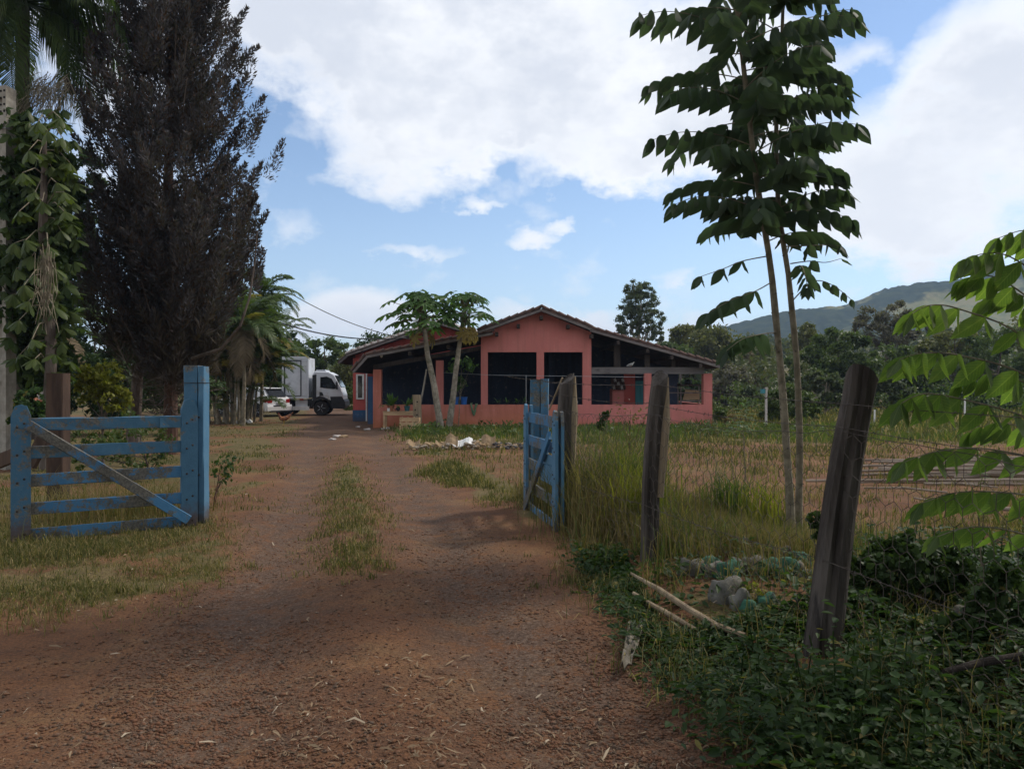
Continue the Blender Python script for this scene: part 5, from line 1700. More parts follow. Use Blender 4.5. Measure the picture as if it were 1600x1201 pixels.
# ------------------------------------------------------------------ trees behind the field and the house
# eucalypt behind the veranda roof
tree('eucalypt_tree', 'tall airy eucalypt rising behind the low end of the veranda roof', nhill(1000, 62), [ell(1000, 475, 30, 38, 62), ell(985, 500, 26, 32, 62), ell(1018, 505, 22, 32, 62), ell(998, 452, 24, 20, 62), ell(972, 520, 14, 16, 62), ell(1030, 526, 14, 12, 62)], 15000, .24, L_['euc'], M['bark_pale'], .22, 3, ncl=210, cl=.16, asp=.35, limbs=22, shell=.2)
BT = [  # name, label, px, d, ells, n, size, mat, seed, opts
    ('round_tree', 'pale olive round tree just above the veranda eave', 1064, 75, [(1064, 525, 17, 20)], 1300, .42, 'olive', dict(ncl=26, cl=.3)),
    ('olive_tree', 'wide olive tree mass behind the lower veranda roof', 1110, 78, [(1112, 545, 48, 34), (1085, 565, 45, 26)], 4500, .5, 'olive', dict(ncl=60, cl=.26)),
    ('flat_topped_tree', 'flat topped olive tree with spreading branches beside the twin stems', 1092, 84, [(1095, 517, 24, 10), (1110, 524, 18, 8)], 1200, .42, 'olive', dict(ncl=26, cl=.3)),
    ('dark_tree', 'dark low bushy tree wedged behind the veranda roof', 1048, 66, [(1045, 553, 36, 18)], 1500, .4, 'mid', dict(ncl=30)),
    ('slender_eucalypt', 'slender dry eucalypt standing first on the slope behind the house corner', 1140, 88, [(1140, 580, 14, 46)], 1200, .4, 'grey', dict(ncl=40, cl=.3, asp=.35)),
    ('slender_eucalypt', 'thin pinkish eucalypt in the middle of the dry stand on the slope', 1168, 92, [(1168, 568, 16, 34)], 1300, .4, 'rust', dict(ncl=40, cl=.3, asp=.35)),
    ('slender_eucalypt', 'thin olive eucalypt of the dry stand beside the twin stems', 1193, 90, [(1193, 560, 16, 36)], 1400, .4, 'olive', dict(ncl=40, cl=.3, asp=.35)),
    ('slender_eucalypt', 'short rusty eucalypt low in the dry stand', 1180, 80, [(1180, 590, 22, 20)], 1200, .38, 'rust', dict(ncl=34, cl=.3, asp=.35)),
    ('grey_tree', 'dense grey green tree behind the corner pillar of the veranda', 1138, 52, [(1140, 605, 34, 40), (1120, 625, 26, 26)], 3600, .32, 'grey', dict(ncl=60, cl=.25)),
    ('grey_tree', 'grey green thicket tree standing between the house corner and the white post', 1165, 46, [(1168, 628, 30, 28)], 2400, .28, 'euc', dict(ncl=46, cl=.25)),
    ('pale_pointed_tree', 'pale pointed tree showing between the twin stems', 1262, 70, [(1258, 530, 20, 26)], 1200, .38, 'olive', dict(ncl=30)),
    ('dense_tree', 'dense dark green tree beyond the field behind the near fence post', 1310, 50, [(1310, 550, 54, 46), (1262, 575, 40, 38), (1340, 590, 56, 48), (1285, 620, 60, 40)], 11000, .32, 'mid', dict(ncl=120, cl=.19)),
    ('grey_crowned_tree', 'tall sparse grey crowned tree above the dark wood', 1388, 62, [(1385, 492, 42, 24), (1352, 505, 30, 18), (1415, 510, 34, 22), (1380, 525, 40, 22), (1440, 520, 18, 16)], 4400, .30, 'grey', dict(ncl=80, cl=.2, shell=.3, limbs=26)),
    ('dark_tree', 'dark tree beneath the grey crowned tree', 1400, 52, [(1395, 575, 50, 42), (1440, 600, 44, 44), (1380, 620, 46, 34)], 7000, .30, 'mid', dict(ncl=90, cl=.2)),
    ('olive_tree', 'olive tree near the mountain foot above the dark hedge', 1490, 58, [(1490, 545, 46, 40), (1450, 555, 30, 30)], 4500, .34, 'olive', dict(ncl=70, cl=.22)),
    ('dense_tree', 'dense tree at the far end of the field behind the hanging fronds', 1560, 52, [(1560, 560, 56, 54), (1610, 590, 50, 50), (1520, 600, 44, 40)], 7000, .32, 'mid', dict(ncl=90, cl=.2)),
    ('olive_tree', 'bright olive tree at the edge of the picture below the mountain', 1640, 60, [(1640, 520, 60, 60)], 4000, .36, 'olive', dict(ncl=70, cl=.22)),
    ('dark_tree', 'low dark tree at the field corner behind the cane heap', 1500, 44, [(1500, 625, 50, 30), (1560, 630, 50, 28), (1450, 632, 40, 24)], 6000, .26, 'dark', dict(ncl=90, cl=.2)),
    ('pale_stemmed_tree', 'light green spreading tree with a pale stem beside the near fence post', 1293, 37, [(1290, 592, 30, 12), (1320, 605, 30, 11), (1268, 606, 20, 9), (1300, 625, 30, 10)], 2200, .30, 'euc', dict(ncl=40, cl=.3, up=1.2, limbs=14)),
    ('round_shrub_tree', 'light green low tree just behind the top of the near fence post', 1400, 37, [(1385, 600, 26, 13), (1410, 622, 26, 16)], 1600, .28, 'euc', dict(ncl=34, cl=.3, up=1.2)),
    ('round_bush', 'dense dark round bush behind the slim white post', 1232, 30, [(1232, 632, 42, 34), (1205, 648, 22, 22), (1262, 645, 22, 26)], 6500, .17, 'mid', dict(ncl=110, cl=.2)),
    ('reddish_shrub', 'dark reddish shrub in the weeds beside the blue tub', 1140, 27, [(1142, 660, 12, 14)], 700, .15, 'rust', dict(ncl=24)),
    ('leafy_shrub', 'low pale green shrub at the outer corner of the veranda', 1125, 27.4, [(1126, 650, 12, 16)], 700, .16, 'mid', dict(ncl=24)),
    ('dark_round_tree', 'tall dark rounded tree behind the cab of the box truck', 505, 58, [(505, 552, 32, 32), (515, 585, 36, 34), (480, 575, 24, 30)], 6000, .30, 'mid', dict(ncl=80, cl=.2)),
    ('umbrella_tree', 'small flat umbrella shaped tree between the truck and the house roof', 533, 70, [(533, 543, 17, 7), (545, 556, 14, 8)], 900, .34, 'mid', dict(ncl=20, cl=.3)),
    ('olive_tree', 'olive tree behind the truck nose beside the house corner', 540, 54, [(541, 590, 20, 36), (550, 560, 16, 14)], 2400, .28, 'olive', dict(ncl=44)),
    ('green_bush', 'fresh green bush right beside the truck nose', 545, 47, [(543, 622, 12, 24)], 1000, .22, 'mid', dict(ncl=24)),
    ('grey_tree', 'dark green tree seen through the open end of the veranda', 1078, 42, [(1080, 612, 22, 24), (1060, 620, 18, 20)], 2600, .2, 'dark', dict(ncl=40)),
    ('dark_round_tree', 'dark tree top just over the wing roof behind the papaya leaves', 592, 64, [(590, 540, 40, 20), (640, 530, 30, 20)], 2600, .34, 'dark', dict(ncl=44)),
    ('dark_tree', 'dark tree behind the silver box body of the truck', 455, 56, [(455, 575, 34, 50)], 3400, .30, 'dark', dict(ncl=60, cl=.22)),
    ('dense_tree', 'dense dark tree behind the palm clump beside the cypress', 385, 42, [(385, 520, 60, 70), (430, 560, 40, 60), (340, 570, 50, 60)], 9000, .27, 'dark', dict(ncl=120, cl=.18)),
    ('dense_tree', 'dark tree filling the gap behind the yellow green shrub', 150, 34, [(150, 520, 80, 80), (90, 570, 70, 70), (220, 590, 70, 60), (115, 390, 55, 100), (140, 280, 32, 60)], 15000, .25, 'dark', dict(ncl=120, cl=.18)),
    ('dark_tree', 'dark tree behind the concrete pole at the picture edge', 20, 30, [(15, 480, 70, 100), (-30, 560, 80, 80), (50, 560, 50, 50)], 7000, .25, 'dark', dict(ncl=100, cl=.18)),
    ('dark_shrub', 'dark shrub under the cypress beside its trunks', 200, 24, [(200, 610, 70, 60), (300, 620, 56, 50), (120, 600, 60, 60), (250, 580, 60, 50)], 9000, .17, 'dark', dict(ncl=80, cl=.2)),
]
for k, (nm, lab, px, d, el_, n, size, mt, op) in enumerate(BT):
    e_ = [ell(a, b, c, q, d) for a, b, c, q in el_]
    kw = dict(limbs=8); kw.update(op)
    bs = nhill(px, d) if d > 58 else gbase(px, d, -.05)
    low = min(c[2] - r[2] for c, r in e_)
    if low > bs[2] + 6 and d > 65: bs = (bs[0], bs[1], bs[2])
    tree(nm, lab, bs, e_, int(n * 1.9), size * .85, L_[mt], M['bark_pale'] if 'eucalypt' in nm or 'pale' in nm else M['bark'], .0022 * d + .03 if 'shrub' not in nm and 'bush' not in nm else .03, 100 + k, cat='shrub' if 'shrub' in nm or 'bush' in nm else 'tree', **kw)

# far wood on the slope: one mass
def far_wood():
    rng = np.random.default_rng(5)
    parts = []
    for k in range(520):
        y = rng.uniform(80, 330) if k < 400 else rng.uniform(66, 100); x = rng.uniform(.12 * y, .70 * y + 20)
        z = max(0, float(hillz(np.array(x), np.array(y))))
        h = rng.uniform(3.5, 7) * (1 if y > 110 else .8); r = h * rng.uniform(.3, .5)
        (V, Fl), _ = crown_soup([((x, y, z + h * .6), (r, r, h * .45))], 150, .008 * y, rng, 14, .4)
        parts.append((V, Fl))
    for k in range(130):
        y = rng.uniform(75, 160); x = rng.uniform(-1.0 * y * .75, -.12 * y)
        h = rng.uniform(3.5, 7) * (1 if y > 110 else .8); r = h * rng.uniform(.35, .55)
        (V, Fl), _ = crown_soup([((x, y, h * .55), (r, r, h * .5))], 220, .007 * y, rng, 16, .36)
        parts.append((V, Fl))
    V, Fl = merge(parts)
    o = link('far_wood', np_mesh('far_wood', V, Fl), leafmat('far_leaf', (.04, .06, .022), (.12, .125, .05), .25, scale=.05)); o['kind'] = 'stuff'
    # hedge along the far edge of the field and behind the yard
    parts = []
    for px, d, h, n in [(p, 40 + 4 * math.sin(p), 1.6 + .5 * math.sin(p * .7), 260) for p in range(1130, 1760, 22)] + [(p, 44, 2.2 + .5 * math.sin(p), 220) for p in range(60, 470, 26)]:
        c = at(px, 640, d)
        (V, Fl), _ = crown_soup([((c.x, d, h * .45), (.9, .8, h * .55))], n, .16, rng, 16, .4)
        parts.append((V, Fl))
    V, Fl = merge(parts)
    o = link('field_edge_undergrowth', np_mesh('undergrowth', V, Fl), L_['mid']); o['kind'] = 'stuff'


far_wood()

# ------------------------------------------------------------------ the big dark cypress
def cypress():
    d = 17.2; S = d / F
    rng = np.random.default_rng(77); rr = random.Random(77)
    xb = at(264, 0, d).x
    t = thing('cypress_tree', 'huge dark brownish cypress with upswept plumes behind the wide blue gate', 'tree', (xb, d, 0))
    cx = at(268, 0, d).x
    zs = np.array([.8, 1.6, 2.6, 4, 6, 8, 10, 12, 14])
    rs = np.array([.3, .75, 1.5, 2.2, 2.3, 2.0, 1.55, 1.1, .3])
    C = []; A = []; b = MB(); TC = []; TA = []
    for k in range(1050):
        if k < 330: z1 = rr.uniform(2.4, 6.5)
        else: z1 = rr.uniform(3.0, 13.4)
        a = rr.uniform(0, 2 * PI)
        Rm = float(np.interp(z1 - .5, zs, rs)) * (1 + .14 * math.sin(a * 3 + z1 * .9) + .10 * math.sin(a * 5 - z1 * 1.7))
        q = rr.uniform(.35, .97)
        R = Rm * q
        ln = rr.uniform(.7, 1.5)
        r0 = max(.05, R - ln * rr.uniform(.35, .7))
        z0 = max(.9, z1 - ln * rr.uniform(.6, .95))
        ax0 = cx + (xb - cx) * (1 - min(1, z0 / 6))
        a1 = a + rr.gauss(0, .15)
        pts = []
        for i in range(5):
            u = i / 4
            rad = r0 + (R - r0) * u ** .85
            aa = a + (a1 - a) * u
            pts.append(Vector((ax0 + math.cos(aa) * rad, d + math.sin(aa) * rad, z0 + (z1 - z0) * u ** 1.25)))
        P = np.array([tuple(p) for p in pts])
        gaunt = z1 < 3.4 and rr.random() < .75
        if gaunt: b.tube(pts, [.012, .010, .008, .006, .003], 3, cap=False)
        n = 270 if not gaunt else 100
        u = rng.uniform(.05, 1, n) ** .85 * 4
        i0 = np.minimum(u.astype(int), 3); f = (u - i0)[:, None]
        pos = P[i0] * (1 - f) + P[i0 + 1] * f
        tan = unit(P[i0 + 1] - P[i0])
        wid = (.27 * (1.08 - u / 4) + .03)[:, None] * (ln / 1.1)
        offd = rand_dirs(n, rng)
        offd -= tan * (offd * tan).sum(1, keepdims=True)
        pos = pos + unit(offd) * wid * (rng.uniform(0, 1, n) ** .55)[:, None]
        ax = tan * .8 + unit(offd) * .9 + np.array([0, 0, .45]) + rand_dirs(n, rng) * .5
        (TC if gaunt else C).append(pos); (TA if gaunt else A).append(ax)
    for k in range(60):      # limbs that carry the plumes
        z0 = rr.uniform(.9, 9); a = rr.uniform(0, 2 * PI); R = float(np.interp(z0 + 1.5, zs, rs)) * .7
        b.tube([(cx, d, z0), (cx + math.cos(a) * R * .6, d + math.sin(a) * R * .6, z0 + .5), (cx + math.cos(a) * R, d + math.sin(a) * R, z0 + 1.4)], [.03, .022, .008], 4, cap=False)
    C = np.concatenate(C); A = np.concatenate(A); n = len(C)
    L = rng.uniform(.05, .145, n)
    V, Fl = leaf_soup(C, A, rand_dirs(n, rng), L, L * .27, .2)
    link('foliage', np_mesh('foliage', V, Fl), L_['cypress'], t)
    C = np.concatenate(TC); A = np.concatenate(TA); n = len(C)
    L = rng.uniform(.12, .32, n)
    V, Fl = leaf_soup(C, A, rand_dirs(n, rng), L, L * .12, .2)
    link('dry_twigs', np_mesh('dry_twigs', V, Fl), L_['cypress_g'], t)
    for k in range(46):      # bare drooping dead twigs below
        a = rr.uniform(0, 2 * PI); z = rr.uniform(.9, 2.3); R = rr.uniform(.5, 1.3)
        p0 = Vector((xb, d, z)); p2 = p0 + Vector((math.cos(a) * R, math.sin(a) * R, rr.uniform(-.5, .5)))
        b.tube([p0, p0.lerp(p2, .5) + Vector((0, 0, -.14)), p2], [.014, .009, .004], 4, cap=False)
        for q in range(5):
            m_ = p0.lerp(p2, rr.uniform(.4, 1)); b.tube([m_, m_ + Vector((rr.gauss(0, .25), rr.gauss(0, .25), rr.uniform(-.25, .1)))], [.005, .002], 3, cap=False)
    # the long bare curved limb
    b.tube([at(300, 560, d - .5), at(345, 545, d - .9), at(375, 510, d - 1.1), at(390, 465, d - 1.1), at(398, 410, d - 1.0), at(402, 360, d - .9)], [.04, .036, .03, .024, .018, .01], 6)
    link('branches', b, M['bark'], t)
    link('trunk', MB().tube([(xb, d, -.2), (xb + .03, d, .6), (xb + .05, d, 2), (xb - .05, d, 5), (cx, d, 9), (cx, d, 13)], [.19, .15, .14, .12, .08, .03], 10, jit=.06), M['bark_red'], t)
    c = at(209, 0, 18.6)
    link('trunk', MB().tube([(c.x, 18.6, -.2), (c.x + .03, 18.55, .5), (c.x + .3, 18.2, 1.8), (cx, d + .2, 5)], [.20, .16, .12, .06], 9, jit=.08), M['bark'], t, label='second greyer stem of the cypress')


cypress()

# ------------------------------------------------------------------ palms
def frond_geo(base, az, el, length, droop, n, leafL, w, rng, vshape=.5, hang=.3, start=.15, twist=0.):
    """one pinnate palm frond -> (rachis points, (V, F))"""
    pts = [Vector(base)]; e = el; K = 12; s = length / K
    ta = []
    for k in range(K):
        dv = Vector((math.cos(az) * math.cos(e), math.sin(az) * math.cos(e), math.sin(e)))
        ta.append(dv); pts.append(pts[-1] + dv * s); e -= droop / K * (.5 + 1.0 * k / K)
    parts = []
    sidev = Vector((-math.sin(az), math.cos(az), 0))
    V = []; F1 = []; F2 = []
    for i in range(n):
        u = start + (1 - start) * (i + .5) / n
        f = u * K; k = min(int(f), K - 1)
        p = pts[k].lerp(pts[k + 1], f - k); t = ta[k]
        upv = sidev.cross(t) * -1
        if upv.z < 0: upv = -upv
        ll = leafL * (math.sin(PI * min(1, .12 + .86 * u)) ** .6) * rng.uniform(.85, 1.1)
        for s_ in (-1, 1):
            d = (sidev * s_ * 1.0 + t * (.55 + .4 * u) + upv * (vshape + rng.normal() * .12)).normalized()
            p1 = p + d * ll * .5 + Vector((0, 0, -hang * ll * .12)); p2 = p + d * ll * (1 - hang * .25) + Vector((0, 0, -hang * ll * .75))
            wv = t * (w * .5)
            o = len(V)
            V += [p - wv * .5, p + wv * .5, p1 + wv, p1 - wv, p2]
            F1.append((o, o + 1, o + 2, o + 3)); F2.append((o + 3, o + 2, o + 4))
    return pts, (np.array([tuple(v) for v in V]), [np.array(F1), np.array(F2)])


def palm_frond(parent, base, az, el, length, droop, n, leafL, w, rng, mat, stemmat, r=.02, **kw):
    pts, (V, Fl) = frond_geo(base, az, el, length, droop, n, leafL, w, rng, **kw)
    b = MB().tube(pts, [r * (1 - .85 * k / 12) for k in range(13)], 5, cap=False)
    Vs = np.array(b.v); Fq = np.array([f for f in b.f if len(f) == 4])
    V2, F2 = merge([(V, Fl), (Vs, [Fq])])
    return link('frond', np_mesh('frond', V2, F2), mat, parent)


def queen_palm():
    d = 16.0; rng = np.random.default_rng(3); rr = random.Random(3)
    c = at(36, 5, d)
    t = thing('queen_palm', 'tall feathery palm with drooping fronds above the concrete pole', 'palm', (c.x, d, 0))
    link('trunk', MB().tube([(c.x - .1, d, -.2), (c.x - .05, d, 3), (c.x, d, c.z - .1)], [.19, .15, .13], 10, jit=.04), M['bark'], t)
    for k in range(40):
        az = k * 2.399 + .3; el = rr.uniform(-.7, 1.1)
        palm_frond(t, (c.x, d, c.z), az, el, rr.uniform(2.3, 3.0), rr.uniform(1.5, 2.2), 60, .72, .046, rng, L_['palm'], M['stem'], .028, vshape=.25, hang=1.1)
    # hanging dead flower stalk
    b = MB()
    for k in range(170):
        p = at(rr.gauss(75, 22), rr.gauss(130, 8), d - .6)
        L = rr.uniform(.5, 1.0)
        q = p + Vector((rr.gauss(-.25, .25), rr.gauss(0, .2), -L))
        b.tube([p, p.lerp(q, .5) + Vector((rr.gauss(0, .12), 0, .05)), q], [.006, .006, .004], 3, cap=False)
    link('dead_flower_stalk', b, M['stem'], t)


queen_palm()


def areca():
    rng = np.random.default_rng(8); rr = random.Random(8)
    d = 31.0
    cx = at(366, 0, d).x
    t = thing('palm_clump', 'bushy many stemmed golden cane palm clump beside the white car', 'palm', (cx, d, 0))
    k = 0
    for i in range(30):
        bx = cx + rr.gauss(.0, .5); by = d + rr.gauss(0, .55)
        h = rr.uniform(1.4, 4.4); lean = rr.uniform(.1, .9)
        a0 = math.atan2(by - d, bx - cx) + rr.gauss(0, .5)
        tip = Vector((bx + math.cos(a0) * lean * h * .32, by + math.sin(a0) * lean * h * .32, h))
        link('cane', MB().tube([(bx, by, -.1), Vector((bx, by, 0)).lerp(tip, .5) + Vector((0, 0, .1)), tip], [.055, .045, .04], 7, jit=.05), M['stem'] if rr.random() < .6 else M['bark_pale'], t)
        for q in range(7):
            az = q * 2.399 + rr.uniform(0, 6); el = rr.uniform(.35, 1.3)
            m = L_['palm_y'] if rr.random() < .16 else L_['palm']
            if h > 3 and rr.random() < .15: m = L_['palm_dead']; el = -.6
            palm_frond(t, tip, az, el, rr.uniform(1.7, 2.5), rr.uniform(1.2, 2.0), 32, .60, .07, rng, m, M['stem'], .02, vshape=.45, hang=.45)
    for q in range(14):     # low young fronds at the foot
        az = rr.uniform(PI, 2 * PI); 
        palm_frond(t, (cx + rr.gauss(0, .9), d - .3 + rr.gauss(0, .4), .3 + rr.uniform(0, .8)), az, rr.uniform(.5, 1.2), rr.uniform(1.3, 1.9), 1.7, 24, .52, .065, rng, L_['palm_y'] if rr.random() < .25 else L_['palm'], M['stem'], .018, vshape=.4, hang=.5)


areca()


def drooping_palm(name, label, px, py, d, n, seed, L=2.1, dead=.25, hz=None):
    rng = np.random.default_rng(seed); rr = random.Random(seed)
    c = at(px, py, d)
    t = thing(name, label, 'palm', (c.x, d, 0))
    link('trunk', MB().tube([(c.x, d, -.1), (c.x + .05, d, c.z * .5), (c.x, d, c.z)], [.085, .065, .06], 8, jit=.05), M['stem'], t)
    for k in range(n):
        m = L_['palm_dead'] if rr.random() < dead else L_['palm']
        el = rr.uniform(-1.1, -.3) if m is L_['palm_dead'] else rr.uniform(-.1, 1.25)
        palm_frond(t, c, k * 2.399, el, L * rr.uniform(.8, 1.1), rr.uniform(1.1, 2.0), 36, .58, .06, rng, m, M['stem'], .024, vshape=.4, hang=.6)


drooping_palm('palm_tree', 'palm with a high crown arching over the golden cane clump', 408, 462, 33, 22, 15, 1.9)
drooping_palm('palm_tree', 'palm with hanging brown dead fronds near the truck box top', 440, 520, 46, 20, 16, 2.6, .45)
drooping_palm('palm_tree', 'half hidden palm at the cypress edge behind the cane clump', 380, 505, 29, 24, 17, 2.2, .3)
drooping_palm('palm_tree', 'dark low palm in the shade behind the square timber post', 92, 520, 24, 14, 18, 1.6, .2)

# ------------------------------------------------------------------ leaves made one by one
def leaf_mesh(name, mat, prof, fold=.22, bend=.12, wave=0.):
    """unit leaf along +X; prof = [(t, half width)]"""
    b = MB(); n = len(prof)
    for t, w in prof:
        z = -bend * t * t
        b.v += [(t, w, z - fold * w + wave * math.sin(t * 14) * w), (t, 0, z), (t, -w, z - fold * w + wave * math.sin(t * 14 + 1) * w)]
    for k in range(n - 1):
        for i in range(2):
            a = k * 3 + i
            b.f.append((a, a + 1, a + 4, a + 3))
    me = b.mesh(name, True); me.materials.append(mat)
    return me


LP = [(0, .02), (.10, .15), (.25, .26), (.45, .29), (.65, .235), (.82, .13), (.93, .05), (1.0, .006)]
PINN = [leaf_mesh('leaflet', L_['pinnate'], LP, .18 + .1 * k, .10 + .1 * k, .06) for k in range(3)]
PINN_D = [leaf_mesh('leaflet', L_['pinnate_d'], LP, .18 + .1 * k, .10 + .1 * k, .06) for k in range(3)]
PINN_Y = [leaf_mesh('yellow_leaflet', L_['pinnate_y'], LP, .35, .35, .15)]


def put_leaf(mes, p, X, Zn, L, parent, rr, sw=1.):
    me = rr.choice(mes)
    o = bpy.data.objects.new('leaflet', me); COL.objects.link(o)
    o.parent = parent
    mx = frame(X, Zn) @ Matrix.Diagonal((L, L * sw, L, 1)); mx.translation = p
    o.matrix_basis = mx
    return o


class LeafBank:
    """first `cap` leaves become objects; the rest are joined into one part"""
    def __init__(s, root, cap=300):
        s.root = root; s.left = cap; s.V = []; s.Fq = []; s.o = 0
        s.src = {}
    def put(s, mes, p, X, Zn, L, parent, rr, sw=1., keep=True):
        if s.left > 0 and keep:
            s.left -= 1
            return put_leaf(mes, p, X, Zn, L, parent, rr, sw)
        me = rr.choice(mes)
        if me.name not in s.src:
            co = np.empty(len(me.vertices) * 3, np.float32); me.vertices.foreach_get('co', co)
            s.src[me.name] = (co.reshape(-1, 3), np.array([tuple(q.vertices) for q in me.polygons]))
        co, fq = s.src[me.name]
        mx = np.array(frame(X, Zn) @ Matrix.Diagonal((L, L * sw, L, 1)))[:3, :3]
        s.V.append(co @ mx.T + np.array(tuple(p))); s.Fq.append(fq + s.o); s.o += len(co)
    def close(s, name, mat):
        if s.V:
            link(name, np_mesh(name, np.concatenate(s.V), [np.concatenate(s.Fq)], True), mat, s.root, kind='stuff')


L_['pinnate_isl'] = leafmat('pinnate_leaf_joined', (.046, .068, .046), (.075, .105, .062), .40, rough=.6, spec=.15, tcol=(1.2, 1.45, .8))


def pinnate_frond(bank, root, pts, r, pairs, L, rr, mes, spread=.55, hang=.75, first=.2, taper=True, keep=True, wide=1.):
    """rachis through pts with paired hanging leaflets"""
    P = [Vector(p) for p in pts]
    # resample smoothly
    Q = []
    for i in range(len(P) - 1):
        p0 = P[max(i - 1, 0)]; p1 = P[i]; p2 = P[i + 1]; p3 = P[min(i + 2, len(P) - 1)]
        for k in range(5):
            u = k / 5
            Q.append(.5 * ((2 * p1) + (p2 - p0) * u + (2 * p0 - 5 * p1 + 4 * p2 - p3) * u * u + (3 * p1 - p0 - 3 * p2 + p3) * u ** 3))
    Q.append(P[-1])
    n = len(Q)
    fr = link('frond', MB().tube(Q, [r * (1 - .7 * k / n) for k in range(n)], 5), M['stem'], root)
    for i in range(pairs):
        u = first + (1 - first) * (i / max(1, pairs - 1)) * .985
        f = u * (n - 1); k = min(int(f), n - 2)
        p = Q[k].lerp(Q[k + 1], f - k); t = (Q[k + 1] - Q[k]).normalized()
        side = t.cross(Vector((0, 0, 1))).normalized()
        ll = L * (1 if not taper else (.78 + .35 * math.sin(PI * (.15 + .8 * u)))) * rr.uniform(.88, 1.08)
        for s in (-1, 1):
            d = (side * s * spread * rr.uniform(.7, 1.2) + Vector((0, 0, -hang * rr.uniform(.75, 1.2))) + t * (.35 + .3 * u)).normalized()
            nz = (side * s * -hang + Vector((0, 0, -spread)) * -1 + Vector((rr.gauss(0, .15), rr.gauss(0, .15), rr.gauss(0, .1))))
            bank.put(mes, p, d, nz, ll, fr, rr, wide, keep)
    # end leaflet
    t = (Q[-1] - Q[-2]).normalized()
    bank.put(mes, Q[-1], (t + Vector((0, 0, -.5))).normalized(), Vector((0, 0, 1)), L * .8, fr, rr, wide, keep)
    return fr


def sapling(label, foot, top_pts, seed, z0, nf, r0, fl_, extra=()):
    rr = random.Random(seed)
    P = [Vector(foot)] + [Vector(p) for p in top_pts]
    t = thing('pinnate_sapling', label, 'tree', (foot[0], foot[1], foot[2]), group='twin feather leaved saplings')
    H = P[-1].z
    def stem_at(z):
        for a, b in zip(P[:-1], P[1:]):
            if a.z <= z <= b.z:
                return a.lerp(b, (z - a.z) / (b.z - a.z))
        return P[-1]
    zs = [P[0].z - .15] + [P[0].z + (H - P[0].z) * k / 22 for k in range(1, 23)]
    pts = [Vector((stem_at(max(z, P[0].z)).x, stem_at(max(z, P[0].z)).y, z)) for z in zs]
    link('trunk', MB().tube(pts, [r0 * (1.15 if k == 0 else 1) * (1 - .62 * k / 22) * (1 + .05 * math.sin(k * 1.7)) for k in range(23)], 10, jit=.05), M['stem'], t)
    sc = MB()
    for k in range(16):
        z = P[0].z + .5 + k * .19; a = k * 2.4; rr_ = r0 * (1 - .62 * (z - P[0].z) / (H - P[0].z))
        c = stem_at(z) + Vector((math.cos(a) * rr_ * .9, math.sin(a) * rr_ * .9, 0))
        sc.rock(c, (.012, .012, .010), k)
    link('leaf_scars', sc, M['bark'], t)
    bank = LeafBank(t, 300)
    for k in range(nf):
        u = k / (nf - 1)
        z = H - (H - z0) * u ** .92
        s = stem_at(min(z, H))
        az = k * 2.399 + seed
        L = fl_ * rr.uniform(.85, 1.1) * (.66 + .34 * min(1, u * 5))
        el = (.9 - .75 * min(1, u * 3)) + rr.uniform(.0, .3)
        h = Vector((math.cos(az), math.sin(az), 0))
        pts = [s]
        e = el; p = Vector(s)
        for q in range(5):
            p = p + (h * math.cos(e) + Vector((0, 0, math.sin(e)))) * L / 5
            e -= .10 + .045 * q
            pts.append(p)
        pinnate_frond(bank, t, pts, .007, 7, .245, rr, PINN_D, first=.28, spread=.5, wide=rr.uniform(.76, .92), keep=(abs(h.x) > .15 or h.y < 0))
    for pl, pairs, mes, L in extra:
        pinnate_frond(bank, t, pl, .007, pairs, L, rr, mes, first=.35, wide=.85)
    bank.close('leaflets', L_['pinnate_isl'])
    return t


D1 = 7.45
fa = at(1237, 855, D1); fa.z = g1(fa.x, D1)
sapling('slim sapling whose pale stem leans towards the house, crown of big feather leaves', fa, [at(1232, 740, D1), at(1222, 600, D1), at(1205, 420, D1), at(1180, 270, D1 - .1), at(1168, 160, D1 - .15), at(1150, 0, D1 - .2), at(1130, -170, D1 - .3)], 5, 3.0, 41, .041, .98,
        extra=[([at(1207, 440, D1), at(1180, 455, D1 - .3), at(1140, 470, D1 - .5), at(1106, 490, D1 - .6)], 5, PINN, .23), ([at(1210, 520, D1), at(1190, 522, D1 - .4), at(1160, 530, D1 - .6), at(1135, 548, D1 - .7)], 6, PINN, .22),
               ([at(1200, 400, D1), at(1160, 408, D1 - .3), at(1130, 420, D1 - .4), at(1095, 432, D1 - .5)], 3, PINN_Y, .17)])
fb = at(1247, 852, D1 + .12); fb.z = g1(fb.x, fb.y)
sapling('straighter slim sapling close beside the leaning one, feather leaves spread to the mountain side', fb, [at(1250, 700, D1 + .12), at(1245, 560, D1 + .1), at(1232, 430, D1 + .1), at(1216, 330, D1 + .1), at(1212, 200, D1 + .1), at(1222, 60, D1 + .1), at(1225, -60, D1 + .1)], 9, 3.2, 33, .037, .70,
        extra=[([at(1238, 470, D1), at(1270, 440, D1 - .2), at(1300, 445, D1 - .3), at(1330, 468, D1 - .4)], 5, PINN, .13), ([at(1228, 385, D1), at(1260, 384, D1), at(1290, 383, D1), at(1312, 384, D1 - .1)], 2, PINN_Y, .19),
               ([at(1235, 412, D1), at(1265, 408, D1), at(1290, 410, D1), at(1314, 404, D1)], 1, PINN_Y, .16), ([at(1232, 430, D1), at(1250, 415, D1 - .3), at(1258, 430, D1 - .5), at(1262, 450, D1 - .6)], 6, PINN, .15)])


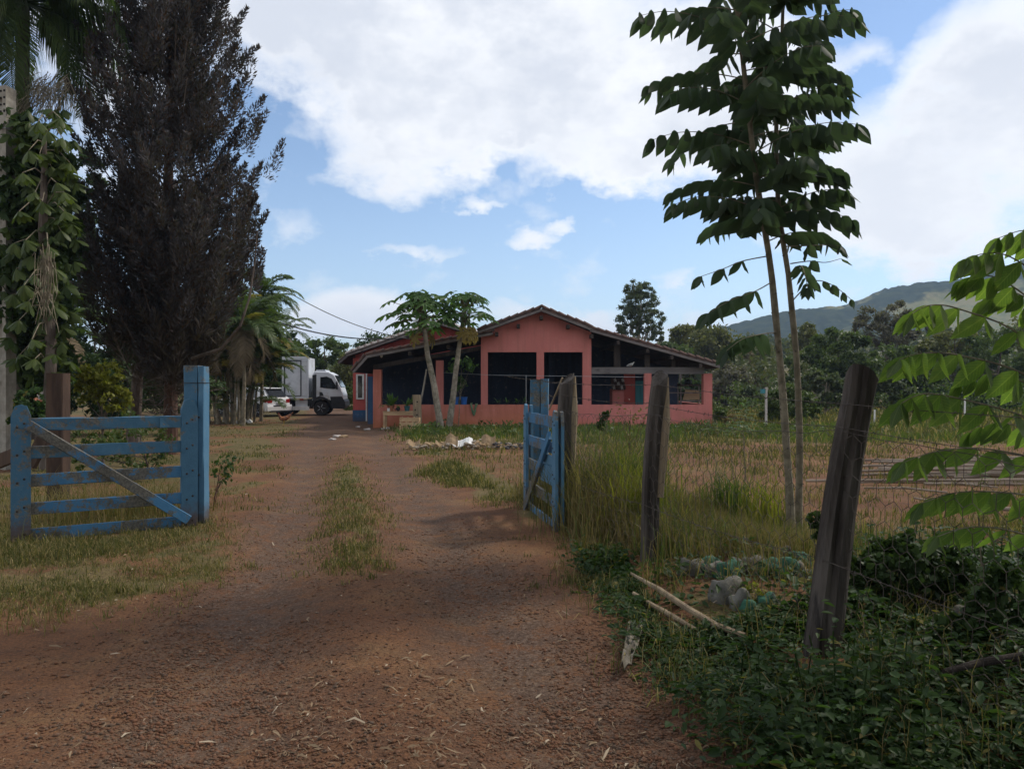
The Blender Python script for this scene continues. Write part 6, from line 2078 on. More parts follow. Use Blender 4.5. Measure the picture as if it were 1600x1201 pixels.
def near_sapling():
    rr = random.Random(4)
    d = 3.95
    c = at(1690, 700, d)
    base = (c.x, d, g1(c.x, d))
    t = thing('pinnate_sapling', 'leafy sapling reaching in from the picture edge with big drooping feather leaves', 'tree', base)
    link('trunk', MB().tube([(c.x + .04, d, base[2] - .1), (c.x, d, 1.2), (c.x - .02, d, 2.3), (c.x - .05, d, 2.9)], [.03, .026, .018, .008], 8, jit=.05), M['stem'], t)
    bank = LeafBank(t, 300)
    def ax(px_, py_, dd): return at(px_, py_, dd)
    FR = [  # rachis pixels, depth start/end, pairs, leaflet length
        ([(1690, 640), (1600, 527), (1500, 483), (1453, 477), (1425, 490)], 4.0, 3.75, 8, .185),
        ([(1690, 650), (1600, 584), (1500, 555), (1440, 552), (1405, 562)], 4.0, 3.6, 8, .195),
        ([(1690, 690), (1600, 650), (1505, 624), (1445, 615), (1408, 630)], 4.0, 3.6, 8, .20),
        ([(1690, 730), (1620, 715), (1530, 700), (1460, 706), (1412, 722)], 3.9, 3.5, 8, .185),
        ([(1690, 790), (1620, 775), (1550, 768), (1490, 770), (1440, 786)], 3.9, 3.5, 8, .175),
        ([(1690, 845), (1620, 838), (1560, 825), (1510, 824), (1465, 838)], 3.9, 3.6, 7, .165),
        ([(1690, 560), (1640, 450), (1580, 402), (1540, 396), (1512, 404)], 4.1, 4.1, 7, .20),
        ([(1690, 600), (1630, 490), (1570, 440), (1530, 430), (1500, 440)], 4.1, 4.3, 7, .19),
        ([(1690, 600), (1650, 520), (1610, 470), (1570, 455), (1540, 470)], 4.1, 4.4, 7, .19),
        ([(1690, 700), (1640, 620), (1580, 590), (1540, 585), (1500, 598)], 4.1, 4.4, 7, .18),
        ([(1690, 760), (1650, 690), (1590, 665), (1550, 662), (1515, 676)], 4.1, 4.4, 7, .18),
        ([(1690, 520), (1680, 420), (1640, 370), (1600, 360), (1560, 372)], 4.1, 4.2, 7, .19)]
    for pix, d0, d1, n, L in FR:
        k = len(pix) - 1
        pts = [at(x, y, d0 + (d1 - d0) * i / k) for i, (x, y) in enumerate(pix)]
        pts[0] = Vector((c.x, d, pts[0].z))
        pinnate_frond(bank, t, pts, .006, n, L * .88, rr, PINN, first=.16, spread=.42, hang=.8, wide=.80)
    bank.close('leaflets', L_['pinnate_isl'])


near_sapling()

# ------------------------------------------------------------------ whorled umbrella tree at the left edge
WH = [leaf_mesh('leaf', L_['scheff'], [(0, .012), (.12, .03), (.3, .12), (.55, .185), (.78, .17), (.93, .08), (1, .01)], .2, .25)]


def whorl_tree():
    rr = random.Random(12); rng = np.random.default_rng(12)
    d = 13.6
    c = at(40, 0, d)
    t = thing('umbrella_leaf_tree', 'glossy tree with hanging whorls of broad leaves beside the concrete pole', 'tree', (c.x, d + .6, 0))
    link('trunk', MB().tube([(c.x, d + .6, -.2), (c.x + .1, d + .6, 2.2), (c.x, d + .5, 4.5), (c.x + .1, d + .4, 6.2)], [.13, .10, .08, .03], 9, jit=.06), M['bark'], t)
    spots = [(60, 190), (95, 185), (75, 205), (45, 235), (80, 260), (110, 255), (55, 300), (88, 285), (30, 330), (70, 345), (100, 330), (40, 375), (75, 385), (95, 360), (25, 420), (55, 430), (85, 420), (45, 470), (75, 465), (30, 500), (60, 505), (85, 480), (40, 545), (55, 560), (25, 560), (100, 300), (35, 270), (62, 240), (20, 460), (50, 400), (98, 215), (66, 315), (38, 445), (22, 380), (50, 530), (78, 440)]
    for k, (px, py) in enumerate(spots):
        dd = d + rr.uniform(-.9, .5)
        p = at(px, py, dd)
        ro = Vector((c.x, d + .6, p.z + rr.uniform(-.1, .5)))
        wh = link('whorl', MB().tube([ro, ro.lerp(p, .5) + Vector((0, 0, .12)), p], [.014, .010, .006], 5), M['stem'], t)
        n = 8; a0 = rr.uniform(0, 6)
        tilt = Vector((rr.gauss(0, .3), rr.gauss(-.35, .3), 1)).normalized()
        for q in range(n):
            a = a0 + 2 * PI * q / n
            r = frame(tilt.orthogonal(), tilt) @ Vector((math.cos(a), math.sin(a), -.75 + rr.uniform(-.2, .2)))
            put_leaf(WH, p, r, tilt, rr.uniform(.20, .30), wh, rr, 1.1)
    bank = LeafBank(t, 0)
    for k in range(150):
        p = at(rr.uniform(5, 118), rr.uniform(170, 590), d + rr.uniform(.2, 1.3))
        tilt = Vector((rr.gauss(0, .4), rr.gauss(-.3, .4), 1)).normalized(); a0 = rr.uniform(0, 6)
        for q in range(8):
            a = a0 + 2 * PI * q / 8 + rr.gauss(0, .15)
            bank.put(WH, p, frame(tilt.orthogonal(), tilt) @ Vector((math.cos(a), math.sin(a), -.7 + rr.gauss(0, .25))), tilt, rr.uniform(.16, .28), None, rr, 1.1)
    bank.close('whorl_leaves', L_['scheff_j'])
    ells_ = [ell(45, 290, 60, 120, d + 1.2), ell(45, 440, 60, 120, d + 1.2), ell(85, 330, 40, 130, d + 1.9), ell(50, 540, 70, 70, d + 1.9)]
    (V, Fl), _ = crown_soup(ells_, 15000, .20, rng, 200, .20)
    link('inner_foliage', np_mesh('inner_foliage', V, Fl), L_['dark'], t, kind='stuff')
    b = MB()
    for k in range(30):
        p = at(rr.gauss(70, 7), rr.uniform(380, 420), d - .9); b.tube([p, p + Vector((rr.gauss(0, .06), 0, -.5)), p + Vector((rr.gauss(0, .10), 0, -rr.uniform(.7, 1.2)))], .006, 3, cap=False)
    link('dry_flower_spike', b, M['stem'], t)


whorl_tree()

# ------------------------------------------------------------------ papayas by the veranda
def papaya_leaf(name, mat):
    """deeply lobed palmate blade, unit radius, in the XY plane, drooping"""
    b = MB(); lobes = 7; ring = []
    for k in range(lobes):
        a = -2.35 + 4.7 * k / (lobes - 1)
        L = 1.0 - .22 * abs(a) / 2.35
        for da, r in ((-.30, .38), (-.20, .62), (-.22, .80), (-.07, .82), (0, 1.0), (.07, .82), (.22, .80), (.20, .62)):
            ring.append(((math.cos(a + da) * r * L), (math.sin(a + da) * r * L)))
    b.v = [(0, 0, 0)] + [(x, y, -.38 * (x * x + y * y) + .05 * math.sin(9 * math.atan2(y, x))) for x, y in ring]
    n = len(ring)
    b.f = [(0, i + 1, i + 2) for i in range(n - 1)]
    me = b.mesh(name, False); me.materials.append(mat)
    return me


PAP = papaya_leaf('blade', L_['papaya']); PAPY = papaya_leaf('dry_blade', L_['papaya_y'])


def papaya(label, foot, mids, crown_r, nl, seed, r0, dry=3, flat=1.):
    rr = random.Random(seed)
    P = [Vector(foot)] + mids
    t = thing('papaya_tree', label, 'tree', tuple(P[0]), group='papaya trees beside the veranda')
    pts = []
    for a, b in zip(P[:-1], P[1:]):
        for k in range(6): pts.append(a.lerp(b, k / 6))
    pts.append(P[-1]); n = len(pts)
    pts[0] = pts[0] - Vector((0, 0, .15))
    link('trunk', MB().tube(pts, [r0 * (1 - .5 * k / n) * (1 + .05 * (k % 2)) for k in range(n)], 9, jit=.04), M['bark_pale'], t)
    top = P[-1]
    for k in range(nl):
        az = k * 2.399; u = k / nl
        el = 1.15 - 1.35 * u + rr.uniform(-.15, .15)
        L = crown_r * rr.uniform(.5, .8) * (.55 + .45 * min(1, u * 2.2))
        dv = Vector((math.cos(az) * math.cos(el), math.sin(az) * math.cos(el), math.sin(el) * flat))
        st = top - Vector((0, 0, .45 * u))
        q = st + dv * L
        lf = link('leaf', MB().tube([st, st.lerp(q, .55) + Vector((0, 0, .06 * L)), q], [.016, .012, .009], 5, cap=False), M['stem'], t)
        o = bpy.data.objects.new('blade', PAP); COL.objects.link(o); o.parent = lf
        R = rr.uniform(.36, .50) * crown_r / 1.5
        mx = frame(Vector((dv.x, dv.y, -.35)), Vector((dv.x * .5, dv.y * .5, 1))) @ Matrix.Diagonal((R, R, R, 1)); mx.translation = q
        o.matrix_basis = mx
    for k in range(dry):
        az = rr.uniform(0, 6.28)
        st = top - Vector((0, 0, .45)); q = st + Vector((math.cos(az) * .4, math.sin(az) * .4, -.5))
        lf = link('leaf', MB().tube([st, q], [.014, .008], 5, cap=False), M['stem'], t)
        o = bpy.data.objects.new('blade', PAPY); COL.objects.link(o); o.parent = lf
        mx = frame(Vector((math.cos(az) * .3, math.sin(az) * .3, -1)), Vector((math.cos(az), math.sin(az), .3))) @ Matrix.Scale(.42, 4); mx.translation = q
        o.matrix_basis = mx
    fr = MB()
    for k in range(9):
        a = k * 2.4; z = -.25 - .06 * k
        fr.rock(top + Vector((math.cos(a) * .13, math.sin(a) * .13, z)), (.07, .07, .10), k)
    link('fruit', fr, surf('green_papaya', (.08, .13, .04), (.12, .17, .06), 6, .5, 0), t)


papaya('papaya tree with the widest crown, its trunk slanting away from the house corner', gbase(689, 26.4), [at(678, 600, 26.3), at(668, 555, 26.2), at(660, 484, 26.2)], 1.6, 50, 6, .125, 4, .9)
papaya('slimmer papaya tree leaning towards the gable wall with a yellowing skirt of leaves', gbase(701, 26.9), [at(708, 620, 26.8), at(714, 565, 26.7), at(727, 478, 26.6)], 1.4, 36, 11, .125, 6, .8)
# bare bush and creeper beside papaya
tree('climbing_shrub', 'thin leafy shrub climbing beside the slimmer papaya trunk', gbase(716, 27.2), [ell(722, 570, 22, 12, 27.2), ell(716, 600, 12, 16, 27.2), ell(735, 572, 10, 8, 27.2)], 420, .17, L_['papaya'], M['stem'], .02, 61, ncl=24, cl=.4, cat='shrub', limbs=8)

# ------------------------------------------------------------------ smaller plants
tree('yellow_green_shrub', 'yellow green leafy shrub behind the square timber post', gbase(160, 15), [ell(160, 590, 34, 32, 15), ell(140, 610, 26, 30, 15), ell(185, 625, 26, 26, 15)], 3200, .10, L_['yellow'], M['bark'], .03, 71, ncl=90, cl=.2, cat='shrub', limbs=14)
tree('leafy_shrub', 'low leafy shrub showing through the rails of the wide blue gate', gbase(240, 12.5), [ell(215, 690, 60, 50, 12.5), ell(140, 700, 40, 40, 12.5)], 1700, .08, L_['mid'], M['bark'], .02, 72, ncl=70, cl=.2, cat='shrub', limbs=20)
tree('leafy_shrub', 'pale leafy plants between the concrete pole and the timber post', gbase(45, 13.5), [ell(45, 640, 30, 36, 13.5), ell(70, 660, 26, 26, 13.5)], 1500, .12, L_['weed'], M['bark'], .02, 73, ncl=60, cl=.25, cat='shrub', limbs=10)
tree('spindly_shrub', 'spindly young shrub at the foot of the tall blue gate post', gbase(330, 9.6), [ell(345, 735, 26, 22, 9.6), ell(362, 720, 14, 10, 9.6)], 130, .07, L_['weed'], M['bark_red'], .014, 74, ncl=20, cl=.4, cat='shrub', limbs=16)
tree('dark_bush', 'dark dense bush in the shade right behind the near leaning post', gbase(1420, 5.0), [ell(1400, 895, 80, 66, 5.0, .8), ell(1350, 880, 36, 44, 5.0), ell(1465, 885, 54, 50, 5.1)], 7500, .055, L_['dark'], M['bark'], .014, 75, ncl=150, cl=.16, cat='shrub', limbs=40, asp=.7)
tree('dark_sprig', 'small dark leafy sprig growing out behind the fence netting on the near post', gbase(1278, 4.75), [ell(1272, 812, 16, 14, 4.6), ell(1284, 835, 10, 16, 4.6)], 300, .045, L_['dark'], M['bark'], .008, 76, ncl=26, cl=.3, cat='shrub', limbs=12)
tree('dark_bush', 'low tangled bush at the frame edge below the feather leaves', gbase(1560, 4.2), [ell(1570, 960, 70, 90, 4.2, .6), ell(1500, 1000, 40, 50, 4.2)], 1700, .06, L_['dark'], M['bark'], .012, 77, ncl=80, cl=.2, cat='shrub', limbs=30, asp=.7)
tree('small_dark_shrub', 'small dark shrub before the pale red wall near the split post', gbase(945, 9.6), [ell(946, 654, 10, 14, 9.6), ell(938, 664, 8, 8, 9.6)], 330, .05, L_['dark'], M['bark'], .012, 78, ncl=24, cl=.35, cat='shrub', limbs=8)
tree('bare_shrub', 'thin bare twigged shrub standing over the grass between the two fence posts', gbase(985, 9.8), [ell(985, 655, 36, 30, 9.8)], 60, .05, L_['rust'], M['bark_red'], .012, 79, ncl=26, cl=.5, cat='shrub', limbs=22)
tree('fern_shrub', 'bright yellow green ferny sprig growing among the border stones', gbase(1190, 5.15), [ell(1180, 930, 26, 16, 5.15), ell(1205, 945, 18, 12, 5.15)], 260, .045, L_['yellow'], M['stem'], .006, 80, ncl=22, cl=.4, cat='plant', limbs=10, up=1.2)


WEED = [leaf_mesh('leaf', L_['papaya'], [(0, .01), (.15, .06), (.4, .12), (.65, .105), (.88, .045), (1, .005)], .3, .28)]


def stem_weed(label, px, py_top, py_base, d, n, L, seed):
    rr = random.Random(seed)
    f = Vector(gbase(px, d)); tp = at(px + rr.uniform(-4, 4), py_top, d)
    t = thing('tall_weed', label, 'plant', tuple(f))
    link('stem', MB().tube([f - Vector((0, 0, .05)), f.lerp(tp, .5) + Vector((.02, 0, 0)), tp], [.010, .008, .004], 6), M['stem'], t)
    for k in range(n):
        u = .28 + .72 * k / n
        p = f.lerp(tp, u); a = k * 2.399 + rr.uniform(-.2, .2)
        l = L * (.6 + .5 * math.sin(PI * min(1, u)))
        put_leaf(WEED, p, Vector((math.cos(a), math.sin(a), .25 + .5 * (u > .85))), Vector((0, 0, 1)), l, t, rr).name = 'leaf'


stem_weed('tall green weed with long pointed leaves standing in the field by the twin stems', 1163, 672, 790, 9.3, 22, .34, 3)
stem_weed('smaller green weed with pointed leaves at the foot of the taller one', 1145, 715, 790, 9.0, 14, .24, 4)
stem_weed('young banana like plant at the outer foot of the veranda wall', 1105, 655, 680, 25.5, 10, .8, 5)
stem_weed('leafy weed by the pink wall between post and house corner', 1113, 650, 675, 26, 9, .7, 6)
stem_weed('tall weed growing at the frame edge beneath the cane heap', 1530, 800, 900, 4.9, 16, .17, 7)

# ------------------------------------------------------------------ grass, weeds, litter, gravel
def scatter(n, x0, x1, y0, y1, rng, mask, near=True):
    if near:      # denser nearby: uniform in 1/y
        y = 1 / rng.uniform(1 / y1, 1 / y0, n)
    else:
        y = rng.uniform(y0, y1, n)
    x = rng.uniform(0, 1, n) * (x1 - x0) + x0 if not callable(x0) else x0(y) + (x1(y) - x0(y)) * rng.uniform(0, 1, n)
    k = rng.uniform(0, 1, n) < mask(x, y)
    return x[k], y[k]


def grass(name, n, x0, x1, y0, y1, H, W, mat, seed, mask, lean=.6, curl=.6, near=True, hn=.5):
    rng = np.random.default_rng(seed)
    x, y = scatter(n, x0, x1, y0, y1, rng, mask, near)
    m = len(x)
    if m > 50:
        c = rng.integers(0, m, max(4, m // 16))
        pick = c[rng.integers(0, len(c), m)]
        tuft = rng.uniform(0, 1, m) < .6
        sd = .025 + .012 * np.maximum(0, y[pick] - 6)
        x = np.where(tuft, x[pick] + rng.normal(0, 1, m) * sd, x); y = np.where(tuft, y[pick] + rng.normal(0, 1, m) * sd, y)
    h = H * (.35 + 1.0 * rng.uniform(0, 1, len(x)) ** 1.3) * (1 - hn + 2 * hn * fbm(x * .8, y * .8, seed))
    V, Fl = blades(x, y, gz(x, y) - .01, h, W * rng.uniform(.6, 1.4, len(x)) * np.maximum(1, y / 8.0), rng, lean, curl)
    o = link(name, np_mesh(name, V, Fl), mat); o['kind'] = 'stuff'


GM = grass_mask
def view(y, m=.3): return .70 * y + m
left = lambda y: -view(y); right = lambda y: view(y)
clump = lambda x, y, s, f: sst(fbm(x * f, y * f, s), .40, .56)
grass('short_lawn_grass', 170000, left, lambda y: path_c(y) + 3.0, 5.0, 34, .075, .007, L_['grass'], 1, lambda x, y: GM(x, y) ** .8 * clump(x, y, 51, 1.1) * (y > 5.6) * (x < fence_x(y) + .2) * sst(y, 5.2, 6.5))
grass('verge_grass', 60000, left, lambda y: 0 * y - 1.8, 5.0, 8.8, .11, .0055, L_['grass'], 2, lambda x, y: (1 - path_mask(x, y)) * (.2 + .8 * clump(x, y, 52, 1.4)) * sst(y, 5.0, 6.4), 1.2, 1.3, hn=.8)
grass('verge_grass_dry', 15000, left, lambda y: 0 * y - 1.7, 4.8, 9.2, .13, .005, L_['grass_dry'], 3, lambda x, y: (1 - path_mask(x, y)) * (.25 + .75 * clump(x, y, 53, 1.1)) * sst(y, 4.6, 6.0), 1.4, 1.4, hn=.8)
grass('middle_strip_grass', 24000, lambda y: path_c(y) - .6, lambda y: path_c(y) + .6, 5.8, 19, .085, .006, L_['grass'], 4, lambda x, y: np.exp(-((x - path_c(y)) / .30) ** 2) * sst(y, 6, 7.5) * (1 - sst(y, 11, 18)) * (.12 + .88 * clump(x, y, 54, 1.3)), .9, 1.0)
grass('yard_grass', 46000, lambda y: path_c(y) + 1.0, lambda y: np.minimum(fence_x(y), 12) + 10 * (y > 16), 10.5, 28, .12, .010, L_['grass'], 5, lambda x, y: GM(x, y) * clump(x, y, 55, .9) * (np.abs(x - path_c(y)) > 1.1), near=False)
grass('lush_yard_grass', 30000, -5.5, 16, 20.5, 27.6, .24, .010, L_['grass_green'], 6, lambda x, y: sst(fbm(x * .7, y * .7, 56), .38, .55) * sst(y, 19.9, 22) * (x > path_c(y) + 2.0), near=False, hn=.8)
grass('field_grass', 80000, lambda y: fence_x(y) + .2, lambda y: view(y, 1.), 7, 42, .15, .008, L_['grass'], 7, lambda x, y: np.clip(sst(fbm(x * .55, y * .55, 57), .42, .62) * (.6 - .38 * sst(y, 8, 9.5) * (1 - sst(y, 15, 18))) + sst(y, 18, 21) * .7 + .10, 0, 1), hn=.7)
grass('field_grass_dry', 5500, lambda y: fence_x(y) + .2, lambda y: view(y, 1.), 6, 30, .22, .007, L_['grass_dry'], 8, lambda x, y: clump(x, y, 58, .6) * .8 + .05, hn=.7)
grass('far_field_grass', 46000, 6, 34, 22, 44, .35, .016, L_['grass'], 9, lambda x, y: .35 + .65 * clump(x, y, 59, .35), near=False, hn=.6)
grass('fence_dry_grass', 46000, lambda y: fence_x(y) - .55 + .5 * sst(y, 7.0, 7.6), lambda y: fence_x(y) + 1.5, 5.2, 10.5, .40 , .006, L_['grass_dry'], 10, lambda x, y: sst(fbm(x * 1.3, y * 1.3, 60), .30, .55) * sst(x - path_c(y), 1.5, 2.1) * (.035 + .965 * sst(y, 6.25, 7.0)), .8, .9, hn=.9)
grass('fence_green_grass', 16000, lambda y: fence_x(y) - .55 + .55 * sst(y, 7.0, 7.6), lambda y: fence_x(y) + 2.4, 5.2, 11, .34, .006, L_['grass_green'], 11, lambda x, y: sst(fbm(x * 1.3, y * 1.3, 61), .42, .6) * sst(x - path_c(y), 1.5, 2.1) * (.03 + .97 * sst(y, 6.25, 7.0)), .7, .8, hn=.9)


def tall_clump(label, px, d, n, H, spread, seed, mat, w=.010):
    rng = np.random.default_rng(seed)
    c = gbase(px, d)
    x = c[0] + rng.normal(0, spread, n); y = d + rng.normal(0, spread, n)
    h = H * rng.uniform(.45, 1.05, n)
    V, Fl = blades(x, y, gz(x, y) - .02, h, w * rng.uniform(.6, 1.3, n), rng, .55, .75)
    solo('grass_tussock', np_mesh('grass_tussock', V, Fl), mat, label, 'grass tussock')


tall_clump('tall green arching grass tussock right behind the split grey fence post', 975, 8.6, 700, 1.15, .22, 21, L_['grass_green'], .012)
tall_clump('broad tangled grass tussock against the narrow blue gate', 925, 8.3, 900, 1.05, .26, 22, L_['grass'], .009)
tall_clump('pale dry grass tussock between the narrow gate and the split post', 950, 7.7, 700, .8, .24, 23, L_['grass_dry'], .007)
tall_clump('yellowing grass tussock on the field side of the split post', 1000, 7.6, 380, .95, .14, 24, L_['yellow'], .010)
tall_clump('upright green grass tussock below the tall pointed weed', 1140, 8.4, 220, .75, .14, 25, L_['grass_green'], .014)
tall_clump('stiff yellow green tussock near the sapling stems', 1195, 8.0, 130, .7, .12, 26, L_['yellow'], .013)
tall_clump('low dry tussock in front of the sapling stems', 1210, 6.7, 600, .42, .22, 27, L_['grass_dry'], .006)
tall_clump('straw coloured tussock behind the bottom rail of the wide blue gate', 130, 9.0, 900, .6, .45, 28, L_['grass_dry'], .007)
tall_clump('straw coloured tussock near the tall gate post behind the rails', 235, 9.3, 800, .5, .35, 29, L_['grass_dry'], .007)


def leaf6(C, A, N, L, wf):
    """eight-cornered folded leaves"""
    n = len(C)
    A = unit(A); B_ = unit(np.cross(N, A)); Nn = np.cross(A, B_)
    l = np.broadcast_to(L, (n,))[:, None]; w = l * (wf[:, None] if hasattr(wf, '__len__') else wf)
    V = np.stack([C - A * l * .5, C - A * l * .28 + B_ * w * .75 + Nn * w * .25, C + B_ * w + Nn * w * .35, C + A * l * .28 + B_ * w * .6 + Nn * w * .1, C + A * l * .5 - Nn * w * .35,
                  C + A * l * .28 - B_ * w * .6 + Nn * w * .1, C - B_ * w + Nn * w * .35, C - A * l * .28 - B_ * w * .75 + Nn * w * .25], 1).reshape(-1, 3)
    b = np.arange(n)[:, None] * 8
    return V, [b + np.array([[0, 1, 2, 3, 4]]), b + np.array([[0, 4, 5, 6, 7]])]


def weeds():
    rng = np.random.default_rng(31)
    # low broad-leaved cover on the shaded bank
    def bank(x, y):
        e = x - (.95 + .06 * (y - 3) + .35 * (fbm(y * .9, x * .3, 71) - .5)) + (.0 + .16 * (y - 3.0))
        return sst(e, -.25, .2) * (1 - sst(y, 6.3, 7.2)) * (1 - .95 * sst(y, 4.8, 5.0) * (x > 1.0) * (x < 2.9)) * sst(np.hypot(x - 1.71, y - 4.2), .10, .34)
    n = 120000
    y = rng.uniform(2.7, 7.0, n); x = rng.uniform(.2, 4.6, n)
    k = (rng.uniform(0, 1, n) < bank(x, y) * (.6 + .4 * sst(fbm(x * 1.6, y * 1.6, 72), .3, .6)))
    x, y = x[k], y[k]
    hmax = .04 + .17 * sst(fbm(x * 1.9, y * 1.9, 73), .3, .75)
    n = len(x)
    z = gz(x, y) + hmax * rng.uniform(.05, 1, n)
    az = rng.uniform(0, 2 * PI, n)
    A = np.stack([np.cos(az), np.sin(az), rng.uniform(-.5, .25, n)], 1)
    N = np.stack([rng.normal(0, .45, n), rng.normal(0, .45, n), np.ones(n)], 1)
    L = rng.gamma(3., .011, n) + .012
    V, Fl = leaf6(np.stack([x, y, z], 1), A, N, L, np.where(fbm(x * 1.4, y * 1.4, 75) > .5, .34, .17))
    o = link('ground_cover_weeds', np_mesh('weeds', V, Fl), L_['weed']); o['kind'] = 'stuff'
    x3, y3 = scatter(16000, .3, 4.6, 2.8, 6.6, rng, lambda x, y: np.maximum(bank(x, y) * .6, bank(x + .25, y) * .5) * sst(fbm(x * 2.1, y * 2.1, 76), .45, .62), False)
    V, Fl = blades(x3, y3, gz(x3, y3), rng.uniform(.06, .22, len(x3)), .005, rng, 1.2, 1.1)
    o = link('bank_grass', np_mesh('bank_grass', V, Fl), L_['grass']); o['kind'] = 'stuff'
    # stalks and straw through the weeds
    x2, y2 = scatter(1700, .5, 4.4, 2.8, 4.95, rng, bank, False)
    V, Fl = blades(x2, y2, gz(x2, y2), rng.uniform(.08, .38, len(x2)), .004, rng, .9, .8)
    o = link('bank_straw', np_mesh('bank_straw', V, Fl), L_['grass_dry']); o['kind'] = 'stuff'
    # taller bank plants at the frame corner
    parts = []
    for k in range(170):
        y = rng.uniform(2.9, 6.3); x = max(1.15 if y < 4 else 2.75, .30 * y) + rng.gamma(1.6, .5)
        h = rng.uniform(.12, .5)
        m = 34
        zz = rng.uniform(.15, 1, m)
        C = np.stack([x + rng.normal(0, .07, m), y + rng.normal(0, .07, m), g1(x, y) + h * zz], 1)
        a = rng.uniform(0, 6.28, m)
        A = np.stack([np.cos(a), np.sin(a), rng.uniform(-.4, .3, m)], 1); N = np.stack([rng.normal(0, .4, m), rng.normal(0, .4, m), np.ones(m)], 1)
        LL = rng.uniform(.025, .07, m)
        parts.append(leaf6(C, A, N, LL, .26))
        st = MB().tube([(x, y, g1(x, y)), (x + rng.normal(0, .04), y, g1(x, y) + h)], .004, 3, cap=False)
        parts.append((np.array(st.v), [np.array(st.f)]))
    V, Fl = merge(parts)
    o = link('bank_undergrowth', np_mesh('bank_undergrowth', V, Fl), L_['weed']); o['kind'] = 'stuff'
    # leafy weeds in front of the house
    parts = []
    for k in range(150):
        x = rng.uniform(-3.2, 12); y = rng.uniform(22.5, 27.2)
        h = rng.uniform(.12, .45); m = 24
        C = np.stack([x + rng.normal(0, .16, m), y + rng.normal(0, .12, m), h * rng.uniform(.15, 1, m)], 1)
        parts.append(leaf_soup(C, rand_dirs(m, rng), rand_dirs(m, rng), rng.uniform(.10, .2, m), .07, .2))
    V, Fl = merge(parts)
    o = link('wall_foot_weeds', np_mesh('wall_foot_weeds', V, Fl), L_['mid']); o['kind'] = 'stuff'


weeds()


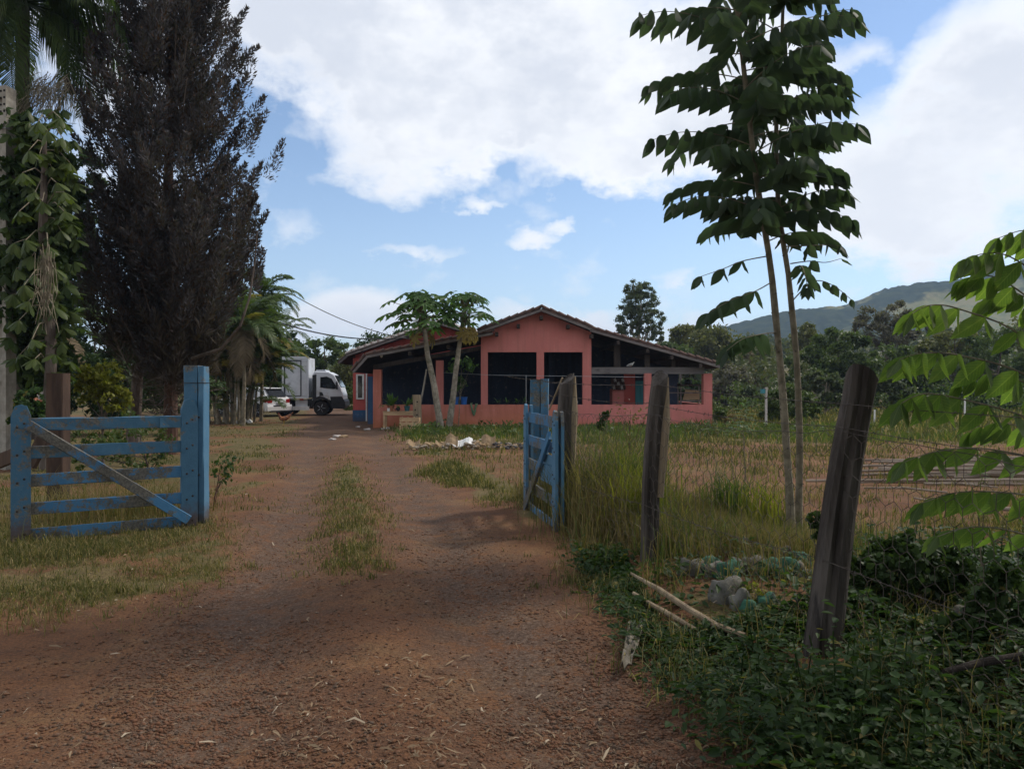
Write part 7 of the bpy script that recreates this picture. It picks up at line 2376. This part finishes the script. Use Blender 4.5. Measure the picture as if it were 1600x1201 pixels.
def gravel():
    rng = np.random.default_rng(41)
    ico = np.array([[1, 0, 0], [-1, 0, 0], [0, 1, 0], [0, -1, 0], [0, 0, 1], [0, 0, -1]], float)
    fc = np.array([[0, 2, 4], [2, 1, 4], [1, 3, 4], [3, 0, 4], [2, 0, 5], [1, 2, 5], [3, 1, 5], [0, 3, 5]])
    n = 130000
    y = 1 / rng.uniform(1 / 17., 1 / 2.6, n); x = rng.uniform(-.72, .5, n) * y
    c = x - path_c(y)
    tr = np.maximum(np.exp(-((c - 1.0) / .6) ** 2), np.exp(-((c + .8) / .6) ** 2))
    m = path_mask(x, y) * (.12 + .88 * tr * sst(fbm(x * 1.1, y * 1.1, 81), .36, .56))
    k = rng.uniform(0, 1, n) < m
    x, y = x[k], y[k]; n = len(x)
    s = rng.gamma(1.8, .0026, n) + .0022
    s = np.minimum(s, .018)
    R = rng.uniform(.6, 1.3, (n, 6, 1))
    sc = np.stack([s * rng.uniform(.7, 1.3, n), s * rng.uniform(.7, 1.3, n), s * rng.uniform(.4, .8, n)], 1)
    a = rng.uniform(0, 6.28, n)
    P = ico[None] * R * sc[:, None, :]
    X = P[..., 0] * np.cos(a)[:, None] - P[..., 1] * np.sin(a)[:, None]; Y = P[..., 0] * np.sin(a)[:, None] + P[..., 1] * np.cos(a)[:, None]
    V = np.stack([X + x[:, None], Y + y[:, None], P[..., 2] + (gz(x, y) + s * .15)[:, None]], -1).reshape(-1, 3)
    Fq = (fc[None] + (np.arange(n) * 6)[:, None, None]).reshape(-1, 3)
    m_ = surf('gravel', (.080, .054, .039), (.160, .110, .078), 60, .95, 0, island=.4, c3=(.16, .078, .045), s3=20, lo3=.42, hi3=.52)
    o = link('gravel', np_mesh('gravel', V, [Fq]), m_); o['kind'] = 'stuff'
    # straw, twigs and leaf scraps on the drive
    n = 9000
    y = 1 / rng.uniform(1 / 13., 1 / 2.7, n); x = rng.uniform(-.72, .4, n) * y
    m = .12 + .9 * sst(fbm(x * 1.3, y * 1.3, 83), .44, .64) * (.4 + .6 * (1 - sst(np.abs(x - path_c(y)), .2, 1.4)) + .5 * sst(y, 4.6, 3.0))
    k = rng.uniform(0, 1, n) < np.clip(m, 0, 1)
    x, y = x[k], y[k]; n = len(x)
    a = rng.uniform(0, 6.28, n)
    L = rng.gamma(2.0, .014, n) + .010; L = np.minimum(L, .12)
    A = np.stack([np.cos(a), np.sin(a), rng.normal(0, .15, n)], 1); N = np.stack([rng.normal(0, .5, n), rng.normal(0, .5, n), np.ones(n)], 1)
    A = unit(A); B_ = unit(np.cross(N, A))
    W = np.where(rng.uniform(0, 1, n) < .22, np.minimum(L * .25, .012), .0035)[:, None]
    C = np.stack([x, y, gz(x, y) + .008 + .01 * rng.uniform(0, 1, n)], 1)
    l = L[:, None] * .5
    bend = np.array([0, 0, 1.]) * (rng.uniform(-.1, .35, n)[:, None] * l) + B_ * (rng.normal(0, .2, n)[:, None] * l)
    V = np.stack([C - A * l - B_ * W * .3, C - A * l + B_ * W * .3, C + bend + B_ * W * .5, C + bend - B_ * W * .5, C + A * l], 1).reshape(-1, 3)
    b = np.arange(n)[:, None] * 5
    o = link('leaf_litter', np_mesh('leaf_litter', V, [b + np.array([[0, 1, 2, 3]]), b + np.array([[3, 2, 4]])]), L_['litter']); o['kind'] = 'stuff'


gravel()

# ------------------------------------------------------------------ roadside trees over the entrance, behind and beside the camera
tree('shade_tree', 'big spreading shade tree behind the camera at the entrance', (-3.5, -4.5, 0), [((-3, -3.5, 9.0), (7, 6.5, 2.6)), ((1.5, -1.0, 8.2), (4.5, 4.6, 1.8))], 16000, .36, L_['dark'], M['bark'], .32, 201, ncl=150, cl=.2, limbs=20)
tree('shade_tree', 'broad shade tree on the fence side of the entrance', (8.2, 1.6, 0), [((7.6, 1.2, 7.4), (4.0, 4.0, 2.6)), ((5.0, -3.0, 8.0), (4.5, 4.0, 2.4))], 13000, .34, L_['dark'], M['bark'], .26, 202, ncl=130, cl=.2, limbs=18)
tree('shade_shrub', 'unseen dense tall shrub added beyond the picture edge to shade the bank', (5.4, 1.9, 0), [((5.2, 1.9, 3.6), (1.9, 2.1, 2.4)), ((4.6, -.3, 3.0), (2.2, 1.8, 2.4))], 11000, .16, L_['dark'], M['bark'], .10, 203, ncl=130, cl=.2, limbs=18, cat='shrub')  # unseen shrub, added only to throw shade over the weedy bank

# ------------------------------------------------------------------ thin haze over the valley
def haze(dens):
    b = MB().box((-1550, -90, -3), (1550, 2520, 175))
    m, t, out = new_mat('haze')
    v = t.n('ShaderNodeVolumePrincipled')
    v.inputs['Color'].default_value = (.52, .70, 1.0, 1)
    v.inputs['Density'].default_value = dens
    v.inputs['Anisotropy'].default_value = .2
    t.t.links.new(v.outputs[0], out.inputs['Volume'])
    o = link('haze', b, m); o['kind'] = 'stuff'


haze(.00034)
